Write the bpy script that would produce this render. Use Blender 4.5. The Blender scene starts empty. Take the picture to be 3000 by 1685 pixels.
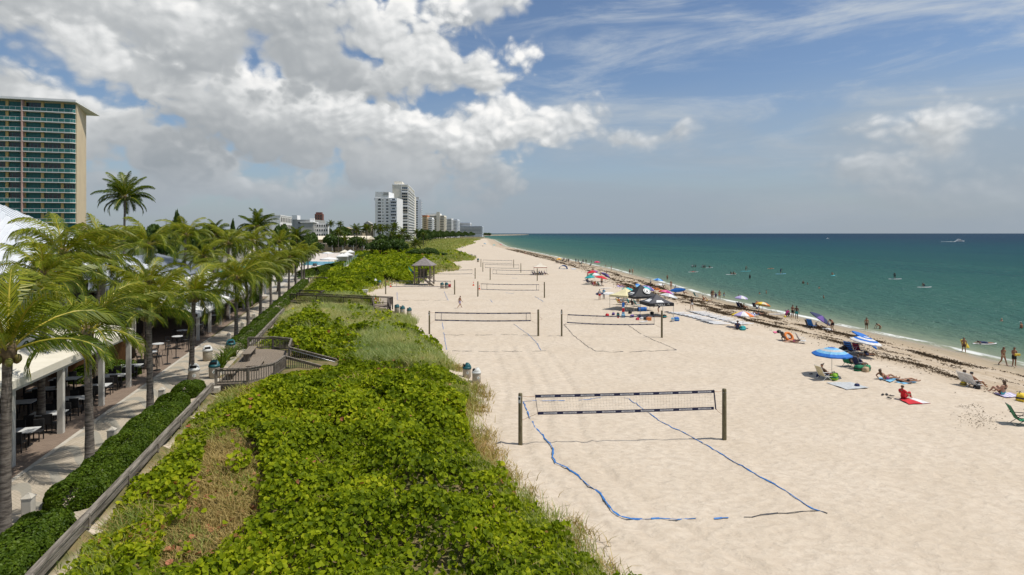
import bpy, bmesh, math, random
import numpy as np
from mathutils import Vector, Matrix, Euler
R = math.radians
random.seed(7)
rng = np.random.default_rng(11)
SC = bpy.context.scene
COL = SC.collection

# ------------------------------------------------------------------ camera
F, CX, HV, CAMZ = 1700.0, 1500.0, 684.0, 10.6      # focal length, principal column and horizon row of the 3000 px wide photo
cam = bpy.data.cameras.new('camera')
cam.sensor_width = 36.0
cam.lens = 36.0 * F / 3000.0
cam.shift_y = -(842.5 - HV) / 3000.0
cam.clip_start = 0.2
cam.clip_end = 120000.0
cam_o = bpy.data.objects.new('camera', cam)
COL.objects.link(cam_o)
cam_o.location = (0, 0, CAMZ)
cam_o.rotation_euler = (R(90), 0, 0)
SC.camera = cam_o
SC.view_settings.view_transform = 'Standard'
SC.view_settings.look = 'None'
SC.view_settings.exposure = 0.0
SC.view_settings.gamma = 1.0
SC.view_settings.use_curve_mapping = False
SC.cycles.max_bounces = 6
SC.cycles.diffuse_bounces = 3
SC.cycles.transparent_max_bounces = 8
SC.cycles.use_adaptive_sampling = True
SC.cycles.adaptive_threshold = 0.02

# ------------------------------------------------------------------ sun and sky
SUN_EL, SUN_AZ = R(64), R(96)                       # azimuth clockwise from the view direction (+Y): over the sea, to the right
sd = Vector((math.cos(SUN_EL) * math.sin(SUN_AZ), math.cos(SUN_EL) * math.cos(SUN_AZ), math.sin(SUN_EL)))
sun = bpy.data.lights.new('sun', 'SUN')
sun.energy = 4.2
sun.angle = R(0.53)
sun.color = (1.0, 0.95, 0.87)
sun_o = bpy.data.objects.new('sun', sun)
COL.objects.link(sun_o)
sun_o.rotation_euler = (-sd).to_track_quat('-Z', 'Y').to_euler()

world = bpy.data.worlds.new('World')
SC.world = world
world.use_nodes = True
WN, WL = world.node_tree.nodes, world.node_tree.links
WN.clear()

class NT:
    """short hand for building shader nodes"""
    def __init__(s, tree): s.t = tree
    def n(s, typ, **kw):
        nd = s.t.nodes.new(typ)
        for k, v in kw.items(): setattr(nd, k, v)
        return nd
    def link(s, a, b):
        s.t.links.new(a, b)
    def put(s, sock, v):
        if hasattr(v, 'is_linked') or isinstance(v, bpy.types.NodeSocket): s.t.links.new(v, sock)
        else: sock.default_value = v
    def math(s, op, a, b=0.0, c=0.0, clamp=False):
        nd = s.n('ShaderNodeMath', operation=op); nd.use_clamp = clamp
        s.put(nd.inputs[0], a); s.put(nd.inputs[1], b); s.put(nd.inputs[2], c)
        return nd.outputs[0]
    def ramp(s, x, a, b, lo=0.0, hi=1.0, smooth=True):
        nd = s.n('ShaderNodeMapRange'); nd.interpolation_type = 'SMOOTHSTEP' if smooth else 'LINEAR'
        s.put(nd.inputs[0], x); s.put(nd.inputs[1], a); s.put(nd.inputs[2], b); s.put(nd.inputs[3], lo); s.put(nd.inputs[4], hi)
        return nd.outputs[0]
    def mix(s, f, a, b, blend='MIX'):
        nd = s.n('ShaderNodeMix', data_type='RGBA', blend_type=blend)
        s.put(nd.inputs[0], f)
        for i, v in ((6, a), (7, b)):
            if isinstance(v, tuple) and len(v) == 3: v = v + (1.0,)
            s.put(nd.inputs[i], v)
        return nd.outputs[2]
    def noise(s, vec, scale, detail=2.0, rough=0.5, dist=0.0, out='Fac'):
        nd = s.n('ShaderNodeTexNoise')
        if vec is not None: s.put(nd.inputs['Vector'], vec)
        nd.inputs['Scale'].default_value = scale; nd.inputs['Detail'].default_value = detail
        nd.inputs['Roughness'].default_value = rough; nd.inputs['Distortion'].default_value = dist
        return nd.outputs[out]
    def mapping(s, vec, loc=(0, 0, 0), rot=(0, 0, 0), scale=(1, 1, 1)):
        nd = s.n('ShaderNodeMapping')
        s.put(nd.inputs[0], vec)
        nd.inputs[1].default_value = loc; nd.inputs[2].default_value = rot; nd.inputs[3].default_value = scale
        return nd.outputs[0]
    def cramp(s, x, stops, interp='LINEAR'):
        nd = s.n('ShaderNodeValToRGB'); s.put(nd.inputs[0], x)
        cr = nd.color_ramp; cr.interpolation = interp
        while len(cr.elements) < len(stops): cr.elements.new(0.5)
        for e, (p, c) in zip(cr.elements, stops):
            e.position = p; e.color = tuple(c) + (1.0,) if len(c) == 3 else c
        return nd.outputs[0]
    def vadd(s, a, b):
        nd = s.n('ShaderNodeVectorMath', operation='ADD'); s.put(nd.inputs[0], a); s.put(nd.inputs[1], b)
        return nd.outputs[0]

def build_sky():
    w = NT(world.node_tree)
    STR = 0.1
    CT = 0.0
    tc = w.n('ShaderNodeTexCoord').outputs['Generated']
    sky = w.n('ShaderNodeTexSky', sky_type='NISHITA')
    sky.sun_disc = False
    sky.sun_elevation = SUN_EL
    sky.sun_rotation = SUN_AZ
    sky.air_density, sky.dust_density, sky.ozone_density = 1.0, 0.6, 2.2
    sep = w.n('ShaderNodeSeparateXYZ'); w.link(tc, sep.inputs[0])
    az = w.math('ARCTAN2', sep.outputs[0], sep.outputs[1])
    el = w.math('ARCSINE', sep.outputs[2])
    # direction as (azimuth, elevation) in radians: the clouds live in world directions
    comb = w.n('ShaderNodeCombineXYZ'); w.link(az, comb.inputs[0]); w.link(el, comb.inputs[1])
    q = comb.outputs[0]
    def D(u, v):      # photo pixel -> (az, el)
        k, m = (u - CX) / F, (HV - v) / F
        return math.atan(k), math.atan(m / math.hypot(1, k))
    # cumulus, far ones first: photo pixel centre, half width, half height, light at top, light at base, opacity, softness
    B = [(2880, 590, 190, 75, .60, .42, .4, .5), (2640, 470, 190, 130, .5, .42, .3, .5), (2560, 495, 90, 55, .75, .45, .5, .35), (2690, 395, 110, 75, .88, .45, .65, .3),
         (2790, 335, 100, 55, .90, .5, .65, .3), (2500, 610, 300, 40, .45, .3, .35, .5),
         (270, 530, 110, 55, .60, .33, .8, .25), (420, 535, 130, 55, .66, .34, .8, .25), (840, 560, 330, 48, .60, .30, .75, .3), (1180, 560, 300, 50, .50, .28, .6, .3), (660, 535, 270, 55, .66, .32, .9, .22), (560, 455, 210, 75, .84, .32, 1, .16),
         (1400, 500, 120, 120, .70, .34, .85, .22), (1850, 400, 200, 42, .74, .5, .7, .35), (1600, 350, 170, 70, .92, .48, .9, .25), (1450, 375, 150, 95, .92, .45, .95, .18),
         (1310, 395, 160, 115, .96, .36, 1, .14), (1160, 475, 240, 95, .66, .24, 1, .16), (1170, 390, 190, 100, .98, .34, 1, .13), (1000, 375, 170, 85, 1.0, .34, 1, .13),
         (1500, 0, 80, 70, .7, .5, .5, .4), (1380, 20, 190, 75, .88, .46, .9, .22), (1330, 185, 200, 90, .98, .44, 1, .13), (1240, 140, 170, 120, 1.0, .48, 1, .12), (1140, 90, 100, 105, 1.0, .5, 1, .12), (1060, 215, 260, 90, .80, .44, 1, .18),
         (10, 265, 130, 85, .72, .42, 1, .16), (330, 375, 150, 85, .72, .36, 1, .16), (470, 225, 130, 70, .66, .40, 1, .2),
         (760, 370, 300, 112, .80, .18, 1, .14), (610, 315, 150, 90, .90, .34, 1, .14), (740, 260, 170, 105, 1.05, .45, 1, .12), (890, 345, 190, 105, .95, .28, 1, .14),
         (250, 10, 620, 150, .74, .34, 1, .2), (760, 80, 380, 140, .66, .26, 1, .2), (640, 130, 400, 70, .5, .2, .8, .3), (170, 105, 190, 80, 1.0, .45, .8, .3), (480, 20, 330, 80, .84, .5, .7, .4)]
    st = w.mapping(q, scale=(1.0, 1.3, 1.0))
    wn = w.noise(st, 8.0, 3.0, 0.55, out='Color')
    sub = w.n('ShaderNodeVectorMath', operation='SUBTRACT'); w.link(wn, sub.inputs[0]); sub.inputs[1].default_value = (.5, .5, .5)
    def warped(k, vec):
        nd = w.n('ShaderNodeVectorMath', operation='MULTIPLY_ADD'); w.link(sub.outputs[0], nd.inputs[0])
        nd.inputs[1].default_value = (k, k, 0); w.link(vec, nd.inputs[2]); return nd.outputs[0]
    qw = warped(.075, q)
    def puffs(vec):
        tot = None
        for sc, am in ((10.0, .55), (24.0, .30), (58.0, .16)):
            nd = w.n('ShaderNodeTexVoronoi', feature='SMOOTH_F1'); nd.voronoi_dimensions = '2D'; w.link(vec, nd.inputs['Vector'])
            nd.inputs['Scale'].default_value = sc; nd.inputs['Smoothness'].default_value = .25
            v = w.math('MULTIPLY', w.math('SUBTRACT', .42, nd.outputs['Distance']), am)
            tot = v if tot is None else w.math('ADD', tot, v)
        f = w.noise(vec, 16.0, 8.0, .6)
        return w.math('ADD', tot, w.math('MULTIPLY', w.math('SUBTRACT', f, .5), .7))
    pv = warped(.05, st)
    n0 = puffs(pv)
    n1 = puffs(w.vadd(pv, (.006, .012, 0)))
    fine = w.math('MULTIPLY', w.math('SUBTRACT', n0, n1), 1.1)
    big = w.noise(st, 5.0, 4.0, .55)
    hz_fade = w.ramp(el, 0.0, 0.11)
    # thin high cloud, drawn out along the wind
    rot = w.mapping(q, rot=(0, 0, R(-16)), scale=(2.6, 13.0, 1.0))
    ci = w.noise(rot, 1.3, 7.0, 0.62, 0.6)
    ci = w.ramp(ci, 0.42, 0.76)
    veil = w.math('MULTIPLY', ci, w.ramp(az, -0.2, 0.25, 0.05, 0.95))
    # broad milky layer at middle height over the sea
    lay = w.noise(w.mapping(q, loc=(3, 1, 0), scale=(1.2, 5.0, 1)), 2.2, 5.0, .55, .4)
    mid = w.math('MULTIPLY', w.ramp(el, 0.27, 0.13), w.ramp(lay, .30, .62, .35, 1.0))
    mid = w.math('MULTIPLY', mid, w.ramp(az, -0.3, 0.1, 0.12, 0.85))
    # base sky
    base = w.mix(1.0, sky.outputs[0], (.92, .95, 1.0), 'MULTIPLY')
    base = w.mix(veil, base, (5.6, 6.1, 6.6))
    base = w.mix(mid, base, (3.5, 4.2, 4.95))
    STOPS = [(0.0, (3.2, 3.5, 3.75)), (0.25, (4.1, 4.35, 4.55)), (0.5, (5.6, 5.8, 5.9)), (0.75, (7.8, 7.9, 7.9)), (1.0, (9.8, 9.7, 9.5))]
    n0h = w.math('SUBTRACT', w.math('MULTIPLY', n0, 1.3), .09)
    bigs = w.math('MULTIPLY', w.math('SUBTRACT', big, .5), .75)
    bands = [None, None]
    acc_l, acc_a = None, None
    for (u, v, hw, hh, lt, lb, op, sf) in B:
        a, e = D(u, v)
        sx, sy = F / (hw * 1.22), F / (hh * 1.22)
        p = w.mapping(qw, loc=(-a * sx, -e * sy, 0), scale=(sx, sy, 0))
        ln = w.n('ShaderNodeVectorMath', operation='LENGTH'); w.link(p, ln.inputs[0])
        d = w.math('ADD', w.math('SUBTRACT', 1.0, ln.outputs['Value']), n0h)
        al = w.math('MULTIPLY', w.ramp(d, -.04, sf * 1.35 + .16), op)
        dp = w.n('ShaderNodeVectorMath', operation='DOT_PRODUCT'); w.link(p, dp.inputs[0]); dp.inputs[1].default_value = (.28, .85, 0)
        l = w.ramp(w.math('ADD', dp.outputs['Value'], w.math('MULTIPLY', n0, .55)), -.75, .8, lb, lt)
        if acc_l is None: acc_l, acc_a = l, al
        else:
            mx = w.n('ShaderNodeMix', data_type='FLOAT'); w.put(mx.inputs[0], al); w.put(mx.inputs[2], acc_l); w.put(mx.inputs[3], l)
            acc_l = mx.outputs[0]
            acc_a = w.math('SUBTRACT', 1.0, w.math('MULTIPLY', w.math('SUBTRACT', 1.0, acc_a), w.math('SUBTRACT', 1.0, al)))
    # ordinary broken cloud for the part of the sky the photo does not show
    oth = w.math('MULTIPLY', w.ramp(w.math('ADD', big, n0), .50, .72), w.ramp(w.math('MAXIMUM', w.math('ABSOLUTE', az), w.math('MULTIPLY', el, 1.7)), .80, 1.1))
    acc_a = w.math('MAXIMUM', acc_a, oth)
    lit = w.math('ADD', acc_l, w.math('ADD', w.math('SUBTRACT', bigs, .07), w.math('MULTIPLY', fine, w.ramp(acc_l, .25, .95, .18, 1.0))), clamp=True)
    base = w.mix(acc_a, base, w.cramp(lit, STOPS))
    hz = w.math('MULTIPLY', w.ramp(el, 0.17, -0.01), 0.82)
    base = w.mix(hz, base, (3.2, 3.75, 4.35))
    bg = w.n('ShaderNodeBackground'); bg.inputs['Strength'].default_value = STR
    w.link(base, bg.inputs['Color'])
    out = w.n('ShaderNodeOutputWorld'); w.link(bg.outputs[0], out.inputs['Surface'])
build_sky()
world.cycles.sampling_method = 'MANUAL'
world.cycles.sample_map_resolution = 512
# ------------------------------------------------------------------ geometry helpers
def tag(o, label=None, cat=None, group=None, kind=None):
    if label: o['label'] = label
    if cat: o['category'] = cat
    if group: o['group'] = group
    if kind: o['kind'] = kind
    return o

def thing(name, label, cat, loc=(0, 0, 0), rz=0.0, group=None, rot=None):
    o = bpy.data.objects.new(name, None)
    o.empty_display_size = 0.2
    COL.objects.link(o)
    o.location = loc
    o.rotation_euler = rot if rot else (0, 0, rz)
    return tag(o, label, cat, group)

def mesh_np(name, V, Fq, mats, smooth=False, attrs=None, mi=None, face_attr=None):
    """mesh from numpy: V (n,3), Fq (m,k) all faces the same size"""
    me = bpy.data.meshes.new(name)
    n, (m, k) = len(V), Fq.shape
    me.vertices.add(n); me.vertices.foreach_set('co', np.asarray(V, np.float32).ravel())
    me.loops.add(m * k); me.loops.foreach_set('vertex_index', Fq.astype(np.int32).ravel())
    me.polygons.add(m)
    me.polygons.foreach_set('loop_start', np.arange(0, m * k, k, dtype=np.int32))
    me.polygons.foreach_set('loop_total', np.full(m, k, np.int32))
    if mi is not None: me.polygons.foreach_set('material_index', np.asarray(mi, np.int32))
    me.polygons.foreach_set('use_smooth', np.full(m, smooth, bool))
    for ma in mats: me.materials.append(ma)
    for an, av in (attrs or {}).items():
        a = me.attributes.new(an, 'FLOAT', 'POINT'); a.data.foreach_set('value', np.asarray(av, np.float32))
    me.update(calc_edges=True)
    return me

def obj(name, me, parent=None, loc=(0, 0, 0), rot=(0, 0, 0)):
    o = bpy.data.objects.new(name, me)
    COL.objects.link(o)
    o.location = loc; o.rotation_euler = rot
    if parent: o.parent = parent
    return o

class MB:
    """collects simple shapes, then becomes ONE mesh"""
    def __init__(s): s.v, s.f, s.m = [], [], []
    def add(s, vs, fs, mi=0):
        b = len(s.v)
        s.v += [tuple(p) for p in vs]
        s.f += [tuple(b + i for i in f) for f in fs]
        s.m += [mi] * len(fs)
        return s
    def box(s, c, size, rz=0.0, mi=0, bev=0.0, M=None):
        x, y, z = size[0] / 2, size[1] / 2, size[2] / 2
        if bev > 0:
            b = min(bev, x * .45, y * .45, z * .45)
            bm = bmesh.new(); bmesh.ops.create_cube(bm, size=1.0)
            for v in bm.verts: v.co = Vector((v.co.x * 2 * x, v.co.y * 2 * y, v.co.z * 2 * z))
            bmesh.ops.bevel(bm, geom=bm.edges[:], offset=b, segments=1, affect='EDGES')
            vs = [v.co.copy() for v in bm.verts]; bm.verts.index_update()
            fs = [tuple(v.index for v in f.verts) for f in bm.faces]; bm.free()
        else:
            vs = [Vector((a * x, b_ * y, d * z)) for d in (-1, 1) for b_ in (-1, 1) for a in (-1, 1)]
            fs = [(0, 2, 3, 1), (4, 5, 7, 6), (0, 1, 5, 4), (1, 3, 7, 5), (3, 2, 6, 7), (2, 0, 4, 6)]
        rm = M if M is not None else Matrix.Rotation(rz, 3, 'Z')
        cc = Vector(c)
        return s.add([rm @ v + cc for v in vs], fs, mi)
    def beam(s, p, q, w, h=None, mi=0, bev=0.0, up=(0, 0, 1)):
        p, q = Vector(p), Vector(q); d = q - p; L = d.length
        if L < 1e-6: return s
        d.normalize(); upv = Vector(up)
        if abs(d.dot(upv)) > .98: upv = Vector((0, 1, 0))
        sx = d.cross(upv).normalized(); uz = sx.cross(d).normalized()
        M = Matrix((d, sx, uz)).transposed()
        return s.box((p + q) / 2, (L, w, h or w), mi=mi, bev=bev, M=M)
    def tube(s, pts, rad, n=8, mi=0, cap=True):
        pts = [Vector(p) for p in pts]
        if not hasattr(rad, '__len__'): rad = [rad] * len(pts)
        rings = []
        ref = Vector((0, 0, 1))
        d0 = (pts[1] - pts[0]).normalized()
        if abs(d0.dot(ref)) > .95: ref = Vector((1, 0, 0))
        vs = []
        for i, p in enumerate(pts):
            d = (pts[min(i + 1, len(pts) - 1)] - pts[max(i - 1, 0)]).normalized()
            a = d.cross(ref)
            if a.length < 1e-4: a = d.cross(Vector((0, 1, 0)))
            a.normalize(); b = d.cross(a).normalized()
            ref = (a.cross(d)).normalized() if True else ref
            vs += [p + (a * math.cos(2 * math.pi * k / n) + b * math.sin(2 * math.pi * k / n)) * rad[i] for k in range(n)]
        fs = []
        for i in range(len(pts) - 1):
            for k in range(n):
                k2 = (k + 1) % n
                fs.append((i * n + k, i * n + k2, (i + 1) * n + k2, (i + 1) * n + k))
        if cap:
            fs.append(tuple(range(n))[::-1]); fs.append(tuple((len(pts) - 1) * n + k for k in range(n)))
        return s.add(vs, fs, mi)
    def lathe(s, prof, n=16, c=(0, 0, 0), mi=0, cap0=True, cap1=True, rfun=None, sx=1, sy=1, a0=0.0):
        vs = []
        for (r, z) in prof:
            for k in range(n):
                a = a0 + 2 * math.pi * k / n
                rr = r * (rfun(a, z) if rfun else 1)
                vs.append((c[0] + rr * math.cos(a) * sx, c[1] + rr * math.sin(a) * sy, c[2] + z))
        fs = []
        for i in range(len(prof) - 1):
            for k in range(n):
                k2 = (k + 1) % n
                fs.append((i * n + k, i * n + k2, (i + 1) * n + k2, (i + 1) * n + k))
        if cap0: fs.append(tuple(range(n))[::-1])
        if cap1: fs.append(tuple((len(prof) - 1) * n + k for k in range(n)))
        return s.add(vs, fs, mi)
    def sphere(s, c, r, n=10, m=6, mi=0):
        rr = r if hasattr(r, '__len__') else (r, r, r)
        vs = [(c[0], c[1], c[2] - rr[2])]
        for i in range(1, m):
            t = math.pi * i / m
            for k in range(n):
                a = 2 * math.pi * k / n
                vs.append((c[0] + rr[0] * math.sin(t) * math.cos(a), c[1] + rr[1] * math.sin(t) * math.sin(a), c[2] - rr[2] * math.cos(t)))
        vs.append((c[0], c[1], c[2] + rr[2]))
        fs = []
        for k in range(n):
            k2 = (k + 1) % n
            fs.append((0, 1 + k2, 1 + k))
            for i in range(m - 2):
                a = 1 + i * n
                fs.append((a + k, a + k2, a + n + k2, a + n + k))
            fs.append((1 + (m - 2) * n + k, 1 + (m - 2) * n + k2, len(vs) - 1))
        return s.add(vs, fs, mi)
    def prism(s, poly, z0, z1, mi=0):
        n = len(poly)
        vs = [(p[0], p[1], z0) for p in poly] + [(p[0], p[1], z1) for p in poly]
        fs = [tuple(range(n))[::-1], tuple(range(n, 2 * n))] + [(i, (i + 1) % n, n + (i + 1) % n, n + i) for i in range(n)]
        return s.add(vs, fs, mi)
    def sheet(s, corners, nu, nv, fz=None, thick=0.0, mi=0):
        """bilinear patch through 4 corners with an optional height function; closed if thick"""
        a, b, c, d = [Vector(p) for p in corners]
        top = []
        for j in range(nv + 1):
            for i in range(nu + 1):
                u, v = i / nu, j / nv
                p = a * (1 - u) * (1 - v) + b * u * (1 - v) + c * u * v + d * (1 - u) * v
                if fz: p = p + Vector((0, 0, fz(u, v)))
                top.append(p)
        W = nu + 1
        fs = [(j * W + i, j * W + i + 1, (j + 1) * W + i + 1, (j + 1) * W + i) for j in range(nv) for i in range(nu)]
        if thick:
            N = len(top)
            vs = top + [p - Vector((0, 0, thick)) for p in top]
            fs = fs + [tuple(N + k for k in f[::-1]) for f in fs]
            rim = [i for i in range(W)] + [j * W + nu for j in range(1, nv + 1)] + [nv * W + i for i in range(nu - 1, -1, -1)] + [j * W for j in range(nv - 1, 0, -1)]
            fs += [(rim[k], N + rim[k], N + rim[(k + 1) % len(rim)], rim[(k + 1) % len(rim)]) for k in range(len(rim))]
            return s.add(vs, fs, mi)
        return s.add(top, fs, mi)
    def mesh(s, name, mats, smooth=False):
        me = bpy.data.meshes.new(name)
        me.from_pydata(s.v, [], s.f)
        for ma in (mats if isinstance(mats, (list, tuple)) else [mats]): me.materials.append(ma)
        me.polygons.foreach_set('material_index', np.array(s.m, np.int32))
        if smooth:
            me.polygons.foreach_set('use_smooth', np.ones(len(s.f), bool))
        me.update()
        return me
    def build(s, name, mats, parent=None, loc=(0, 0, 0), rot=(0, 0, 0), smooth=False):
        return obj(name, s.mesh(name, mats, smooth), parent, loc, rot)

def dup(root, loc=None, rz=None, label=None, group=None, rot=None, scale=None):
    """copy a thing with its parts and their sub-parts (mesh data shared)"""
    r = root.copy(); COL.objects.link(r)
    if loc is not None: r.location = loc
    if rz is not None: r.rotation_euler = (0, 0, rz)
    if rot is not None: r.rotation_euler = rot
    if scale is not None: r.scale = (scale,) * 3
    if label: r['label'] = label
    if group: r['group'] = group
    for ch in list(root.children):
        c = ch.copy(); COL.objects.link(c); c.parent = r
        for g in list(ch.children):
            d = g.copy(); COL.objects.link(d); d.parent = c
    return r

# ------------------------------------------------------------------ noise for placing things
def _hash(ix, iy, seed):
    h = (ix.astype(np.int64) * 374761393 + iy.astype(np.int64) * 668265263 + seed * 982451653) & 0x7fffffff
    h = ((h ^ (h >> 13)) * 1274126177) & 0x7fffffff
    return ((h ^ (h >> 16)) & 0xffff) / 65535.0
def vnoise(x, y, seed=0):
    x = np.asarray(x, float); y = np.asarray(y, float)
    ix, iy = np.floor(x), np.floor(y); fx, fy = x - ix, y - iy
    fx = fx * fx * (3 - 2 * fx); fy = fy * fy * (3 - 2 * fy)
    a, b = _hash(ix, iy, seed), _hash(ix + 1, iy, seed)
    c, d = _hash(ix, iy + 1, seed), _hash(ix + 1, iy + 1, seed)
    return (a * (1 - fx) + b * fx) * (1 - fy) + (c * (1 - fx) + d * fx) * fy
def fbm(x, y, seed=0, oct=3):
    t, a, s = 0, 0.5, 1.0
    for o in range(oct):
        t = t + a * vnoise(np.asarray(x) * s, np.asarray(y) * s, seed + o * 17); a *= .5; s *= 2.03
    return t / (1 - .5 ** oct)
def sstep(a, b, x):
    t = np.clip((np.asarray(x, float) - a) / (b - a), 0, 1)
    return t * t * (3 - 2 * t)
def inpoly(x, y, poly):
    x = np.asarray(x, float); y = np.asarray(y, float); r = np.zeros(x.shape, bool)
    n = len(poly)
    for i in range(n):
        (x1, y1), (x2, y2) = poly[i], poly[(i + 1) % n]
        if y1 == y2: continue
        c = ((y1 > y) != (y2 > y)) & (x < (x2 - x1) * (y - y1) / (y2 - y1) + x1)
        r ^= c
    return r

# ------------------------------------------------------------------ the lie of the land
WATER_Z = -1.6
_SY = np.array([-400, 0, 30, 52.6, 60.3, 81, 95.6, 108.6, 152, 203, 314, 546, 1152, 1728, 3000, 8000, 60000.])
_SX = np.array([80, 52, 48.5, 46.6, 46.0, 42.6, 40.0, 38.0, 36.5, 33.5, 21, -5.8, -36, -96, -170, -300, -6000.])
def shore_x(y): return np.interp(y, _SY, _SX)
BD = np.array([-0.2606, 0.9654]); BN = np.array([0.9654, 0.2606])     # along the promenade / towards the sea
def ST(s, t, z=0.0):
    return Vector((-9.0 + s * BD[0] + t * BN[0], s * BD[1] + t * BN[1], z))
def st_of(x, y):
    dx = np.asarray(x) + 9.0
    return dx * BD[0] + np.asarray(y) * BD[1], dx * BN[0] + np.asarray(y) * BN[1]
BRZ = math.atan2(0.2606, 0.9654)                     # z rotation that turns +Y into the promenade direction
def P0(u, v, z=0.0):                                  # photo pixel -> point at height z
    y = (CAMZ - z) * F / (v - HV)
    return ((u - CX) / F * y, y)
def D0(u, v, z=0.0): return P0(u * 1.1646, v * 1.1646, z)
# outline of the planted dune, from the promenade rail to the edge of the open sand
DUNE = [(-6.5, 2), (7.0, 8), (4.4, 14)] + [D0(*p) for p in ((1487, 1447), (1440, 1390), (1330, 1302), (1245, 1228), (1190, 1150), (1165, 1060), (1182, 1000),
        (1165, 955), (1120, 930), (1131, 915), (1095, 885), (1045, 852), (990, 837), (1000, 822), (1042, 804), (1010, 789), (965, 783), (930, 776), (925, 755), (890, 745),
        (905, 738), (955, 722), (965, 712), (1035, 716), (1060, 700), (1090, 685), (1138, 681), (1146, 675), (1118, 661), (1150, 657), (1180, 655), (1184, 648), (1148, 637), (1135, 628), (1160, 620), (1188, 612), (1172, 600), (1178, 594))]
DUNE += [(-60, 900), (-250, 900)] + [tuple(ST(s, 0.2)[:2]) for s in (600, 400, 200, 100, 50, 2)]
_gx0, _gx1, _gy0, _gy1, _gs = -200.0, 80.0, -20.0, 780.0, 0.5
_gx, _gy = np.arange(_gx0, _gx1, _gs), np.arange(_gy0, _gy1, _gs)
_GX, _GY = np.meshgrid(_gx, _gy)
_mask = inpoly(_GX, _GY, DUNE).astype(float)
def _blur(a, r):
    for ax in (0, 1):
        for _ in range(2):
            c = np.cumsum(np.pad(a, [(r + 1, r) if i == ax else (0, 0) for i in (0, 1)], mode='edge'), axis=ax)
            n = a.shape[ax]
            a = (np.take(c, np.arange(2 * r + 1, 2 * r + 1 + n), axis=ax) - np.take(c, np.arange(0, n), axis=ax)) / (2 * r + 1)
    return a
_dune = np.clip((_blur(_mask, 4) - .35) / .65, 0, 1) * .95
_dune *= .8 + .5 * fbm(_GX / 7, _GY / 7, 3)
def dune_h(x, y):
    fx = np.clip((np.asarray(x, float) - _gx0) / _gs, 0, len(_gx) - 1.001); fy = np.clip((np.asarray(y, float) - _gy0) / _gs, 0, len(_gy) - 1.001)
    ix, iy = fx.astype(int), fy.astype(int); fx, fy = fx - ix, fy - iy
    return (_dune[iy, ix] * (1 - fx) + _dune[iy, ix + 1] * fx) * (1 - fy) + (_dune[iy + 1, ix] * (1 - fx) + _dune[iy + 1, ix + 1] * fx) * fy
def H(x, y):
    x = np.asarray(x, float); y = np.asarray(y, float)
    s = shore_x(y) - x
    z = np.where(s >= 0, WATER_Z * (1 - sstep(-2, 24, s)) / (1 - sstep(-2, 24, 0)), WATER_Z + s * 0.055)
    z = np.maximum(z, -7.0)
    z = z + dune_h(x, y)
    _, t = st_of(x, y)
    inl = sstep(0.25, -0.05, t) * (y < 560) + (y >= 560) * sstep(70, 110, s)
    return z * (1 - inl) + 0.8 * inl
def G(u, v):
    """photo pixel -> point on the ground"""
    z = 0.0
    for _ in range(25):
        x, y = P0(u, v, z)
        z = .5 * z + .5 * float(H(x, y))
    return Vector((x, y, float(H(x, y))))
def W(u, v, z=WATER_Z):
    x, y = P0(u, v, z); return Vector((x, y, z))

# ------------------------------------------------------------------ materials
MATS = {}
def pmat(name, col, col2=None, scale=3.0, rough=0.7, bump=0.0, bscale=None, metal=0.0, spec=0.4, mixlo=.35, mixhi=.65, stretch=(1, 1, 1), detail=4.0, coat=0.0):
    if name in MATS: return MATS[name]
    m = bpy.data.materials.new(name); m.use_nodes = True
    t = NT(m.node_tree); bs = m.node_tree.nodes['Principled BSDF']
    tc = t.n('ShaderNodeTexCoord').outputs['Object']
    if stretch != (1, 1, 1): tc = t.mapping(tc, scale=stretch)
    if col2 is None: col2 = tuple(c * .82 for c in col)
    f = t.ramp(t.noise(tc, scale, detail, .6), mixlo, mixhi)
    t.link(t.mix(f, tuple(col), tuple(col2)), bs.inputs['Base Color'])
    bs.inputs['Roughness'].default_value = rough
    bs.inputs['Metallic'].default_value = metal
    bs.inputs['Specular IOR Level'].default_value = spec
    if coat: bs.inputs['Coat Weight'].default_value = coat
    if bump:
        b = t.n('ShaderNodeBump'); b.inputs['Strength'].default_value = min(1, bump); b.inputs['Distance'].default_value = .03
        t.link(t.noise(tc, bscale or scale * 4, 5, .6), b.inputs['Height']); t.link(b.outputs[0], bs.inputs['Normal'])
    MATS[name] = m
    return m

def leaf_mat(name, stops, rough=0.5, transl=0.3, spec=0.35, attr='rnd', tcol=None):
    if name in MATS: return MATS[name]
    m = bpy.data.materials.new(name); m.use_nodes = True
    t = NT(m.node_tree); N = m.node_tree.nodes
    bs = N['Principled BSDF']; out = N['Material Output']
    a = t.n('ShaderNodeAttribute', attribute_name=attr)
    c = t.cramp(a.outputs['Fac'], stops)
    t.link(c, bs.inputs['Base Color']); bs.inputs['Roughness'].default_value = rough; bs.inputs['Specular IOR Level'].default_value = spec
    tr = t.n('ShaderNodeBsdfTranslucent')
    t.link(t.mix(1.0, c, tcol or (1.25, 1.25, .6), 'MULTIPLY'), tr.inputs['Color'])
    mx = t.n('ShaderNodeMixShader'); mx.inputs[0].default_value = transl
    t.link(bs.outputs[0], mx.inputs[1]); t.link(tr.outputs[0], mx.inputs[2]); t.link(mx.outputs[0], out.inputs['Surface'])
    MATS[name] = m
    return m

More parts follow.
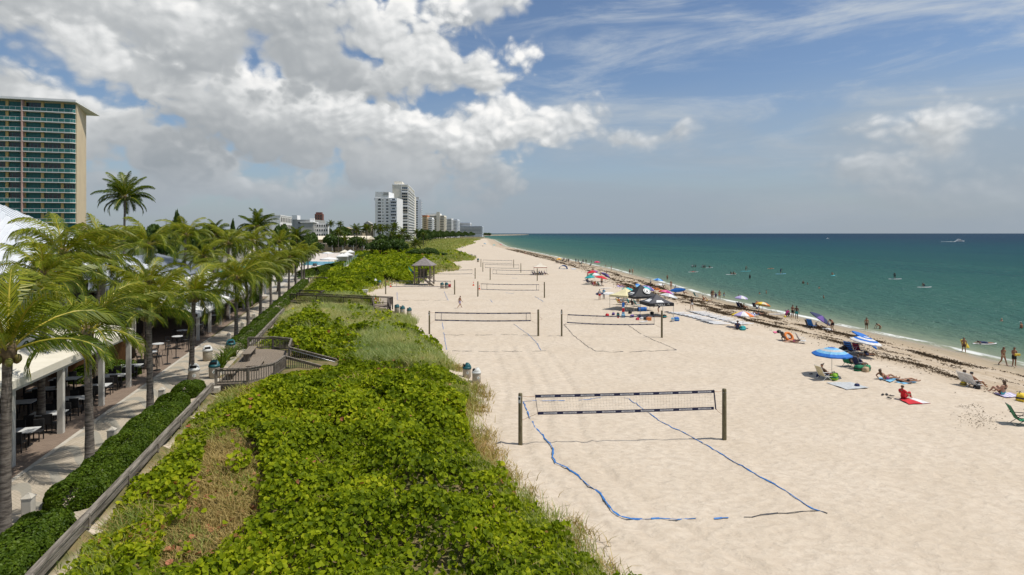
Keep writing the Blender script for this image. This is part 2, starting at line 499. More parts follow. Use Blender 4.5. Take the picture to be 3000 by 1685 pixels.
# ------------------------------------------------------------------ leaves and blades as plain meshes
def leaves_mesh(name, P, size, mat, tilt=0.7, aspect=0.9, nrm=None, rnd=None, fold=0.18, seed=0):
    """P (n,3) leaf bases; each leaf is a folded six-point blade made of two quads"""
    r = np.random.default_rng(seed); n = len(P)
    if nrm is None: nrm = np.tile([0, 0, 1.0], (n, 1))
    N = nrm + r.normal(0, tilt, (n, 3)); N /= np.linalg.norm(N, axis=1, keepdims=True)
    A = r.normal(0, 1, (n, 3)); A -= (A * N).sum(1, keepdims=True) * N; A /= np.linalg.norm(A, axis=1, keepdims=True)
    Bv = np.cross(N, A)
    sz = (size if hasattr(size, '__len__') else np.full(n, size))[:, None] * r.uniform(.7, 1.2, (n, 1))
    o = []
    for (l, w_, h) in ((0, 0, 0), (.28, .5, fold), (.72, .46, fold), (1, 0, -.06), (.72, -.46, fold), (.28, -.5, fold)):
        o.append(P + A * sz * (l - .5) + Bv * sz * w_ * aspect + N * sz * h)
    V = np.stack(o, 1).reshape(-1, 3)
    b = np.arange(n)[:, None] * 6
    Fq = np.concatenate([b + np.array([[0, 1, 2, 3]]), b + np.array([[0, 3, 4, 5]])], 0)
    if rnd is None: rnd = r.random(n)
    return mesh_np(name, V, Fq, [mat], attrs={'rnd': np.repeat(rnd, 6)})

def blades_mesh(name, P, hgt, wid, mat, lean=0.5, rnd=None, seed=0, wind=(0, 0)):
    r = np.random.default_rng(seed); n = len(P)
    hgt = (hgt if hasattr(hgt, '__len__') else np.full(n, hgt)) * r.uniform(.55, 1.25, n)
    wid = wid if hasattr(wid, '__len__') else np.full(n, wid)
    a = r.uniform(0, 2 * np.pi, n); l = r.normal(0, lean, (n, 2)) + np.array(wind)
    sx, sy = np.cos(a) * wid / 2, np.sin(a) * wid / 2
    def ring(f, wv):
        off = np.stack([l[:, 0] * hgt * f ** 1.8, l[:, 1] * hgt * f ** 1.8, hgt * f * (1 - .12 * f)], 1)
        s = np.stack([sx * wv, sy * wv, np.zeros(n)], 1)
        return P + off - s, P + off + s
    q = ring(0, 1) + ring(.55, .8) + ring(1, .15)
    V = np.stack(q, 1).reshape(-1, 3)
    b = np.arange(n)[:, None] * 6
    Fq = np.concatenate([b + np.array([[0, 1, 3, 2]]), b + np.array([[2, 3, 5, 4]])], 0)
    if rnd is None: rnd = r.random(n)
    return mesh_np(name, V, Fq, [mat], attrs={'rnd': np.repeat(rnd, 6)})
# ------------------------------------------------------------------ ground, sea
def sand_material():
    m = bpy.data.materials.new('sand'); m.use_nodes = True
    t = NT(m.node_tree); bs = m.node_tree.nodes['Principled BSDF']
    tc = t.n('ShaderNodeTexCoord').outputs['Object']
    s = t.n('ShaderNodeAttribute', attribute_name='shore').outputs['Fac']
    dn = t.n('ShaderNodeAttribute', attribute_name='dune').outputs['Fac']
    st = t.mapping(tc, rot=(0, 0, R(-38)), scale=(1.0, 1.75, 1))
    n1 = t.noise(st, 1.9, 4, .6, .3)
    n2 = t.noise(tc, .22, 3, .55)
    n3 = t.noise(tc, 26.0, 2, .6)
    c = t.mix(t.ramp(n1, .32, .66), (.50, .42, .328), (.58, .50, .40))
    c = t.mix(t.math('MULTIPLY', t.ramp(n2, .35, .7), .45), c, (.485, .40, .30))
    c = t.mix(t.math('MULTIPLY', t.ramp(n3, .55, .8), .35), c, (.42, .34, .26))
    # tread marks of a beach vehicle, raked along the dune edge
    # weed-stained and wet zones towards the water
    nw = t.noise(t.mapping(tc, rot=(0, 0, R(4)), scale=(1.0, .22, 1)), .9, 5, .65)
    sw = t.math('ADD', s, t.math('MULTIPLY', t.math('SUBTRACT', nw, .5), 7.0))
    stain = t.math('MULTIPLY', t.ramp(sw, 17.0, 12.0), t.ramp(nw, .36, .62, .25, .85))
    c = t.mix(t.math('MULTIPLY', stain, .85), c, (.33, .245, .15))
    wet = t.ramp(sw, 5.0, 0.8)
    c = t.mix(wet, c, (.33, .27, .185))
    c = t.mix(t.ramp(s, .4, -6.0), c, (.25, .25, .17))
    c = t.mix(t.ramp(dn, .25, .8), c, t.mix(t.ramp(t.noise(tc, 1.3, 4), .35, .65), (.20, .155, .075), (.09, .10, .03)))
    c = t.mix(t.ramp(dn, 1.3, 1.8), c, t.mix(t.ramp(t.noise(tc, .12, 4), .4, .6), (.045, .07, .018), (.09, .10, .05)))
    t.link(c, bs.inputs['Base Color'])
    t.link(t.ramp(s, 1.5, 0.3, .9, .35), bs.inputs['Roughness'])
    bs.inputs['Specular IOR Level'].default_value = .25
    vo = t.n('ShaderNodeTexVoronoi', feature='SMOOTH_F1'); t.put(vo.inputs['Vector'], t.vadd(st, t.n('ShaderNodeVectorMath', operation='SCALE').outputs[0]))
    t.put(vo.inputs['Vector'], st); vo.inputs['Scale'].default_value = 2.6
    hgt = t.math('ADD', t.math('MULTIPLY', vo.outputs['Distance'], .5), t.math('MULTIPLY', n1, .9))
    hgt = t.math('ADD', hgt, t.math('MULTIPLY', t.noise(tc, 9, 3, .6), .15))
    b = t.n('ShaderNodeBump'); b.inputs['Strength'].default_value = .62; b.inputs['Distance'].default_value = .17
    t.link(hgt, b.inputs['Height']); t.link(b.outputs[0], bs.inputs['Normal'])
    return m

def grow(a, b, d0, g):
    o, d = [a], d0
    while o[-1] < b: o.append(o[-1] + d); d *= g
    return o
ys = list(-np.array(grow(0, 400, 1.0, 1.25))[1:][::-1]) + list(np.arange(0, 60, .24)) + list(np.arange(60, 110, .5)) + grow(110, 60000, .6, 1.03)
ys = np.array(ys)
ss = np.array(list(-np.array(grow(0, 60, .6, 1.2))[1:][::-1]) + list(np.arange(0, 62, .26)) + grow(62, 40000, .3, 1.13))
SS, YY = np.meshgrid(ss, ys)
XX = shore_x(YY) - SS
ZZ = H(XX, YY)
_s2, _t2 = st_of(XX, YY)
beach = (YY < 110) & (SS > 4) & (_t2 > 1)
def dimple(x, y): return (fbm((x + y) / .9, (x - y) / .6, 21, 2) - .5) * .12
dim = dimple(XX, YY)         # wind-dimpled, trodden sand
ZZ = ZZ + np.where(beach, dim, 0.0)
# vehicle ruts that follow the dune edge
for off in (1.2, 2.9, 4.1, 5.8):
    ex = np.interp(YY, [14, 18, 21.7, 27.5, 32.8, 41.5, 50], [5.2, 2.6, .9, -1.5, -2.3, -2.6, -2.0]) + off + .9 * np.sin(YY / 5.0)
    ZZ += (-.07 * np.exp(-((XX - ex) / .20) ** 2) + .04 * np.exp(-((XX - ex - .36) / .18) ** 2)) * (YY < 55) * (YY > 12)
nr, nc = SS.shape
idx = np.arange(nr * nc).reshape(nr, nc)
Fq = np.stack([idx[:-1, 1:], idx[:-1, :-1], idx[1:, :-1], idx[1:, 1:]], -1).reshape(-1, 4)
V = np.stack([XX, YY, ZZ], -1).reshape(-1, 3)
dn_att = dune_h(V[:, 0], V[:, 1]) + (np.asarray(st_of(V[:, 0], V[:, 1])[1]) < 0) * 1.0 + (np.asarray(st_of(V[:, 0], V[:, 1])[1]) < -22) * 1.0
ground = obj('sand_beach', mesh_np('sand_beach', V, Fq, [sand_material()], True, {'shore': SS.ravel(), 'dune': dn_att}))
tag(ground, kind='structure')

def sea_material():
    m = bpy.data.materials.new('sea_water'); m.use_nodes = True
    t = NT(m.node_tree); bs = m.node_tree.nodes['Principled BSDF']
    tc = t.n('ShaderNodeTexCoord').outputs['Object']
    wv = t.n('ShaderNodeAttribute', attribute_name='off').outputs['Fac']
    nb = t.noise(t.mapping(tc, scale=(1, .45, 1)), .016, 4, .6)
    w2 = t.math('MULTIPLY', wv, t.ramp(nb, .25, .75, .7, 1.35, smooth=False))
    lg = t.math('LOGARITHM', t.math('ADD', t.math('MAXIMUM', w2, 0.0), 1.0), 10.0)
    lg = t.math('DIVIDE', lg, 4.0, clamp=True)
    c = t.cramp(lg, [(0.0, (.36, .30, .19)), (.12, (.26, .27, .165)), (.22, (.14, .19, .115)), (.32, (.064, .142, .097)), (.45, (.030, .113, .081)),
                     (.55, (.013, .080, .070)), (.64, (.005, .056, .068)), (.76, (.004, .029, .055)), (1.0, (.004, .020, .048))])
    # darker, bluer patches drawn out along the shore
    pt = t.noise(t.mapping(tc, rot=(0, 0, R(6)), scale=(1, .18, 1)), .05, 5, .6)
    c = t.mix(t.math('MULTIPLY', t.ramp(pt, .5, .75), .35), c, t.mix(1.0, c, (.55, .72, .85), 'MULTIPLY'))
    # foam at the edge
    fn = t.noise(t.mapping(tc, scale=(1.0, .35, 1)), .55, 5, .7)
    fl = t.noise(t.mapping(tc, scale=(.2, 1, 1)), .05, 3, .5)
    edge = t.math('ABSOLUTE', t.math('SUBTRACT', wv, t.math('ADD', t.math('MULTIPLY', fl, 3.4), -.6)))
    foam = t.math('MULTIPLY', t.ramp(edge, 1.0, .25), t.ramp(fn, .40, .54))
    foam = t.math('MULTIPLY', foam, t.ramp(t.noise(tc, .045, 2, .5), .28, .46))
    cap = t.math('MULTIPLY', t.ramp(t.noise(t.mapping(tc, scale=(1, 2.2, 1)), .35, 4, .6), .735, .765), t.ramp(wv, 20, 90))
    foam = t.math('MAXIMUM', foam, t.math('MULTIPLY', cap, .55))
    c = t.mix(t.math('MULTIPLY', foam, .95), t.mix(1.0, c, (.80, .86, .86), 'MULTIPLY'), (.74, .75, .72))
    h1 = t.noise(t.mapping(tc, rot=(0, 0, R(8)), scale=(1, .5, 1)), .55, 5, .62)
    h2 = t.noise(t.mapping(tc, rot=(0, 0, R(-12)), scale=(1, .6, 1)), 2.0, 3, .6)
    hh = t.math('ADD', h1, t.math('MULTIPLY', h2, .22))
    c = t.mix(t.math('MULTIPLY', t.ramp(h1, .42, .62), .30), c, t.mix(1.0, c, (.55, .62, .68), 'MULTIPLY'))
    b = t.n('ShaderNodeBump'); b.inputs['Distance'].default_value = 1.6
    t.link(t.ramp(wv, 0, 12, .2, 1.0), b.inputs['Strength'])
    t.link(hh, b.inputs['Height'])
    df = t.n('ShaderNodeBsdfDiffuse'); t.link(c, df.inputs['Color']); t.link(b.outputs[0], df.inputs['Normal'])
    gl = t.n('ShaderNodeBsdfGlossy'); gl.inputs['Roughness'].default_value = .22; gl.inputs['Color'].default_value = (.75, .9, 1, 1); t.link(b.outputs[0], gl.inputs['Normal'])
    fr = t.n('ShaderNodeFresnel'); fr.inputs['IOR'].default_value = 1.33; t.link(b.outputs[0], fr.inputs['Normal'])
    mx = t.n('ShaderNodeMixShader'); t.link(t.math('MULTIPLY', t.math('MINIMUM', fr.outputs[0], .14), t.ramp(foam, 0, 1, 1, .2)), mx.inputs[0])
    t.link(df.outputs[0], mx.inputs[1]); t.link(gl.outputs[0], mx.inputs[2]); t.link(mx.outputs[0], m.node_tree.nodes['Material Output'].inputs['Surface'])
    m.node_tree.nodes.remove(bs)
    return m
ws = np.array([-3, -2, -1, 0] + grow(.6, 80000, .6, 1.16))
ys2 = np.array(list(-np.array(grow(0, 600, 2.0, 1.3))[1:][::-1]) + list(np.arange(0, 120, 2.0)) + grow(120, 90000, 2.0, 1.05))
WS, YW = np.meshgrid(ws, ys2)
XW = shore_x(YW) + WS
nr, nc = WS.shape
idx = np.arange(nr * nc).reshape(nr, nc)
Fq = np.stack([idx[:-1, :-1], idx[:-1, 1:], idx[1:, 1:], idx[1:, :-1]], -1).reshape(-1, 4)
sea = obj('sea', mesh_np('sea', np.stack([XW, YW, np.full_like(XW, WATER_Z)], -1).reshape(-1, 3), Fq, [sea_material()], True, {'off': WS.ravel()}))
tag(sea, kind='structure')
# ------------------------------------------------------------------ planted dune: sea grape, grass (nobody could count these)
M_GRAPE = leaf_mat('sea_grape_leaf', [(0, (.055, .09, .003)), (.3, (.135, .19, .005)), (.6, (.25, .31, .008)), (.84, (.37, .41, .012)), (.94, (.48, .46, .03)), (.975, (.22, .12, .03)), (1, (.36, .15, .07))], rough=.6, transl=.38, spec=.12)
M_GRASS = leaf_mat('dune_grass_blade', [(0, (.13, .20, .035)), (.35, (.24, .30, .055)), (.7, (.38, .37, .11)), (1, (.54, .44, .20))], rough=.6, transl=.3)
M_GRASSB = leaf_mat('sea_oat_blade', [(0, (.17, .26, .075)), (.4, (.32, .38, .13)), (.7, (.48, .46, .19)), (1, (.62, .52, .27))], rough=.6, transl=.3)
M_DRY = leaf_mat('dry_grass_blade', [(0, (.16, .15, .035)), (.4, (.34, .25, .085)), (.8, (.46, .35, .13)), (1, (.40, .20, .10))], rough=.7, transl=.25)

DRYP = [D0(*p, .7) for p in ((520, 1120), (600, 1095), (645, 1160), (668, 1250), (650, 1340), (560, 1400), (520, 1460), (395, 1460), (425, 1330), (500, 1235))]
MID = [D0(*p, .5) for p in ((735, 765), (900, 752), (960, 785), (1010, 791), (1048, 804), (985, 838), (1045, 852), (1095, 886), (1150, 925), (1165, 950), (1110, 958), (1000, 955), (905, 940), (830, 905), (760, 860), (705, 815))]
MIDG = [D0(*p, .7) for p in ((690, 850), (745, 800), (850, 830), (915, 850), (905, 880), (850, 890), (905, 912), (880, 930), (800, 925), (735, 890))]
FARG = [D0(*p, .3) for p in ((905, 655), (1000, 648), (1040, 642), (1075, 650), (1090, 686), (1138, 682), (1150, 675), (1118, 661), (1190, 656), (1190, 647), (1145, 636), (1138, 627), (1165, 619), (1192, 611), (1175, 600), (1182, 594), (1060, 600), (1050, 640))]
_mb = np.clip(1 - _blur(_mask, 3), 0, 1)     # how close to the edge of the planting
def near_edge(x, y):
    ix = np.clip(((x - _gx0) / _gs).astype(int), 0, len(_gx) - 1); iy = np.clip(((y - _gy0) / _gs).astype(int), 0, len(_gy) - 1)
    return _mb[iy, ix]
def scatter(y0, y1, x0, x1, dens, seed, fringe=False):
    r = np.random.default_rng(seed)
    n = int((y1 - y0) * (x1 - x0) * dens)
    x, y = r.uniform(x0, x1, n), r.uniform(y0, y1, n)
    k = inpoly(x, y, DUNE) | (near_edge(x, y) < .78) if fringe else inpoly(x, y, DUNE)
    return x[k], y[k], r
def canopy(x, y):
    return .05 + 1.15 * sstep(.30, .72, fbm(x / 1.7, y / 1.7, 5, 3)) * (.55 + .45 * fbm(x / .6, y / .6, 6, 2)) + .35 * fbm(x / 6, y / 6, 9, 2)
DECK_CLEAR = [tuple(ST(s, t)[:2]) for s, t in ((38.0, -.2), (38.0, 2.2), (39.0, 4.0), (39.6, 7.6), (43.8, 7.6), (45.6, 3.9), (49, 3.9), (50.5, 2.3), (50.5, -.2))]
WALK2 = [tuple(P0(*p, 1.0)) for p in ((838, 880), (1130, 893), (1150, 925), (1090, 925), (1085, 905), (838, 898))]
def grape(name, y0, y1, dens, size, seed, label):
    x, y, r = scatter(y0, y1, -70, 9, dens, seed)
    s_, t_ = st_of(x, y)
    k = (t_ > .22) & ~inpoly(x, y, DECK_CLEAR) & ~inpoly(x, y, WALK2)
    for bx, by, br in ((-3.3, 42.2, 2.0), (-14.2, 76.0, 3.4), (-17.5, 78.5, 2.5), (-16.0, 73.5, 2.4), (-13.6, 72.2, 2.6), (-14.6, 69.8, 1.6)): k &= (x - bx) ** 2 + (y - by) ** 2 > br ** 2
    n1 = fbm(x / 1.1, y / 1.1, 31, 2)
    pd = np.where(inpoly(x, y, DRYP), .015 + .45 * (n1 > .80), 1.0)
    pd = np.where(inpoly(x, y, MID) & ~inpoly(x, y, MIDG), .05 + .45 * (n1 > .69), pd)
    pd = np.where(inpoly(x, y, FARG), .02, pd)
    e = near_edge(x, y)
    pd = pd * np.where(e > .30, sstep(.60, .36, e + (n1 - .5) * .5), 1)
    g0 = .5 if y0 < 40 else .6
    pd = pd * (g0 + (1 - g0) * sstep(.28, .44, fbm(x / 2.0, y / 2.0, 41, 2)))
    # thin weedy strip next to the promenade rail
    pd = pd * np.where((t_ < 3.0) & (s_ < 37), .75, 1)
    k &= r.random(len(x)) < pd
    x, y, n1 = x[k], y[k], n1[k]
    _, t_ = st_of(x, y)
    s2, t_ = st_of(x, y); c = canopy(x, y) * np.where(t_ < 3, .6, 1) * np.where((s2 > 33.5) & (s2 < 40) & (t_ < 6.5), .3, 1) * np.where((y > 35) & (y < 46) & (t_ > 6.5), .55, 1)
    dep = r.random(len(x)) ** 1.6 * .55
    z = H(x, y) + np.maximum(c * (1 - dep), .04)
    # leaves tilt out of the mounds
    g = .25
    nx = -(canopy(x + g, y) - canopy(x - g, y)) / (2 * g); ny = -(canopy(x, y + g) - canopy(x, y - g)) / (2 * g)
    nrm = np.stack([nx * .9 + .15, ny * .9 - .25, np.ones_like(nx)], 1); nrm /= np.linalg.norm(nrm, axis=1, keepdims=True)
    rnd = np.clip(.14 + .60 * r.random(len(x)) + .75 * (fbm(x / 2.3, y / 2.3, 51, 3) - .5) + np.where(r.random(len(x)) < .05, .25, 0), 0, 1)
    o = obj(name, leaves_mesh(name, np.stack([x, y, z], 1), size * (y / ((y0 + y1) / 2)) ** .5, M_GRAPE, tilt=.55, aspect=.98, nrm=nrm, rnd=rnd, seed=seed))
    tag(o, label, 'ground cover', kind='stuff')
grape('sea_grape', 9, 46, 165, .205, 1, 'dense round-leaved sea grape covering the near dune')
grape('sea_grape', 46, 130, 52, .38, 2, 'bright green sea grape on the dune behind the boardwalk ramp')
grape('sea_grape', 130, 330, 7, .95, 3, 'far strip of green dune shrubs beside the upper beach')

def grass(name, y0, y1, dens, hgt, wid, seed, where, mat, label, lean=.4, wind=(-.15, 0), x0=-80, x1=9):
    x, y, r = scatter(y0, y1, x0, x1, dens, seed, True)
    s_, t_ = st_of(x, y)
    k = (t_ > .3) & ~inpoly(x, y, DECK_CLEAR) & ~inpoly(x, y, WALK2) & (r.random(len(x)) < where(x, y))
    for bx, by, br in ((-3.3, 42.2, 2.2), (-14.2, 76.0, 3.4), (-17.5, 78.5, 2.5), (-16.0, 73.5, 2.4), (-13.6, 72.2, 2.6), (-14.6, 69.8, 1.6)): k &= (x - bx) ** 2 + (y - by) ** 2 > br ** 2
    x, y = x[k], y[k]
    # blades stand in tufts
    q = r.normal(0, .10, (2, len(x))) * (1 + y / 60)
    x = np.round(x / (.3 * (1 + y / 60))) * (.3 * (1 + y / 60)) + q[0]; y = np.round(y / (.3 * (1 + y / 60))) * (.3 * (1 + y / 60)) + q[1]
    z = H(x, y) - .02
    rnd = np.clip(.5 * r.random(len(x)) + .9 * fbm(x / 3.1, y / 3.1, seed + 4, 3) - .2, 0, 1)
    o = obj(name, blades_mesh(name, np.stack([x, y, z], 1), hgt * (.55 + .9 * fbm(x / 2, y / 2, seed + 8, 2)), wid * (y / y0) ** .4, mat, lean, rnd, seed, wind))
    tag(o, label, 'grass', kind='stuff')
grass('dune_grass', 9, 46, 330, .36, .022, 21, lambda x, y: np.where(inpoly(x, y, DRYP), .9, np.where((near_edge(x, y) > .30) & (near_edge(x, y) < .72) & (fbm(x / 1.5, y / 1.5, 71, 2) > .5), .5, .03) + np.where(st_of(x, y)[1] < 3.2, .10, 0)), M_DRY, 'straw-coloured dry grass in the hollow of the near dune', lean=.75)
grass('dune_grass', 9, 46, 300, .46, .020, 22, lambda x, y: np.where(near_edge(x, y) > .20, .6 * sstep(.66, .38, near_edge(x, y) + .25 * (fbm(x / .8, y / .8, 78, 2) - .5)), 0) + np.where(inpoly(x, y, DRYP) & (fbm(x / 1.2, y / 1.2, 77, 2) > .52), .5, 0), M_GRASS, 'loose green and tan grass along the sand edge of the near dune', lean=.45)
grass('dune_grass', 42, 90, 190, .85, .030, 23, lambda x, y: np.where(inpoly(x, y, MID), np.where(inpoly(x, y, MIDG), .10, .85), 0), M_GRASSB, 'tall grey-green beach grass between deck and boardwalk ramp', lean=.4)
grass('dune_grass', 84, 380, 14, .75, .16, 24, lambda x, y: np.where(inpoly(x, y, FARG), .9, .03) + np.where(near_edge(x, y) > .35, .5, 0), M_GRASS, 'yellow-green grass on the far dune points', lean=.45)
grass('dune_grass', 380, 1000, .9, 1.1, .9, 25, lambda x, y: np.full(len(x), .9), M_GRASS, 'distant grassy dune in front of the towers', lean=.4, x0=-220, x1=-30)

_x, _y, _r = scatter(12, 46, -30, 8, 3.0, 91); _k = inpoly(_x, _y, DRYP) | (_r.random(len(_x)) < .03); _x, _y = _x[_k], _y[_k]
M_RUST = leaf_mat('fallen_leaf', [(0, (.30, .10, .045)), (.6, (.42, .17, .09)), (1, (.38, .24, .12))], rough=.7, transl=.1)
tag(obj('fallen_leaves', leaves_mesh('fallen_leaves', np.stack([_x, _y, H(_x, _y) + np.where(inpoly(_x, _y, DRYP), .16, .5)], 1), .22, M_RUST, tilt=.35, aspect=.95, seed=92)), 'rust-coloured fallen leaves lying in the dry hollow', 'leaves', kind='stuff')
# ------------------------------------------------------------------ trees and shrubs as things
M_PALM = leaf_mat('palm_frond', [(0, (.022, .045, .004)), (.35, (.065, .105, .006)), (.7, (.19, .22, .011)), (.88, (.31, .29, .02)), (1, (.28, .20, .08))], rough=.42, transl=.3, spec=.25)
M_RACHIS = pmat('palm_midrib', (.42, .34, .035), (.30, .27, .03), 2.0, .5)
M_BARK = pmat('palm_bark', (.21, .18, .15), (.075, .06, .05), 3.0, .9, bump=.8, stretch=(1, 1, 5))
M_HUSK = pmat('palm_husk', (.20, .14, .07), (.10, .07, .04), 6.0, .9, bump=.5)
M_COCO = pmat('coconut', (.16, .17, .03), (.20, .13, .05), 3.0, .5)

def crown_meshes(seed, nf=22, L=3.9, nl=50, droop=1.0, dark=0.0, wind=(.18, -.22), lw=.05, e0=74, e1=88):
    """fronds with hanging leaflets (one mesh) and their midribs (another)"""
    r = np.random.default_rng(seed)
    V, Fc, A = [], [], []
    mb = MB()
    nb = 0
    for i in range(nf):
        f = (i + .5) / nf
        az = i * 2.399963 + r.normal(0, .18)
        el = R(e0) - f ** .8 * R(e1) + r.normal(0, .12)
        l = L * (0.78 + .26 * math.sin(math.pi * min(1, f * 1.05 + .12))) * r.uniform(.9, 1.08)
        curve = droop * (.85 + .75 * f) * r.uniform(.8, 1.25)
        n = 15
        pts = []; p = np.zeros(3); e = el
        hd = np.array([math.cos(az), math.sin(az), 0.0])
        for k in range(n):
            pts.append(p.copy())
            d = hd * math.cos(e) + np.array([0, 0, math.sin(e)]) + np.array([wind[0], wind[1], 0]) * .7 * (k / n)
            p = p + d / np.linalg.norm(d) * l / (n - 1)
            e -= curve * (1.8 / (n - 1)) * (.3 + 1.35 * k / n)
        pts = np.array(pts)
        mb.tube([tuple(q) for q in pts[::2]], [.040 * (1 - .8 * k / 8) for k in range(8)], n=4)
        t = np.gradient(pts, axis=0); t /= np.linalg.norm(t, axis=1, keepdims=True)
        side0 = np.cross(hd, [0, 0, 1.0]) ; side0 /= np.linalg.norm(side0)
        roll = r.normal(0, .25)
        for j in range(nl):
            u = .10 + .90 * (j + .5) / nl
            x = u * (n - 1); k = min(int(x), n - 2); w = x - k
            base = pts[k] * (1 - w) + pts[k + 1] * w; tt = t[k] * (1 - w) + t[k + 1] * w
            ll = (.28 + .72 * math.sin(math.pi * min(1, .12 + u * .86)) ** .8) * 1.0 * (L / 3.9)
            for sg in (-1, 1):
                up = np.cross(side0, tt)
                sd_ = side0 * sg + up * (.10 + roll * sg) + r.normal(0, .10, 3)
                d1 = tt * (.75 + .55 * u) + sd_ * .62
                d1 /= np.linalg.norm(d1)
                d2 = d1 + tt * .25 + np.array([wind[0], wind[1], -.80 - .35 * r.random() - .55 * f]); d2 /= np.linalg.norm(d2)
                m = base + d1 * ll * .5; e_ = m + d2 * ll * .55
                wv = tt * lw * (L / 3.9)
                b = len(V)
                V += [base - wv * .45, base + wv * .45, m - wv * .5, m + wv * .5, e_ - wv * .10, e_ + wv * .10]
                Fc += [(b, b + 1, b + 3, b + 2), (b + 2, b + 3, b + 5, b + 4)]
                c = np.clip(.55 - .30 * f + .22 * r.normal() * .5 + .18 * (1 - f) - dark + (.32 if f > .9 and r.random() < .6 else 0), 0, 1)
                A += [c] * 6
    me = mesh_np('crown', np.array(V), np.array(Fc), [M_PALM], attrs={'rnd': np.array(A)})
    return me, mb.mesh('midribs', M_RACHIS)
CROWNS = [crown_meshes(100 + k, nf=22 + k % 3, L=(3.7, 3.9, 3.5, 3.75)[k], droop=(.95, 1.1, .85, 1.0)[k], lw=.064) for k in range(4)] + [crown_meshes(150, nf=18, L=3.6, nl=50, droop=.85, lw=.055, e0=78, e1=62), crown_meshes(151, nf=17, L=3.5, nl=48, droop=.82, lw=.055, e0=78, e1=64)]
CROWNS_D = [crown_meshes(140 + k, nf=30, L=(3.9, 3.4)[k], nl=42, droop=(.62, 1.0)[k], dark=.24, lw=.09, e0=86, e1=100) for k in range(2)]
_TR = {}
def trunk_mesh(h, bend, r0=.19, r1=.125):
    key = (round(h, 1), round(bend[0], 2), round(bend[1], 2))
    if key in _TR: return _TR[key]
    mb = MB(); n = 14
    pts, rad = [], []
    for k in range(n + 1):
        f = k / n
        pts.append((bend[0] * f ** 1.7, bend[1] * f ** 1.7, h * f))
        rad.append((r0 + (r1 - r0) * f ** .6 + .10 * math.exp(-f * 14)) * (1 + (.05 if k % 2 else -.03)))
    mb.tube(pts, rad, n=10)
    _TR[key] = mb.mesh('trunk', M_BARK, True)
    return _TR[key]
_hk = MB(); _hk.lathe([(.13, -.35), (.22, -.1), (.24, .12), (.14, .4)], 9)
HUSK = _hk.mesh('husk', M_HUSK, True)
_cc = MB()
for k in range(6):
    a = k * 1.05; _cc.sphere((.27 * math.cos(a), .27 * math.sin(a), -.18 - .08 * (k % 2)), (.11, .11, .14), 7, 5)
COCO = _cc.mesh('coconuts', M_COCO, True)
def palm(x, y, z, h, label, k=0, rz=0.0, sc=1.0, bend=(0, 0), group='palms along the promenade', dark=False, name='coconut_palm', coco=True):
    o = thing(name, label, 'palm tree', (x, y, z), 0, group)
    obj('trunk', trunk_mesh(h, bend), o)
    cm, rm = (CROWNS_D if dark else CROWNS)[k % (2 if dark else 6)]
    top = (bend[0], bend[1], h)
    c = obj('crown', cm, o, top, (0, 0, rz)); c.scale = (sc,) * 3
    m = obj('midribs', rm, c)
    hk = obj('husk', HUSK, o, top)
    if coco: obj('coconuts', COCO, o, top, (0, 0, rz))
    return o
def yt(u, t=-1.8):                                    # distance of the promenade line t in photo column u
    k = (u - CX) / F
    y = (8.69 - t) / (-.9654 * k - .2606)
    return k * y, y
ROW = [(13, 6.1, 4, .3, 1.08, (.1, 0), 'coconut palm with thick ringed trunk at the left edge of the photo'),
       (263, 5.6, 5, 1.7, 1.04, (-.25, .2), 'coconut palm with straight trunk in the hedge, in front of the nearest dining awning'),
       (440, 5.5, 4, 4.0, 1.0, (-.15, .1), 'slim coconut palm in the hedge just before the third stone bollard'),
       (561, 5.6, 3, 2.6, .95, (.12, .1), 'coconut palm with a stiff open crown next to the recycling bins by the deck'),
       (692, 5.7, 1, 5.2, 1.05, (-.1, .2), 'coconut palm with broad yellow-green crown standing just past the deck'),
       (728, 5.6, 0, .9, 1.0, (-.35, .1), 'leaning coconut palm, first past the big-crowned one beyond the deck'),
       (763, 5.6, 2, 3.3, .98, (.1, 0), 'coconut palm in front of the far end of the white awning'),
       (794, 5.5, 3, 1.2, .95, (-.15, 0), 'coconut palm with drooping pale dead fronds beside the promenade'),
       (819, 5.7, 1, 2.2, 1.0, (-.1, 0), 'tall coconut palm just short of the teal-roofed kiosk'),
       (846, 5.9, 0, 4.4, 1.0, (.1, .1), 'coconut palm in front of the teal-roofed kiosk wall'),
       (866, 5.8, 2, .5, .98, (0, 0), 'coconut palm by the right corner of the teal-roofed kiosk'),
       (884, 5.7, 3, 5.6, .9, (0, 0), 'coconut palm left of the swimming pool, the nearest of that trio'),
       (891, 5.7, 1, 3.0, .9, (0, 0), 'coconut palm left of the swimming pool, the middle one of that trio'),
       (902, 5.7, 0, 1.0, .9, (.1, 0), 'coconut palm left of the swimming pool, the last of the promenade row')]
for (u, h, k, rz, sc, bend, lab) in ROW:
    x, y = yt(u)
    palm(x, y, .8, h, lab, k, rz, sc, bend)
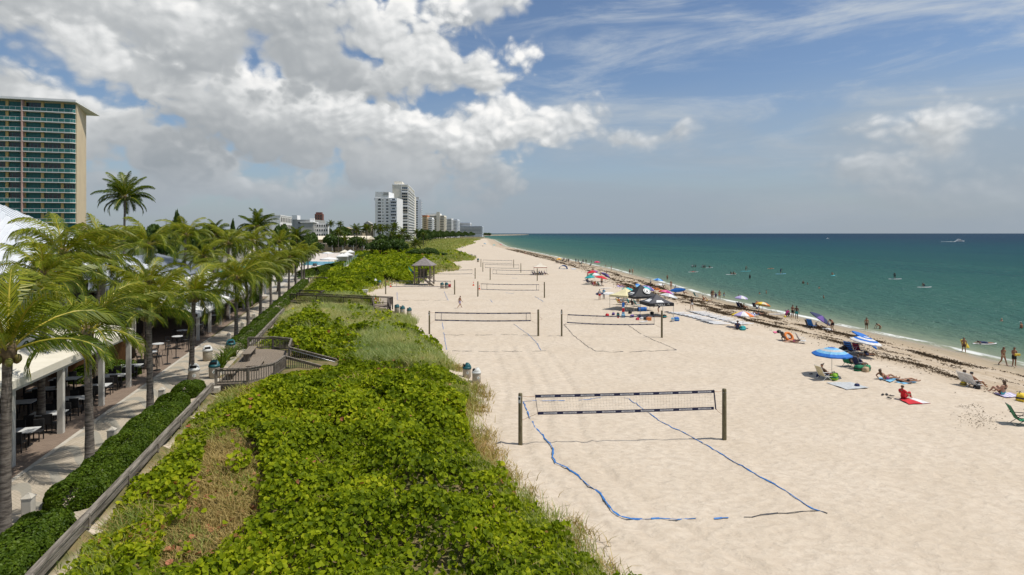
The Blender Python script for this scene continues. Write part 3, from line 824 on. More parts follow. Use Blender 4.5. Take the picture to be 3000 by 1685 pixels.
# second line of palms behind the dining terraces: photo column, crown row, distance
BACK = [(362, 533, 80, 1.05, True, 'very tall dark palm standing alone against the sky by the yellow hotel tower'),
        (175, 642, 34, 1.0, False, 'palm with bright upright fronds below the yellow hotel tower'),
        (285, 655, 38, 1.05, False, 'bushy palm between the metal roofs behind the first awning'),
        (425, 640, 52, 1.15, False, 'wide palm crown directly below the very tall dark palm'),
        (540, 638, 75, 1.1, False, 'dark-topped palm with arching fronds right of the wide crown'),
        (625, 650, 84, 1.0, True, 'small dark palm far behind the awnings'),
        (750, 632, 105, 1.0, True, 'dark palm in front of the white slab building'),
        (430, 760, 42, .8, False, 'low young palm with feathery fronds over the silver shrub'),
        (665, 662, 66, 1.0, False, 'palm with pale raised spears above the white awning'),
        (735, 664, 78, 1.0, False, 'palm crowding the row above the far end of the awning'),
        (120, 690, 29, .95, False, 'palm tucked behind the thick trunk at the left edge'),
        (590, 705, 56, .8, False, 'short palm against the grey metal roof'),
        (815, 674, 98, 1.0, False, 'palm rising behind the teal-roofed kiosk'),
        (865, 668, 120, 1.0, True, 'dark palm behind the kiosk, nearest the pool')]
for i, (u, v, y, sc, dk, lab) in enumerate(BACK):
    x = (u - CX) / F * y; zc = CAMZ + (HV - v) / F * y - 2.1 * sc
    palm(x, y, .8, zc - .8, lab, (i % 4 if i else 0), i * 1.3, sc, (.2, 0), 'palms behind the dining terraces', dk)
# palms of the club gardens and in front of the towers
FARP = [(1218, 715, 150, 1.35, 'lone fan-shaped palm on the dune in front of the tall cream tower'),
        (1074, 672, 178, 1.35, 'tall palm in the club garden with a long bare trunk'),
        (1043, 675, 185, 1.3, 'palm in the club garden, left of the long bare trunk'),
        (991, 684, 170, 1.25, 'palm against the cream club roof'),
        (968, 658, 260, 1.2, 'small dark palm beyond the club roof, left of its twin'), (996, 657, 255, 1.25, 'small dark palm beyond the club roof, right of its twin'),
        (1115, 675, 190, 1.2, 'palm at the foot of the white arched tower'), (1132, 668, 235, 1.35, 'palm in front of the white arched tower windows'),
        (1155, 668, 240, 1.4, 'palm between the white and the cream tower'), (1148, 688, 190, 1.2, 'low palm before the gap of the two big towers'),
        (1178, 683, 215, 1.3, 'palm at the left foot of the cream tower'), (1168, 697, 175, 1.1, 'low palm above the garden shrubs'),
        (1222, 684, 250, 1.3, 'palm at the right foot of the cream tower'), (1240, 690, 240, 1.1, 'palm at the start of the dune treeline'),
        (1098, 668, 245, 1.2, 'palm at the left foot of the white arched tower'), (1195, 695, 200, 1.1, 'palm left of the lone fan palm'),
        (1010, 705, 165, 1.0, 'short palm in front of the club terrace'), (1062, 706, 162, 1.0, 'short palm beside the club hedge')]
for i, (u, v, y, sc, lab) in enumerate(FARP):
    y = 277 if i == 0 else y * 1.62; sc *= .88
    x = (u - CX) / F * y; zc = CAMZ + (HV - v) / F * y
    z0 = float(H(x, y))
    palm(x, y, z0, max(zc - z0, 2.0), lab, i, i * 1.9, sc * .95, (.1, 0), 'palms in the club gardens', True, coco=False)

# broad-leaved trees and shrubs
M_TREE = leaf_mat('tree_leaf', [(0, (.014, .036, .007)), (.45, (.035, .075, .010)), (.8, (.065, .115, .014)), (1, (.10, .15, .02))], rough=.5, transl=.25)
M_SILV = leaf_mat('silver_leaf', [(0, (.14, .17, .12)), (.5, (.28, .32, .25)), (1, (.46, .50, .42))], rough=.6, transl=.2, tcol=(1, 1, .8))
M_HEDGE = leaf_mat('hedge_leaf', [(0, (.030, .065, .005)), (.5, (.075, .125, .008)), (.85, (.12, .18, .012)), (1, (.20, .24, .02))], rough=.5, transl=.3, spec=.2)
M_WOODB = pmat('branch_bark', (.12, .09, .06), (.06, .045, .03), 4, .9)
def bush_mesh(seed, n, rx, ry, rz, size, mat, lobes=7, name='crown', flat=.35):
    r = np.random.default_rng(seed)
    P, N, A = [], [], []
    for i in range(lobes):
        a = r.uniform(0, 6.28); q = r.uniform(0, .62) ** .7
        c = np.array([q * rx * math.cos(a), q * ry * math.sin(a), rz * (1.0 - .55 * q * q + r.uniform(-.18, .12))])
        lr = r.uniform(.34, .55)
        m = n // lobes
        d = r.normal(0, 1, (m, 3)); d[:, 2] = np.abs(d[:, 2]) - flat * r.random(m); d /= np.linalg.norm(d, axis=1, keepdims=True)
        rad = lr * (1 - .5 * r.random(m) ** 2.2)
        P.append(c + d * rad[:, None] * np.array([rx, ry, rz])); N.append(d + np.array([0, 0, .4]))
        A.append(np.clip(.25 + .5 * r.random(m) + .25 * r.random() + .15 * d[:, 2], 0, 1))
    P = np.concatenate(P); P[:, 2] = np.maximum(P[:, 2], .02)
    N = np.concatenate(N); N /= np.linalg.norm(N, axis=1, keepdims=True)
    return leaves_mesh(name, P, size, mat, .5, .8, N, np.concatenate(A), seed=seed)
BUSH = [bush_mesh(200 + k, 2600, 3.2, 3.2, 2.6, .55, M_TREE, 9) for k in range(3)]
def limbs(h, seed, r0=.16):
    r = random.Random(seed); mb = MB()
    mb.tube([(0, 0, -.2), (.05, .03, h * .4), (.02, .1, h * .7)], [r0, r0 * .75, r0 * .45], 7)
    for k in range(5):
        a = k * 1.3 + r.random(); l = h * .55
        mb.tube([(.03, .03, h * (.25 + .08 * k)), (math.cos(a) * l * .5, math.sin(a) * l * .5, h * .62), (math.cos(a) * l, math.sin(a) * l, h * .95)], [r0 * .5, r0 * .35, r0 * .12], 5)
    return mb.mesh('trunk', M_WOODB, True)
LIMB = limbs(2.6, 5)
def shrub(x, y, z, sc, label, k=0, group='garden shrubs', name='shrub', cat='shrub', sz=1.0, rz=0.0, mesh=None):
    o = thing(name, label, cat, (x, y, z), rz, group)
    o.scale = (sc, sc, sc * sz)
    obj('crown', mesh or BUSH[k % 3], o)
    obj('trunk', LIMB, o)
    return o
def at(u, v, y, z=None):
    return (u - CX) / F * y, y, (CAMZ + (HV - v) / F * y) if z is None else z
TREES = [(300, 210, 60, 668, 'rounded tree between the hotel tower and the very tall palm'), (395, 230, 70, 672, 'rounded tree just right of the very tall palm'), (455, 250, 60, 668, 'tree on the skyline left of the pine-like tree'), (560, 270, 70, 674, 'tree on the skyline right of the pine-like tree'), (640, 280, 70, 676, 'tree on the skyline left of the slab building'), (150, 130, 120, 690, 'broad tree below the hotel tower, left'), (60, 120, 140, 694, 'broad tree behind the pavilion roof at the left edge'), (240, 140, 90, 690, 'broad tree below the hotel tower, right'), (980, 300, 70, 693, 'big dense round tree behind the pool terrace'), (1115, 245, 60, 706, 'wide dark shrub mass below the garden palms'), (1165, 250, 60, 704, 'dark shrub to the left of the lone fan palm'),
         (1090, 262, 45, 712, 'dark shrub between pool hedge and garden palms'), (1255, 245, 60, 728, 'low spreading shrub right of the lone fan palm'), (1215, 240, 50, 732, 'low shrub under the lone fan palm'),
         (1295, 240, 40, 741, 'last low shrub trailing into the dune grass'), (930, 270, 35, 714, 'shrub behind the pool umbrellas, left side'), (1045, 310, 60, 697, 'dark tree under the club palms'),
         (905, 250, 50, 690, 'dark tree behind the last promenade palms'), (945, 450, 60, 664, 'green tree crown beyond the club, left'), (1000, 480, 60, 668, 'green tree crown beyond the club, right'),
         (1165, 360, 50, 690, 'shrub at the foot of the cream tower'), (1118, 370, 50, 690, 'shrub at the foot of the white arched tower'), (870, 215, 40, 690, 'tree behind the kiosk roof'),
         (820, 260, 50, 668, 'tree below the white slab building'), (700, 200, 60, 680, 'tree hidden among the back palms'), (600, 170, 70, 676, 'dark tree behind the back palms, middle'), (480, 150, 80, 676, 'dark tree behind the back palms, left'),
         (518, 190, 30, 632, 'tall dark pine-like tree on the skyline'), (683, 260, 16, 652, 'narrow dark tree on the skyline')]
def tree_px(u, y, w, vt, lab, i, grp):
    x = (u - CX) / F * y; z = float(H(x, y)) - .2; sc = w * y / F / 2 / 3.1; h = CAMZ + (HV - vt) / F * y - z
    nm = 'tree' if h > 4.5 else 'shrub'
    return shrub(x, y, z, sc, lab, i, grp, nm, nm, h / (3.55 * sc), i * 1.1)
for i, (u, y, w, vt, lab) in enumerate(TREES): tree_px(u, y, w, vt, lab, i, 'trees beyond the promenade')
# tree belt in front of the far towers: one tree after another
for i in range(26):
    f = i / 25
    tree_px(1236 + f * 150, 400 + 1100 * f, 26 - 12 * f, 676 + 3 * (i % 3) + f * 4, 'dark tree in the belt at the foot of the far condominiums', i, 'tree belt below the far condominiums')
for i in range(4):
    y = 2300.0; u = 1416 + i * 5.5
    shrub((u - CX) / F * y, y, -.5, 3.2, 'tree on the far point beyond the last buildings', i, 'trees on the far point', 'tree', 'tree', .9 + .2 * (i % 2), i)

# clipped hedge between promenade and dune rail, in lengths separated by gaps
def hedge(s0, s1, t0, t1, h, label, seed, leaf=.10, dens=1050, lump=.28, name='hedge', mat=None, frame=None, z0=.8):
    r = np.random.default_rng(seed)
    n = int((s1 - s0) * (t1 - t0 + 1.4 * h) * dens)
    s = r.uniform(s0, s1, n); a = r.uniform(-.25, math.pi + .25, n)
    hs = h * (1 - lump + 2 * lump * fbm(s / 1.1, s * 0 + seed, seed, 2))
    wd = (t1 - t0) / 2 * (1 - lump * .6 + lump * 1.2 * fbm(s / .9, s * 0 + 9, seed + 3, 2))
    endf = np.minimum(1, np.sqrt(np.clip(np.minimum(s - s0, s1 - s) / .5, .05, 1)))
    sq = lambda v: np.sign(v) * np.abs(v) ** .6
    rad = (1 - .22 * r.random(n) ** 2)
    t = (t0 + t1) / 2 + sq(np.cos(a)) * wd * rad * endf; zz = z0 + np.maximum(sq(np.sin(a)), -.1) * hs * rad * endf
    x = -9.0 + s * BD[0] + t * BN[0]; y = s * BD[1] + t * BN[1]
    nn = np.cos(a)[:, None] * np.array([BN[0], BN[1], 0]) + np.sin(a)[:, None] * np.array([0, 0, 1.0])
    rnd = np.clip(.15 + .55 * r.random(n) + .5 * (fbm(s / .35, a * 2, seed + 5, 2) - .35), 0, 1)
    o = obj(name, leaves_mesh(name, np.stack([x, y, np.maximum(zz, z0 + .02)], 1), leaf, mat or M_HEDGE, .55, .75, nn, rnd, seed=seed))
    return tag(o, label, 'hedge')
HG = 'clipped hedge lengths along the promenade'
for h in (hedge(8, 20.6, -2.0, -.25, .75, 'clipped dark green hedge at the bottom left corner of the photo', 61),
          hedge(21.3, 34.6, -2.0, -.25, .78, 'clipped dark green hedge around two palm trunks beside the weathered rail', 62),
          hedge(35.6, 38.2, -1.9, -.35, .8, 'short clipped hedge block right before the recycling bins', 63),
          hedge(50.6, 75, -1.9, -.2, .75, 'long clipped hedge past the deck, below the promenade palms', 64, .10, 330),
          hedge(75.5, 120, -1.9, -.2, .75, 'far hedge running up to the second boardwalk', 65, .14, 120)): h['group'] = HG
# ------------------------------------------------------------------ promenade paving
def paver_mat(name, c1, c2, c3, wave):
    m = bpy.data.materials.new(name); m.use_nodes = True
    t = NT(m.node_tree); bs = m.node_tree.nodes['Principled BSDF']
    tc = t.n('ShaderNodeTexCoord').outputs['Object']
    br = t.n('ShaderNodeTexBrick'); t.link(t.mapping(tc, rot=(0, 0, R(45) if wave else 0)), br.inputs['Vector'])
    br.inputs['Scale'].default_value = 1.0; br.inputs['Brick Width'].default_value = .24; br.inputs['Row Height'].default_value = .12
    br.inputs['Mortar Size'].default_value = .006; br.inputs['Color1'].default_value = c1 + (1,); br.inputs['Color2'].default_value = c2 + (1,)
    br.inputs['Mortar'].default_value = tuple(v * .55 for v in c1) + (1,)
    c = br.outputs['Color']
    if wave:
        sp = t.n('ShaderNodeSeparateXYZ'); t.link(tc, sp.inputs[0])
        # grey ribbons laid into the cream paving, meandering along the walk
        ph = t.math('ADD', t.math('MULTIPLY', sp.outputs[1], .95), t.math('MULTIPLY', t.math('SINE', t.math('MULTIPLY', sp.outputs[0], 2.0)), 1.0))
        rib = t.ramp(t.math('SINE', t.math('MULTIPLY', ph, 3.2)), .35, .62)
        c = t.mix(t.math('MULTIPLY', rib, .75), c, c3)
    st = t.ramp(t.noise(tc, .8, 5, .6), .35, .7)
    c = t.mix(t.math('MULTIPLY', st, .28), c, tuple(v * .6 for v in c1))
    t.link(c, bs.inputs['Base Color']); bs.inputs['Roughness'].default_value = .85; bs.inputs['Specular IOR Level'].default_value = .2
    return m
M_PAVE = paver_mat('cream_pavers', (.47, .405, .315), (.42, .36, .275), (.27, .265, .23), True)
M_PAVEB = paver_mat('brown_pavers', (.25, .19, .145), (.20, .15, .115), (.2, .2, .2), False)
M_CONC = pmat('pale_concrete', (.50, .46, .39), (.40, .37, .31), 2.0, .85, bump=.15)
M_ASPH = pmat('back_yard_ground', (.11, .11, .085), (.06, .075, .03), .35, .95)
def strip(name, s0, s1, t0, t1, z, mat, kind='structure', label=None, cat=None):
    mb = MB(); mb.box(((t0 + t1) / 2, (s0 + s1) / 2, z / 2 - .5 if z > 1 else z - .15), (t1 - t0, s1 - s0, .3))
    o = mb.build(name, mat, None, (-9, 0, 0), (0, 0, BRZ))
    tag(o, label, cat, kind=kind); return o
strip('promenade_paving', 2, 150, -4.35, -.28, .815, M_PAVE)
strip('paving_edge_band', 2, 58, -4.55, -4.35, .82, M_CONC)
strip('terrace_paving', 2, 95, -22.0, -4.55, .812, M_PAVEB)
strip('side_landing', 37.9, 40.6, -.28, .35, .83, M_CONC)
strip('kiosk_yard_paving', 95, 150, -30.0, -4.35, .806, M_CONC)
# ------------------------------------------------------------------ timber
M_WOODG = pmat('weathered_timber', (.27, .235, .195), (.11, .09, .07), 2.2, .88, bump=.8, stretch=(6, 6, 1.0), detail=6)
M_RAIL = pmat('rail_timber', (.27, .24, .20), (.10, .085, .068), 2.0, .9, bump=.8, stretch=(5, .45, 5), detail=7)
M_WOODT = pmat('weathered_plank', (.27, .22, .165), (.16, .13, .10), 2.2, .88, bump=.4, stretch=(5, 5, 1), detail=6)
M_WOODD = pmat('dark_timber', (.105, .085, .068), (.06, .048, .04), 3, .88, bump=.4)
M_POST = pmat('net_post_timber', (.19, .165, .095), (.12, .10, .055), 2.5, .85, bump=.4, stretch=(5, 5, 1))
def rail_beam(s0, s1, label):
    o = thing('timber_rail', label, 'low rail', ST(s0, 0, .8), BRZ, 'low timber rail lengths at the dune edge')
    n = max(2, int((s1 - s0) / 3.4)); d = (s1 - s0) / n
    for k in range(n):
        mb = MB(); mb.box((random.uniform(-.015, .015), d * (k + .5), .36), (.22, d - .015, .12), bev=.02); mb.build('top_board', M_RAIL, o)
    for k in range(n + 1):
        mb = MB(); mb.box((.02, min(max(d * k, .1), s1 - s0 - .1), .10), (.16, .16, .39)); mb.build('post', M_WOODG, o)
    mb = MB(); mb.box((.02, (s1 - s0) / 2, .15), (.10, s1 - s0, .29)); mb.build('side_board', M_RAIL, o)
    return o
rail_beam(6, 37.8, 'long weathered timber rail between near hedge and sea grape')
rail_beam(51.0, 75.5, 'weathered timber rail past the deck, leading to the boardwalk ramp')

def railing(pts, z, parent, h=1.0, slat=.16, wood=None, top_w=.14):
    """posts, cap rail and close balusters along a polyline at floor height z (local frame)"""
    wood = wood or M_WOODG
    for a, b in zip(pts[:-1], pts[1:]):
        za, zb = (a[2] if len(a) > 2 else z), (b[2] if len(b) > 2 else z)
        A, Bq = Vector((a[0], a[1], za)), Vector((b[0], b[1], zb)); L = (Bq - A).length
        mb = MB(); mb.beam(A + Vector((0, 0, h)), Bq + Vector((0, 0, h)), top_w, .05); mb.build('cap_rail', wood, parent)
        mb = MB(); mb.beam(A + Vector((0, 0, h - .12)), Bq + Vector((0, 0, h - .12)), .045, .11); mb.beam(A + Vector((0, 0, .14)), Bq + Vector((0, 0, .14)), .045, .10); mb.build('side_rail', wood, parent)
        mb = MB(); n = max(2, int(L / slat))
        for k in range(n):
            p = A.lerp(Bq, (k + .5) / n); mb.box((p.x, p.y, p.z + .5 * h), (.045, .045, h - .22))
        mb.build('balusters', wood, parent)
    for a in pts:
        mb = MB(); za = a[2] if len(a) > 2 else z
        mb.box((a[0], a[1], za + h / 2 - .35), (.13, .13, h + .66)); mb.build('post', wood, parent)

def loc_st(s, t):            # promenade frame -> local coordinates of a thing at ST(0,0) turned by BRZ
    return (t, s)
deck = thing('viewing_deck', 'eight-sided weathered timber deck with railings and stairs down to the sand', 'deck', ST(0, 0, 0), BRZ)
OCT = [(38.5, .05), (38.2, 2.0), (39.4, 3.45), (41.7, 3.85), (45.3, 3.75), (48.6, 3.6), (50.0, 2.0), (50.2, .05)]
mb = MB(); mb.prism([loc_st(*p) for p in OCT], .78, .92); mb.build('floor', M_WOODT, deck)
mb = MB()
for k in range(30):                        # board joints
    mb.box((.1 + k * .125, 44.2, .9235), (.012, 9.0 if k < 18 else 8.0 - (k - 18) * .2, .003))
mb.build('board_joints', M_WOODD, deck)
mb = MB(); mb.prism([loc_st(*p) for p in OCT], .45, .76); mb.build('skirt', M_WOODD, deck)
railing([loc_st(*p) for p in OCT[:4]], .92, deck)
railing([loc_st(*p) for p in OCT[4:]], .92, deck)
# stairs towards the sea
STS = [(41.8, 3.85), (45.2, 3.75)]; STE = [(40.6, 7.0), (43.6, 7.3)]
for k in range(6):
    f0, f1 = k / 6, (k + 1) / 6
    q = [Vector(loc_st(*p)) for p in (STS[0], STS[1], STE[1], STE[0])]
    a, b = q[0].lerp(q[3], f0), q[1].lerp(q[2], f0); c, d = q[1].lerp(q[2], f1 - .01), q[0].lerp(q[3], f1 - .01)
    z = .92 - .13 * (k + 1)
    mb = MB(); mb.prism([tuple(a), tuple(d), tuple(c), tuple(b)], z - .05, z); mb.build('step', M_WOODT, deck)
for i in (0, 1):
    a, b = loc_st(*STS[i]), loc_st(*STE[i])
    railing([(a[0], a[1], .92), (b[0], b[1], .12)], 0, deck, h=.95)
M_STEEL = pmat('steel_tube', (.55, .56, .56), (.45, .46, .47), 4, .35, metal=.8)
a, b = loc_st(44.9, 3.8), loc_st(43.3, 7.2)
mb = MB(); mb.tube([(a[0], a[1] - .1, 1.75), (b[0], b[1] - .1, .95), (b[0], b[1] - .1, .2)], .022, 6); mb.build('handrail', M_STEEL, deck, smooth=True)

def plank_bench(s, t, w, l, h, label, leg=True):
    o = thing('plank_bench', label, 'bench', ST(s, t, .92), BRZ, 'plank benches on the deck')
    mb = MB()
    n = max(2, int(w / .17))
    for k in range(n): mb.box((-w / 2 + (k + .5) * w / n, 0, h - .03), (w / n - .015, l, .06))
    mb.build('seat', M_WOODT, o)
    for sg in (-1, 1):
        mb = MB(); mb.box((0, sg * (l / 2 - .3), (h - .06) / 2), (w * .7, .12, h - .06)); mb.build('leg', M_WOODG, o)
    return o
plank_bench(46.6, .75, .62, 3.2, .62, 'tall plank bench near the back railing of the deck')
plank_bench(43.2, 1.75, .95, 3.0, .40, 'wide low plank bench in the middle of the deck')
plank_bench(40.7, .65, .60, 2.6, .45, 'plank bench at the near left corner of the deck, behind the bins')

# second walkway: long ramp across the dune
RW = thing('boardwalk_ramp', 'long dark timber boardwalk with slatted railings crossing the dune to the sand', 'boardwalk')
pa, pb, pc = P0(850, 862, 1.9), P0(1092, 873, 1.9), P0(1136, 873, 1.9)
A0, A1, A2 = Vector((pa[0], pa[1], .9)), Vector((pb[0], pb[1], .85)), Vector((pc[0], pc[1], .80))
dv = Vector((.25, 1.9, 0))
mb = MB(); mb.sheet([A0 - dv * .02, A2, A2 + dv, A0 + dv], 1, 1, None, .12); mb.build('floor', M_WOODT, RW)
railing([tuple(A0), tuple(A0.lerp(A1, .33)), tuple(A0.lerp(A1, .66)), tuple(A1)], .9, RW, 1.05, .16, M_WOODD, .2)
railing([tuple(A0 + dv), tuple((A0 + dv).lerp(A1 + dv, .33)), tuple((A0 + dv).lerp(A1 + dv, .66)), tuple(A2 + dv)], .9, RW, 1.05, .16, M_WOODD, .2)
e0, e1 = P0(1097, 922, .25), P0(1144, 919, .25)
E0, E1 = Vector((e0[0], e0[1], 0.0)), Vector((e1[0], e1[1], 0.0))
for k in range(9):
    f0, f1 = k / 9, (k + 1) / 9
    a, b = A1.lerp(E0, f0), A2.lerp(E1, f0); c, d = A2.lerp(E1, f1), A1.lerp(E0, f1)
    z = .82 - .09 * (k + 1)
    mb = MB(); mb.prism([tuple(a)[:2], tuple(d)[:2], tuple(c)[:2], tuple(b)[:2]], z - .05, z); mb.build('step', M_WOODT, RW)
railing([tuple(A1), (E0.x, E0.y, 0.05)], 0, RW, 1.05, .17, M_WOODD, .2)
railing([tuple(A2 + dv), tuple(A2), (E1.x, E1.y, 0.05)], 0, RW, 1.05, .17, M_WOODD, .2)
rw2 = thing('dune_crossing', 'short dark railed dune crossing near the end of the promenade palms', 'boardwalk')
for (u0, v0, u1, v1) in ((903, 813, 952, 812), (952, 812, 975, 823)):
    p, q = P0(u0, v0, 1.9), P0(u1, v1, 1.9)
    railing([(p[0], p[1], .85), (q[0], q[1], .85)], 0, rw2, 1.05, .2, M_WOODD, .22)
rw3 = thing('ramp_landing', 'dark timber landing railing just behind the boardwalk ramp', 'boardwalk')
p, q = P0(878, 850, 2.0), P0(950, 851, 2.0)
railing([(p[0], p[1], .95), (q[0], q[1], .95), (q[0] + .3, q[1] - 2.6, .95)], 0, rw3, 1.05, .17, M_WOODD, .2)

# ------------------------------------------------------------------ bollards
b0 = thing('stone_bollard', 'x', 'bollard', (0, 0, 0), 0, 'stone bollards along the hedge')
mb = MB(); mb.box((0, 0, .40), (.30, .30, .80), bev=.02); mb.build('shaft', M_CONC, b0)
mb = MB(); mb.lathe([(.235, .80), (.235, .83), (.02, .97)], 4, a0=math.pi / 4, cap1=True); mb.build('cap', M_CONC, b0)
BOL = [(21.0, 'square stone bollard nearest the camera, between two hedge lengths'), (28.0, 'stone bollard half sunk in the hedge, beside the second dining awning post'),
       (35.1, 'stone bollard at the end of the near hedge, before the short hedge block'), (54.2, 'stone bollard just past the deck by the palm with the big crown'),
       (60.6, 'stone bollard opposite the start of the white awning'), (67.3, 'stone bollard opposite the middle of the white awning'), (74.0, 'stone bollard just before the boardwalk ramp')]
for i, (s, lab) in enumerate(BOL):
    o = b0 if i == 0 else dup(b0)
    o.location = ST(s, -2.05 if i < 3 else -2.2, .81); o.rotation_euler = (0, 0, BRZ); o['label'] = lab

# ------------------------------------------------------------------ rubbish and recycling bins
M_BIN = pmat('bin_aggregate', (.44, .39, .31), (.33, .29, .23), 14, .9, bump=.3)
M_LIDG = pmat('lid_teal', (.012, .10, .115), (.008, .075, .09), 3, .45)
M_LIDW = pmat('lid_white', (.62, .63, .60), (.5, .51, .49), 3, .5)
M_DARK = pmat('dark_opening', (.012, .012, .012), (.008, .008, .008), 3, .8)
M_WHITE = pmat('white_paint', (.78, .78, .76), (.70, .70, .68), 2, .5)
M_GREENM = pmat('green_mark', (.02, .12, .05), (.02, .10, .05), 4, .6)
_mb = MB(); _mb.lathe([(.245, 0), (.30, .06), (.305, .62), (.29, .68)], 20); BIN_BODY = _mb.mesh('bin_body', M_BIN, True)
def lid_mesh(mat):
    mb = MB(); n = 18
    prof = [(.33, .66), (.335, .74), (.30, .80)]
    mb.lathe(prof, n, cap0=True, cap1=True)
    # hooded dome with one open side
    vs, fs = [], []
    for i in range(6):
        for k in range(n):
            a = 2 * math.pi * k / n; f = i / 5
            r = .30 * (1 - .45 * f ** 2); z = .80 + .26 * f * (1.0 if math.cos(a) < .35 else .30)
            vs.append((r * math.cos(a) * (1 - .12 * f), r * math.sin(a), z))
    for i in range(5):
        for k in range(n):
            k2 = (k + 1) % n
            fs.append((i * n + k, i * n + k2, (i + 1) * n + k2, (i + 1) * n + k))
    fs.append(tuple(5 * n + k for k in range(n)))
    mb.add(vs, fs)
    return mb.mesh('lid', mat, True)
LIDG, LIDW = lid_mesh(M_LIDG), lid_mesh(M_LIDW)
_mb = MB(); _mb.box((.20, 0, .91), (.11, .36, .12)); OPEN = _mb.mesh('opening', M_DARK)
def emblem(kind):
    """round sticker on the bin's side; the triangle of arrows or the litter sign"""
    mb = MB(); n = 20; r0 = .308
    def pt(y, z, o=.004):
        a = y / r0; return ((r0 + o) * math.cos(a), (r0 + o) * math.sin(a), z)
    vs = [pt(0, .40)] + [pt(.10 * math.cos(2 * math.pi * k / n), .40 + .10 * math.sin(2 * math.pi * k / n)) for k in range(n)]
    mb.add(vs, [(0, 1 + k, 1 + (k + 1) % n) for k in range(n)], 0)
    if kind == 'recycle':
        for j in range(3):
            a0 = R(90 + 120 * j)
            def q(a, r): return pt(r * math.cos(a), .40 + r * math.sin(a), .010)
            vs = [q(a0 - .75, .068), q(a0 - .75, .038), q(a0 + .30, .040), q(a0 + .30, .072)]
            mb.add(vs, [(0, 1, 2, 3)], 1)
            mb.add([q(a0 + .30, .026), q(a0 + .30, .088), q(a0 + .78, .058)], [(0, 1, 2)], 1)
    else:
        mb.add([pt(-.02, .45, .01), pt(.03, .45, .01), pt(-.01, .34, .01), pt(-.05, .34, .01)], [(0, 1, 2, 3)], 1)
        mb.add([pt(.03, .38, .01), pt(.06, .38, .01), pt(.06, .33, .01), pt(.03, .33, .01)], [(0, 1, 2, 3)], 1)
    return mb.mesh('emblem', [M_WHITE, M_GREENM])
EMB = {'recycle': emblem('recycle'), 'litter': emblem('litter')}
def bin_(p, rz, lid, kind, label, group, sc=1.0, erz=None):
    o = thing('litter_bin', label, 'bin', p, rz, group); o.scale = (sc,) * 3
    obj('bin_body', BIN_BODY, o)
    l = obj('lid', lid, o); obj('opening', OPEN, l)
    if kind: obj('emblem', EMB[kind], o, rot=(0, 0, (erz if erz is not None else R(-90)) - rz))
    return o
bn = 'concrete bins with hooded lids'
bin_(G(1368, 1106), R(200), LIDG, 'recycle', 'concrete bin with teal hood and recycling sign, on the sand behind the near net', bn, 1.0, R(-78))
bin_(G(1396, 1121), R(170), LIDW, 'litter', 'concrete bin with white hood beside the teal-hooded one, behind the near net', bn, 1.0, R(-62))
bin_(ST(40.2, -1.62, .82), R(-75), LIDW, 'recycle', 'concrete bin with white hood and recycling sign beside the deck', bn, 1.1, R(-60))
bin_(ST(40.9, -.55, .84), R(-75), LIDG, 'litter', 'concrete bin with teal hood beside the white-hooded one at the deck', bn, 1.1, R(-65))
bin_(ST(46.9, -2.3, .82), R(-60), LIDW, None, 'pale hooded bin among spiky plants behind the deck', bn, 1.1)
bin_(ST(49.2, -1.1, .82), R(-60), LIDG, None, 'teal hooded bin behind the deck near the back railing', bn, 1.1)
bin_(G(1163, 916), R(170), LIDG, None, 'bin with dark tilted hood, leftmost of the three at the foot of the boardwalk ramp', bn)
bin_(G(1179, 920), R(200), LIDG, 'litter', 'bin with blue-green hood, middle of the three at the foot of the boardwalk ramp', bn)
bin_(G(1199, 925), R(200), LIDG, 'litter', 'bin with teal hood, set apart on the right at the foot of the boardwalk ramp', bn)
bin_(G(1295, 845), R(200), LIDG, None, 'left bin of the pair under the lifeguard hut', bn, 1.1)
bin_(G(1308, 845), R(200), LIDG, None, 'right bin of the pair under the lifeguard hut', bn, 1.1)
bin_(G(1099, 834), R(200), LIDW, None, 'white-lidded bin at the edge of the dune near the hut net', bn, 1.1)
bin_(G(1112, 838), R(200), LIDG, None, 'dark-lidded bin at the edge of the dune near the hut net', bn, 1.1)
bin_(G(1400.5, 768), R(200), LIDG, None, 'dark bin leaning on the sand beside the far nets', bn, 1.3)

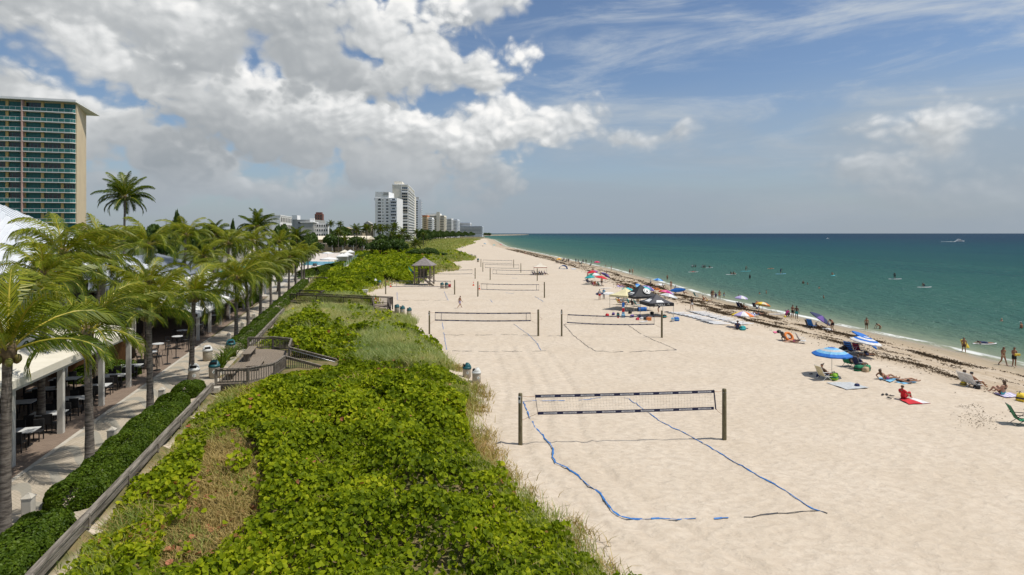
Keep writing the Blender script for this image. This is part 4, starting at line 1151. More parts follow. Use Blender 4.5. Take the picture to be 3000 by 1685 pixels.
# ------------------------------------------------------------------ dining awnings and terraces
M_CANV = pmat('cream_canvas', (.66, .62, .52), (.60, .56, .46), 1.2, .85)
M_CANW = pmat('white_canvas', (.70, .70, .68), (.62, .62, .60), 1.0, .8)
M_COL = pmat('pale_post', (.52, .50, .45), (.46, .44, .39), 2, .7)
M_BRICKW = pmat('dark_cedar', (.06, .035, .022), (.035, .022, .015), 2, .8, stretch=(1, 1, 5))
M_TABLE = pmat('white_tabletop', (.62, .63, .62), (.55, .56, .56), 2, .45)
M_BLACK = pmat('black_wicker', (.012, .012, .014), (.02, .02, .02), 9, .6)
M_BLKM = pmat('black_metal', (.02, .02, .022), (.03, .03, .03), 4, .45, metal=.3)
def awning(name, label, s0, s1, zf, fas, posts, mat, back_t=-13.0, back_z=6.4, pt=-5.25, seg=None, front_t=-5.0):
    o = thing(name, label, 'awning', ST(0, 0, 0), BRZ)
    mb = MB(); mb.sheet([(front_t, s0, zf + fas), (front_t, s1, zf + fas), (back_t, s1, back_z), (back_t, s0, back_z)], 24, 8,
                        lambda u, v: -.10 * math.sin(math.pi * v) * (1 + .5 * math.sin(u * 40)) , .03); mb.build('canopy', mat, o)
    mb = MB(); mb.box((front_t, (s0 + s1) / 2, zf + fas / 2), (.06, s1 - s0, fas)); mb.build('fascia', mat, o)
    mb = MB(); mb.box((front_t - .12, (s0 + s1) / 2, zf - .06), (.14, s1 - s0 - .1, .16)); mb.build('front_beam', M_COL, o)
    for s in posts:
        mb = MB(); mb.box((pt, s, (zf - .14 + .8) / 2), (.24, .24, zf - .14 - .8)); mb.build('post', M_COL, o)
    return o
awning('dining_awning', 'cream canvas awning over the dark dining terrace at the left edge', 12.0, 39.9, 4.15, .34, (13.8, 18.1, 22.4, 26.6, 30.9, 35.6, 39.7), M_CANV, -12.5, 6.6)
awning('terrace_awning', 'long white canvas awning over the bar terrace further up the promenade', 55.5, 86.0, 3.05, .3, (56.5, 61.0, 65.5, 70.0, 74.5, 79.0, 83.5), M_CANW, -11.5, 5.6)
# building behind the terraces
def wall_block(name, s0, s1, t0, t1, z0, z1, mat, parent):
    mb = MB(); mb.box(((t0 + t1) / 2, (s0 + s1) / 2, (z0 + z1) / 2), (t1 - t0, s1 - s0, z1 - z0)); return mb.build(name, mat, parent)
M_METR = pmat('ribbed_metal_roof', (.66, .68, .70), (.58, .61, .64), .6, .5)
M_METG = pmat('grey_metal_roof', (.36, .39, .43), (.30, .33, .37), .6, .45, metal=.2)
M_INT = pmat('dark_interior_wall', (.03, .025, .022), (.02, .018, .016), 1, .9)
M_TRIMW = pmat('white_trim', (.70, .70, .68), (.62, .62, .60), 2, .6)
def hip_roof(o, s0, s1, t0, t1, z0, z1, inset, mat, ribs=.45):
    """hipped roof with standing seams"""
    tm = (t0 + t1) / 2
    A, Bq, C, Dq = (t0, s0, z0), (t1, s0, z0), (t1, s1, z0), (t0, s1, z0)
    e, f = (tm, s0 + inset, z1), (tm, s1 - inset, z1)
    mb = MB(); mb.add([A, Bq, C, Dq, e, f], [(0, 1, 4), (1, 2, 5, 4), (2, 3, 5), (3, 0, 4, 5), (3, 2, 1, 0)]); mb.build('roof', mat, o)
    sm = MB()
    def seams(p, q, r, s_):          # eave p->q, ridge r->s_ (r above p side)
        p, q, r, s_ = map(Vector, (p, q, r, s_)); n = int((q - p).length / ribs)
        ev = (q - p).normalized()
        for k in range(1, n):
            a = p + ev * (k * ribs); x = (a - p).dot(ev)
            rx, sx_ = (r - p).dot(ev), (s_ - p).dot(ev)
            if x < rx: fr = x / max(rx, 1e-6); b = p.lerp(r, fr)
            elif x > sx_: fr = ((q - p).length - x) / max((q - p).length - sx_, 1e-6); b = q.lerp(s_, fr)
            else: b = r + ev * (x - rx)
            if (b - a).length > .1: sm.beam(a + Vector((0, 0, .02)), b + Vector((0, 0, .02)), .04, .05)
    seams(Bq, C, e, f); seams(A, Bq, e, e); seams(Dq, A, f, e) if False else None
    sm.build('roof_seams', mat, o)
pav = thing('dining_pavilion', 'low restaurant building behind the cream awning at the left edge', 'building', ST(0, 0, 0), BRZ)
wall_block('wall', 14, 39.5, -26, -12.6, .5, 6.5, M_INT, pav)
wall_block('eaves_trim', 15.5, 39.8, -26.6, -12.4, 6.5, 6.75, M_TRIMW, pav)
hip_roof(pav, 14.0, 39.0, -28.5, -11.5, 6.76, 9.2, 7.0, M_METR)
pav2 = thing('bar_pavilion', 'low bar building with grey metal roof between the palms', 'building', ST(0, 0, 0), BRZ)
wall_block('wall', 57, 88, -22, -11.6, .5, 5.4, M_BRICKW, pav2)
wall_block('eaves_trim', 56.6, 88.4, -22.6, -11.3, 5.4, 5.6, M_TRIMW, pav2)
hip_roof(pav2, 56.0, 72.0, -23, -10.8, 5.61, 8.6, 4.0, M_METR)
hip_roof(pav2, 72.3, 89.0, -23, -10.8, 5.61, 7.9, 4.0, M_METG)
pk = thing('peaked_pavilion', 'hall with tall white ribbed peaked metal roof, just below the yellow hotel tower', 'building', ST(0, 0, 0), BRZ)
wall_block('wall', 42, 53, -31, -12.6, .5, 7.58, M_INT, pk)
mb = MB(); C_ = [(-33, 39.5, 7.6), (-8.2, 39.5, 7.6), (-8.2, 54.5, 7.6), (-33, 54.5, 7.6), (-25, 47, 12.9), (-16.2, 47, 12.9)]
mb.add(C_, [(0, 1, 5, 4), (1, 2, 5), (2, 3, 4, 5), (3, 0, 4), (3, 2, 1, 0)]); mb.build('roof', M_METR, pk)
mb = MB()
for k in range(1, 54):
    x = -33 + 24.8 * k / 54; f = min(1, (x + 33) / 8, (-8.2 - x) / 8); mb.beam((x, 39.5, 7.63), (x, 39.5 + 7.5 * f, 7.63 + 5.3 * f), .05, .06)
for k in range(1, 32):
    y = 39.5 + 15 * k / 32; f = min(1, (y - 39.5) / 7.5, (54.5 - y) / 7.5); mb.beam((-8.2, y, 7.63), (-8.2 - 8 * f, y, 7.63 + 5.3 * f), .05, .06)
mb.build('roof_seams', M_METR, pk)
for s in (41, 47, 53): wall_block('post', s - .12, s + .12, -9.4, -9.16, .8, 7.58, M_COL, pk)
pav3 = thing('kitchen_annexe', 'white-trimmed metal roof further inland between palm crowns', 'building', ST(0, 0, 0), BRZ)
wall_block('wall', 46, 74, -44, -30, .5, 6.0, M_TRIMW, pav3)
hip_roof(pav3, 45, 75, -45, -29, 6.01, 9.4, 5.0, M_METR)
# end wall with reddish timber and plants between the two awnings
cw = thing('timber_end_wall', 'reddish timber wall closing the end of the dining terrace', 'wall', ST(0, 0, 0), BRZ)
M_CEDAR = pmat('cedar_boards', (.20, .095, .035), (.13, .06, .022), 3, .8, stretch=(6, 1, 1))
wall_block('boards', 44.0, 44.3, -11.5, -6.6, .8, 3.4, M_CEDAR, cw)
wall_block('coping', 43.95, 44.35, -11.6, -6.5, 3.4, 3.5, M_BRICKW, cw)

def dining_table(s, t, label, rz=0.0, w=.85, l=1.5, group='white dining tables under the cream awning'):
    o = thing('dining_table', label, 'table', ST(s, t, .82), BRZ + rz, group)
    mb = MB(); mb.box((0, 0, .735), (w, l, .035)); mb.build('tabletop', M_TABLE, o)
    for sg in (-1, 1):
        mb = MB(); mb.box((0, sg * l * .3, .36), (.08, .08, .70)); mb.box((0, sg * l * .3, .015), (.5, .1, .03)); mb.build('leg', M_BLKM, o)
    return o
_ch = None
def chair(s, t, rz, label, group):
    global _ch
    if _ch is None:
        o = thing('dining_chair', label, 'chair')
        mb = MB(); mb.box((0, 0, .44), (.46, .46, .07), bev=.02); mb.build('seat', M_BLACK, o)
        mb = MB(); mb.box((0, -.22, .71), (.44, .05, .50), bev=.015); mb.build('backrest', M_BLACK, o)
        for a in (-1, 1):
            for b in (-1, 1):
                mb = MB(); mb.box((a * .20, b * .20, .205), (.04, .04, .41)); mb.build('leg', M_BLKM, o)
        _ch = o
    else: o = dup(_ch)
    o.location = ST(s, t, .82); o.rotation_euler = (0, 0, BRZ + rz)
    o['label'] = label; o['group'] = group
    return o
wh = ('nearest the blue info stand', 'second from the blue info stand', 'opposite the first slim palm trunk', 'beside the third awning post', 'beside the last awning post', 'in the sun beyond the last awning post')
for i, s in enumerate((29.2, 31.9, 34.7, 37.4, 40.0, 42.8)):
    dining_table(s, -6.25, 'white-topped table of the promenade row, ' + wh[i], R(90) if i != 0 else R(90))
    for k, (ds, dt, rr) in enumerate(((-.75, -.35, 0), (-.75, .4, 0), (.75, -.35, math.pi), (.75, .4, math.pi))):
        chair(s + ds, -6.25 + dt, rr, 'black wicker chair, promenade row, at the table ' + wh[i], 'black chairs, promenade row, table ' + wh[i])
for i, s in enumerate((31.9, 34.6, 37.4, 39.8)):
    dining_table(s, -8.75, 'white-topped table in the shaded second row, ' + ('nearest the camera', 'second from the camera', 'third from the camera', 'farthest from the camera')[i], R(90), group='shaded tables of the second row')
    for ds, rr in ((-.75, 0), (.75, math.pi)):
        chair(s + ds, -8.75, rr, 'black chair in the deep shade of the dining terrace, second row', 'black chairs in the second row')
for i, s in enumerate((33.5, 36.4, 39.0)):
    dining_table(s, -11.0, 'white-topped table in the dark third row, ' + ('nearest the camera', 'middle one', 'farthest from the camera')[i], R(90), group='shaded tables of the third row')
# blue info stand
inf = thing('menu_stand', 'slim stand with tilted bright blue board by the nearest awning post', 'sign stand', ST(24.9, -5.0, .82), BRZ)
M_BLUE = pmat('blue_board', (.02, .25, .60), (.02, .22, .52), 3, .45)
mb = MB(); mb.tube([(0, 0, 0), (0, 0, 1.25)], .025, 8); mb.lathe([(.19, 0), (.19, .02), (.03, .05)], 14); mb.build('pole', M_BLKM, inf)
mb = MB(); mb.beam((-.02, 0, 1.18), (.22, 0, 1.42), .46, .03); bd = mb.build('board', M_BLUE, inf)
# bar stools and high tables under the white awning
def high_table(s, t, label):
    o = thing('bar_table', label, 'table', ST(s, t, .82), BRZ, 'high bar tables under the white awning')
    mb = MB(); mb.lathe([(.42, 1.03), (.42, 1.07)], 18); mb.build('tabletop', M_TABLE, o)
    mb = MB(); mb.tube([(0, 0, .03), (0, 0, 1.03)], .04, 8); mb.lathe([(.28, 0), (.28, .03), (.05, .05)], 16); mb.build('pedestal', M_BLKM, o)
_bs = None
def stool(s, t, label):
    global _bs
    if _bs is None:
        o = thing('bar_stool', label, 'stool', group='bar stools along the bar terrace')
        mb = MB(); mb.lathe([(.18, .74), (.19, .78), (.16, .81)], 14); mb.build('seat', M_BLACK, o)
        mb = MB(); mb.tube([(-.17, -.15, .8), (-.2, -.15, 1.08), (-.2, .15, 1.08), (-.17, .15, .8)], .02, 6); mb.build('backrest', M_BLKM, o)
        for a in (-1, 1):
            for b in (-1, 1):
                mb = MB(); mb.tube([(a * .11, b * .11, .76), (a * .18, b * .18, 0)], .016, 5); mb.build('leg', M_BLKM, o)
        _bs = o
    else: o = dup(_bs)
    o.location = ST(s, t, .82); o.rotation_euler = (0, 0, BRZ + random.uniform(-3, 3)); o['label'] = label
    return o
for i in range(12):
    s = 46 + i * 3.3
    high_table(s, -5.9 - .5 * (i % 2), 'round high bar table, ' + ('near the silver shrub' if i < 3 else 'under the white awning'))
    for k in range(3):
        a = k * 2.1 + i
        stool(s + .75 * math.cos(a), -5.9 - .5 * (i % 2) + .75 * math.sin(a), 'black bar stool ' + ('near the silver shrub' if i < 3 else 'under the white awning'))
def heat_pole(s, t, h, label, g):
    o = thing('barrier_post', label, 'barrier post', ST(s, t, .82), 0, g)
    mb = MB(); mb.tube([(0, 0, .03), (0, 0, h)], .035, 8); mb.build('pole', M_BLKM, o)
    mb = MB(); mb.lathe([(.24, 0), (.24, .035), (.05, .05)], 16); mb.build('base', M_BLKM, o)
for i, (s, t) in enumerate(((44.3, -5.0), (46.3, -4.9), (48.5, -4.9), (51.2, -4.7), (53.6, -4.8))):
    heat_pole(s, t, 1.25, 'black post on a round foot at the bar terrace edge, %s from the camera' % ('first', 'second', 'third', 'fourth', 'fifth')[i], 'black posts on round feet')
# silver-leaved shrub and low plants
o = thing('silver_buttonwood', 'large silvery-leaved shrub between the two awnings', 'shrub', ST(49.5, -8.2, .8))
obj('crown', bush_mesh(301, 5200, 3.3, 3.3, 2.6, .20, M_SILV, 12), o, (0, 0, 1.5)); tk = obj('trunk', LIMB, o)
def spiky(s, t, label, z=.82, sc=1.0):
    o = thing('spiky_plant', label, 'plant', ST(s, t, z), 0, 'spiky green plants by the deck'); o.scale = (sc,) * 3
    r = np.random.default_rng(int(s * 10)); n = 70
    P = np.stack([r.normal(0, .08, n), r.normal(0, .08, n), np.zeros(n)], 1)
    obj('leaves', blades_mesh('leaves', P, .95, .07, M_HEDGE, .55, seed=int(s)), o)
for i, (s, t) in enumerate(((43.4, -.75), (45.0, -.85), (46.6, -.9), (48.0, -.7))):
    spiky(s, t, 'spiky green plant between deck and promenade, %s from the recycling bins' % ('first', 'second', 'third', 'fourth')[i], sc=1.1)
hedge(41.2, 44.6, -9.6, -6.0, .9, 'dark green planter bush at the far end of the dining terrace', 71, .13, 260, name='shrub_bed')
hedge(80, 92, -6.2, -4.8, 1.0, 'green bushes under the far end of the white awning', 72, .15, 160, name='shrub_bed')
# chairs at the far promenade
# teal-roofed kiosk
M_TEAL = pmat('teal_metal_roof', (.05, .33, .30), (.04, .27, .25), 1, .5)
M_STUC = pmat('pale_stucco', (.62, .56, .50), (.54, .48, .42), 1.2, .85)
M_PINKT = pmat('pink_trim', (.55, .36, .30), (.5, .33, .28), 1.2, .85)
ko = thing('kiosk', 'small pale kiosk with teal metal roof at the end of the white awning', 'building', ST(101, -8.5, .8), BRZ)
wall_block('wall', -4, 4, -3, 3, 0, 3.6, M_STUC, ko)
for yy in (-4.03, ):
    mb = MB(); mb.box((1.2, yy, 1.1), (1.0, .05, 2.2)); mb.build('door', M_TRIMW, ko)
mb = MB(); mb.box((3.02, -1.5, 1.1), (.05, 1.0, 2.2)); mb.build('door', M_TRIMW, ko)
mb = MB(); mb.box((3.03, 2.4, 1.7), (.06, .35, 3.3)); mb.box((-2.4, -4.04, 1.7), (.35, .06, 3.3)); mb.build('corner_trim', M_PINKT, ko)
hip_roof(ko, -4.8, 4.8, -3.8, 3.8, 3.61, 5.3, 2.6, M_TEAL)
# ------------------------------------------------------------------ swimming pool terrace
M_POOL = bpy.data.materials.new('pool_water'); M_POOL.use_nodes = True
_t = NT(M_POOL.node_tree); _b = M_POOL.node_tree.nodes['Principled BSDF']
_tc = _t.n('ShaderNodeTexCoord').outputs['Object']
_t.link(_t.mix(_t.ramp(_t.noise(_tc, .8, 3), .3, .7), (.03, .33, .50), (.06, .42, .58)), _b.inputs['Base Color']); _b.inputs['Roughness'].default_value = .15
PZ = 1.6
def PP(u, v, z=PZ): x, y = P0(u, v, z); return Vector((x, y, z))
def quad_prism(name, pix, z0, z1, mat, parent=None, z=PZ):
    mb = MB(); pl = [P0(u, v, z) for u, v in pix]
    mb.prism(pl, z0, z1); return mb.build(name, mat, parent)
ta = quad_prism('pool_terrace', [(868, 791), (985, 786), (1048, 754), (1040, 738), (870, 745)], .6, PZ, M_STUC); tag(ta, kind='structure')
o = quad_prism('swimming_pool', [(884, 777), (962, 776.5), (984, 767), (900, 766)], PZ + .004, PZ + .03, M_POOL); tag(o, 'bright blue swimming pool beyond the promenade palms', 'pool')
lw = quad_prism('lawn', [(872, 815), (908, 812), (975, 788), (880, 790)], .7, .95, pmat('lawn_grass', (.07, .12, .015), (.05, .09, .012), 3, .9), None, .95); tag(lw, kind='structure')
tw = thing('terrace_wall', 'pale pool terrace wall with glass railing', 'wall')
a, b = PP(1008, 789), PP(1048, 756)
mb = MB(); mb.beam(a + Vector((0, 0, -.35)), b + Vector((0, 0, -.35)), .3, 1.5); mb.build('masonry', M_STUC, tw)
M_GLASS = pmat('green_tinted_glass', (.10, .24, .22), (.08, .20, .19), 1, .12, spec=.6)
mb = MB(); mb.beam(a + Vector((0, 0, .95)), b + Vector((0, 0, .95)), .03, .95); mb.build('glass_railing', M_GLASS, tw)
for k in range(9):
    p = a.lerp(b, k / 8); mb = MB(); mb.box((p.x, p.y, p.z + .95), (.1, .1, 1.2)); mb.build('railing_post', M_TRIMW, tw)
# hedges round the pool
def line_hedge(u0, v0, u1, v1, h, wd, label, seed, z=.9, leaf=.26, dens=60):
    x0, y0 = P0(u0, v0, z); x1, y1 = P0(u1, v1, z)
    r = np.random.default_rng(seed); L = math.hypot(x1 - x0, y1 - y0); n = int(L * (wd + 2 * h) * dens)
    f = r.random(n); a = r.uniform(-.1, math.pi + .1, n); sq = lambda v: np.sign(v) * np.abs(v) ** .55
    dx, dy = (x1 - x0) / L, (y1 - y0) / L
    off = sq(np.cos(a)) * wd / 2 * (.85 + .3 * fbm(f * L / 2, f * 0, seed)); zz = z - .2 + np.maximum(sq(np.sin(a)), 0) * h * (.85 + .3 * fbm(f * L / 1.7, f * 0 + 3, seed))
    P = np.stack([x0 + (x1 - x0) * f + dy * off, y0 + (y1 - y0) * f - dx * off, zz], 1)
    nn = np.cos(a)[:, None] * np.array([dy, -dx, 0]) + np.sin(a)[:, None] * np.array([0, 0, 1.0])
    return tag(obj('hedge', leaves_mesh('hedge', P, leaf, M_HEDGE, .5, .8, nn, seed=seed)), label, 'hedge')
line_hedge(920, 806, 1008, 783, 1.9, 2.4, 'dark clipped hedge slanting up below the pool terrace', 81)
line_hedge(1052, 764, 1084, 750, 1.8, 2.2, 'clipped hedge right of the pool terrace wall', 82)
line_hedge(1030, 747, 1070, 742, 1.6, 2.0, 'low hedge behind the pool terrace', 83)
line_hedge(880, 812, 912, 806, 1.6, 2.0, 'hedge at the end of the promenade, before the lawn', 84)
# pool umbrellas
def parasol(p, r, h, label, mat, group, cat='parasol'):
    o = thing('pool_parasol', label, cat, p, .3, group)
    mb = MB(); mb.lathe([(r, h - .45), (r * .98, h - .28), (r * .5, h), (.05, h + .18)], 8, cap0=True); mb.build('canopy', mat, o)
    mb = MB(); mb.tube([(0, 0, 0), (0, 0, h)], .04, 6); mb.build('pole', M_TRIMW, o)
    return o
pg = 'white parasols round the pool'
parasol(PP(964, 787), 2.3, 2.75, 'white parasol standing nearest, right at the pool edge', M_CANW, pg)
parasol(PP(960, 762), 2.0, 2.6, 'white parasol behind the pool, left of the cabanas', M_CANW, pg)
parasol(PP(876, 776), 2.0, 2.6, 'white parasol left of the pool behind palm trunks', M_CANW, pg)
for i, (u, v, w_) in enumerate(((1003, 773, 3.4), (1017, 768, 3.4), (1026, 757, 3.0), (1010, 757, 3.2))):
    p = PP(u, v); c = thing('cabana', 'pool cabana with peaked white roof, %s' % ('nearest of the four', 'second from the pool edge', 'rear right of the four', 'rear left with a tan roof')[i], 'cabana', p, .25, 'cabanas on the pool terrace')
    mb = MB(); mb.lathe([(w_ * .72, 2.1), (w_ * .70, 2.3), (.1, 3.1)], 4, a0=math.pi / 4, cap0=True); mb.build('roof', M_CANW if i < 3 else M_CANV, c)
    for a in (-1, 1):
        for b in (-1, 1):
            mb = MB(); mb.box((a * w_ * .46, b * w_ * .46, 1.05), (.1, .1, 2.1)); mb.build('post', M_TRIMW, c)
    mb = MB(); mb.box((0, w_ * .45, 1.0), (w_ * .9, .05, 1.9)); mb.build('back_curtain', M_CANV, c)
for i, (u, v) in enumerate(((918, 783), (925, 783), (958, 784), (962, 785))):
    p = PP(u, v); c = thing('lounge_chair', 'dark lounge chair at the pool edge, %s' % ('leftmost pair, left one', 'leftmost pair, right one', 'right pair, left one', 'right pair, right one')[i], 'lounger', p, .4 * i, 'dark loungers at the pool')
    mb = MB(); mb.box((0, -.3, .38), (.65, 1.2, .08)); mb.build('seat', M_BLACK, c)
    mb = MB(); mb.beam((0, .3, .4), (0, .85, .95), .65, .07); mb.build('backrest', M_BLACK, c)
    mb = MB(); mb.box((-.28, -.75, .17), (.05, .05, .34)); mb.box((.28, -.75, .17), (.05, .05, .34)); mb.box((-.28, .25, .17), (.05, .05, .34)); mb.box((.28, .25, .17), (.05, .05, .34)); mb.build('frame', M_BLKM, c)
# picnic table and hut-side details near the ramp
pt = thing('picnic_table', 'grey picnic table behind the boardwalk ramp', 'picnic table', G(1062, 862), .2)
mb = MB(); mb.box((0, 0, .74), (1.9, .8, .06)); mb.build('tabletop', M_LIDW, pt)
for sg in (-1, 1):
    mb = MB(); mb.box((0, sg * .72, .44), (1.9, .28, .05)); mb.build('seat', M_LIDW, pt)
    mb = MB(); mb.beam((sg * .65, -.78, .02), (sg * .65, .3, .72), .08, .08); mb.beam((sg * .65, .78, .02), (sg * .65, -.3, .70), .08, .08); mb.box((sg * .69, 0, .40), (.05, 1.6, .07)); mb.build('leg', M_WOODD, pt)
# ------------------------------------------------------------------ towers, club, houses
M_YEL = pmat('yellow_render', (.62, .46, .20), (.56, .41, .18), .3, .85)
M_PEACH = pmat('peach_render', (.68, .55, .36), (.63, .50, .33), .2, .85)
M_TEALG = pmat('teal_glass', (.02, .15, .14), (.014, .10, .10), .5, .2, spec=.3)
M_TEALG2 = pmat('teal_balcony_glass', (.035, .19, .17), (.03, .15, .14), .5, .25, spec=.3)
M_DKGL = pmat('dark_window_glass', (.015, .02, .025), (.03, .04, .05), .7, .12, spec=.6)
M_BLGL = pmat('blue_grey_glass', (.06, .09, .12), (.09, .12, .15), .5, .15, spec=.6)
M_TOWW = pmat('white_render', (.80, .80, .79), (.75, .75, .74), .15, .8)
M_TOWC = pmat('cream_render', (.76, .71, .60), (.70, .65, .55), .15, .85)
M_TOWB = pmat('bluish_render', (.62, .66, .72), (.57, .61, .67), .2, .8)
M_GREYR = pmat('grey_render', (.40, .40, .38), (.35, .35, .34), .2, .85)
M_REDR = pmat('red_brown_render', (.23, .10, .08), (.19, .085, .07), .3, .85)
M_ORNG = pmat('orange_tile', (.50, .17, .06), (.42, .14, .05), .8, .8)
M_TAN = pmat('tan_render', (.38, .31, .22), (.33, .27, .19), .3, .85)
def bbox(name, mat, o, x0, x1, y0, y1, z0, z1):
    mb = MB(); mb.box(((x0 + x1) / 2, (y0 + y1) / 2, (z0 + z1) / 2), (x1 - x0, y1 - y0, z1 - z0)); return mb.build(name, mat, o)
def building(name, label, A, B, depth, z0, z1, mat, group=None, wall='wall'):
    """thing at A; local x runs along the front A->B, local y goes back"""
    A, B = Vector(A), Vector(B); L = (B - A).length
    o = thing(name, label, 'building', (A.x, A.y, 0), math.atan2(B.y - A.y, B.x - A.x), group)
    bbox(wall, mat, o, 0, L, 0, depth, z0, z1)
    return o, L
_wm = {}
def window(o, x, z, w, h, glass, face='front', L=0, frame=None, nx=2, off=.0):
    """framed window with mullions, set a little proud; face 'front' (y=0) or 'side' (x=L)"""
    key = (round(w, 2), round(h, 2), glass.name, frame.name if frame else '', nx)
    if key not in _wm:
        mb = MB(); mb.box((0, -.03, 0), (w, .06, h), mi=0)
        if frame:
            for k in range(nx + 1): mb.box((-w / 2 + w * k / nx, -.05, 0), (.10, .10, h), mi=1)
            for sg in (-1, 1): mb.box((0, -.055, sg * h / 2), (w + .1, .11, .10), mi=1)
        _wm[key] = mb.mesh('window', [glass, frame or glass])
    if face == 'front': return obj('window', _wm[key], o, (x, -off, z))
    return obj('window', _wm[key], o, (L + off, x, z), (0, 0, R(90)))

# yellow hotel tower
ho = thing('hotel_tower', 'tall yellow hotel tower with teal glass balconies at the left', 'building', (-170, 166, 0), math.atan2(10, 38))
HL = math.hypot(38, 10); hd_ = Matrix.Rotation(-math.atan2(10, 38), 2) @ (Vector((-141.6, 193)) - Vector((-132, 176)))
mb = MB(); mb.prism([(0, 0), (HL, 0), (HL + hd_.x, hd_.y), (hd_.x, hd_.y)], .8, 50.0); mb.build('wall', M_PEACH, ho)
mb = MB(); mb.prism([(-3, -2.2), (HL + .6, -2.2), (HL + 3.4 + hd_.x, hd_.y + 1.5), (hd_.x - 3, hd_.y + 1.5)], 50.05, 50.7); mb.build('roof', M_TOWW, ho)
bbox('plant_room', M_TAN, ho, HL - 14, HL - 6, 6, 12, 50.75, 51.9)
piers = [0, 4.4, 8.4, 12.6, 17.0, 21.7, 26.0, 30.6, 35.7, HL]
for x in piers[:-1]: bbox('pier', M_YEL, ho, x - .35, x + .35, -.5, 0.0, .8, 50.0)
bbox('divider_fin', M_PINKT, ho, 25.85, 26.15, -1.9, -.5, .8, 50.0)
rl = random.Random(3)
def balcony(o, x0, x1, z, dep, curved):
    mb = MB(); pl = [(x0, 0), (x0, -dep), (x1 - (.9 if curved else 0), -dep)] + ([(x1 - .3, -dep * .8), (x1, -dep * .35)] if curved else [(x1, -dep)]) + [(x1, 0)]
    mb.prism(pl, z - .16, z + .06); b = mb.build('balcony', M_TOWW, o)
    g = MB(); r = MB(); pts = pl[1:-1]
    for p, q in zip(pts[:-1], pts[1:]):
        p, q = Vector((p[0], p[1] + .06, 0)), Vector((q[0], q[1] + .06, 0))
        g.beam(p + Vector((0, 0, z + .58)), q + Vector((0, 0, z + .58)), .03, .86)
        r.beam(p + Vector((0, 0, z + 1.07)), q + Vector((0, 0, z + 1.07)), .07, .08)
        n = max(1, int((q - p).length / 1.35))
        for k in range(n + 1):
            c = p.lerp(q, k / n); r.box((c.x, c.y, z + .55), (.06, .06, 1.0))
    g.build('glass', M_TEALG2, b); r.build('railing', M_TOWW, b)
for f in range(16):
    z = 1.9 + f * 3.0
    for x0, x1 in zip(piers[:-1], piers[1:]):
        w = x1 - x0 - .74
        dark = rl.random() < (.7 if f in (3, 6, 11) else .2) or f in (11, )
        window(ho, (x0 + x1) / 2, z + 1.45, w, 2.5, M_DKGL if dark else M_TEALG, frame=M_TEALG2, nx=4, off=.02)
    balcony(ho, 0.4, 25.8, z, 1.7, False); balcony(ho, 26.2, HL - .15, z, 1.7, True)

# white tower with arched top
o, L = building('arched_tower', 'white apartment tower with arched top window, left of the tall cream tower', (-132.1, 560), (-111, 560), 30, .8, 44.9, M_TOWW)
bbox('upper_wall', M_TOWW, o, 0, 13.0, .6, 26, 44.95, 50.8); bbox('roof_frame', M_GREYR, o, 8.0, 12.9, .3, .55, 47.6, 50.2)
bbox('cornice', M_TOWB, o, -.8, -.05, -.3, 4, 42.5, 44.8)
for k in range(14):
    z = 43.0 - 2.97 * k
    if k: window(o, 4.2, z, 3.1, 1.6, M_DKGL, frame=M_TOWW, nx=3)
    window(o, 7.6, z, 1.0, 1.1, M_DKGL, frame=M_TOWW, nx=1); window(o, 11.7, z, 2.2, 1.5, M_DKGL, frame=M_TOWW, nx=2)
    bbox('balcony', M_TOWB, o, 14.8, 20.9, -1.2, -.05, z - 1.4, z - .35)
    window(o, 17.8, z + .35, 5.2 if k % 3 else 3.0, 1.5, M_BLGL if k in (2, 3, 4, 9) else M_DKGL, frame=M_TOWB, nx=3)
mb = MB(); n = 9
pts = [(4.2 + 1.6 * math.cos(math.pi * k / n), -.06, 42.3 + 1.9 * math.sin(math.pi * k / n)) for k in range(n + 1)]
mb.add(pts, [tuple(range(n + 1))[::-1]]); mb.build('arched_window', M_DKGL, o)
# tall cream tower
o, L = building('cream_tower', 'tallest cream slab tower with dark balcony column facing the beach', (-126.5, 613.4), (-110.3, 615), 100, .8, 61.6, M_TOWC)
bbox('rear_wall', M_TOWC, o, -.05 + L - 14, L - .1, 100.1, 132, .8, 57.0)
bbox('roof_edge', M_TOWW, o, -.4, L + .4, -.4, 100, 61.65, 62.6); bbox('penthouse', M_TOWC, o, 1.5, 9.8, 4, 60, 62.65, 66.0); bbox('water_tank', M_GREYR, o, 11, 14.5, 30, 60, 62.65, 63.8)
bbox('side_fin', M_TOWW, o, L - .3, L + .5, -.5, -.05, .8, 61.6); bbox('side_fin', M_TOWW, o, 9.2, 9.7, -.5, -.05, .8, 61.6)
for k in range(19):
    z = 58.4 - 3.0 * k
    bbox('balcony', M_TOWC if k not in (1, 6, 9, 11, 12, 16) else M_TOWW, o, 9.8, L - .35, -1.3, -.05, z - 1.6, z - (.9 if k not in (1, 6, 9, 11, 12, 16) else -.3))
    window(o, (9.8 + L) / 2 - .2, z + .2, L - 10.4, 2.2, M_DKGL if k % 5 else M_BLGL, frame=M_TOWW, nx=3)
    bbox('side_balcony', M_TOWW, o, L + .05, L + 1.1, 1, 99, z - 1.6, z - .75)
    window(o, 50, z + .3, 97, 1.7, M_BLGL, face='side', L=L, frame=M_TOWC, nx=22, off=.02)
o, L = building('blue_tower', 'narrow bluish white tower behind the tall cream tower', (-131, 778), (-122, 780), 70, .8, 56.0, M_TOWB)
bbox('roof_crown', M_GREYR, o, .5, 6, 2, 30, 56.05, 59.5)
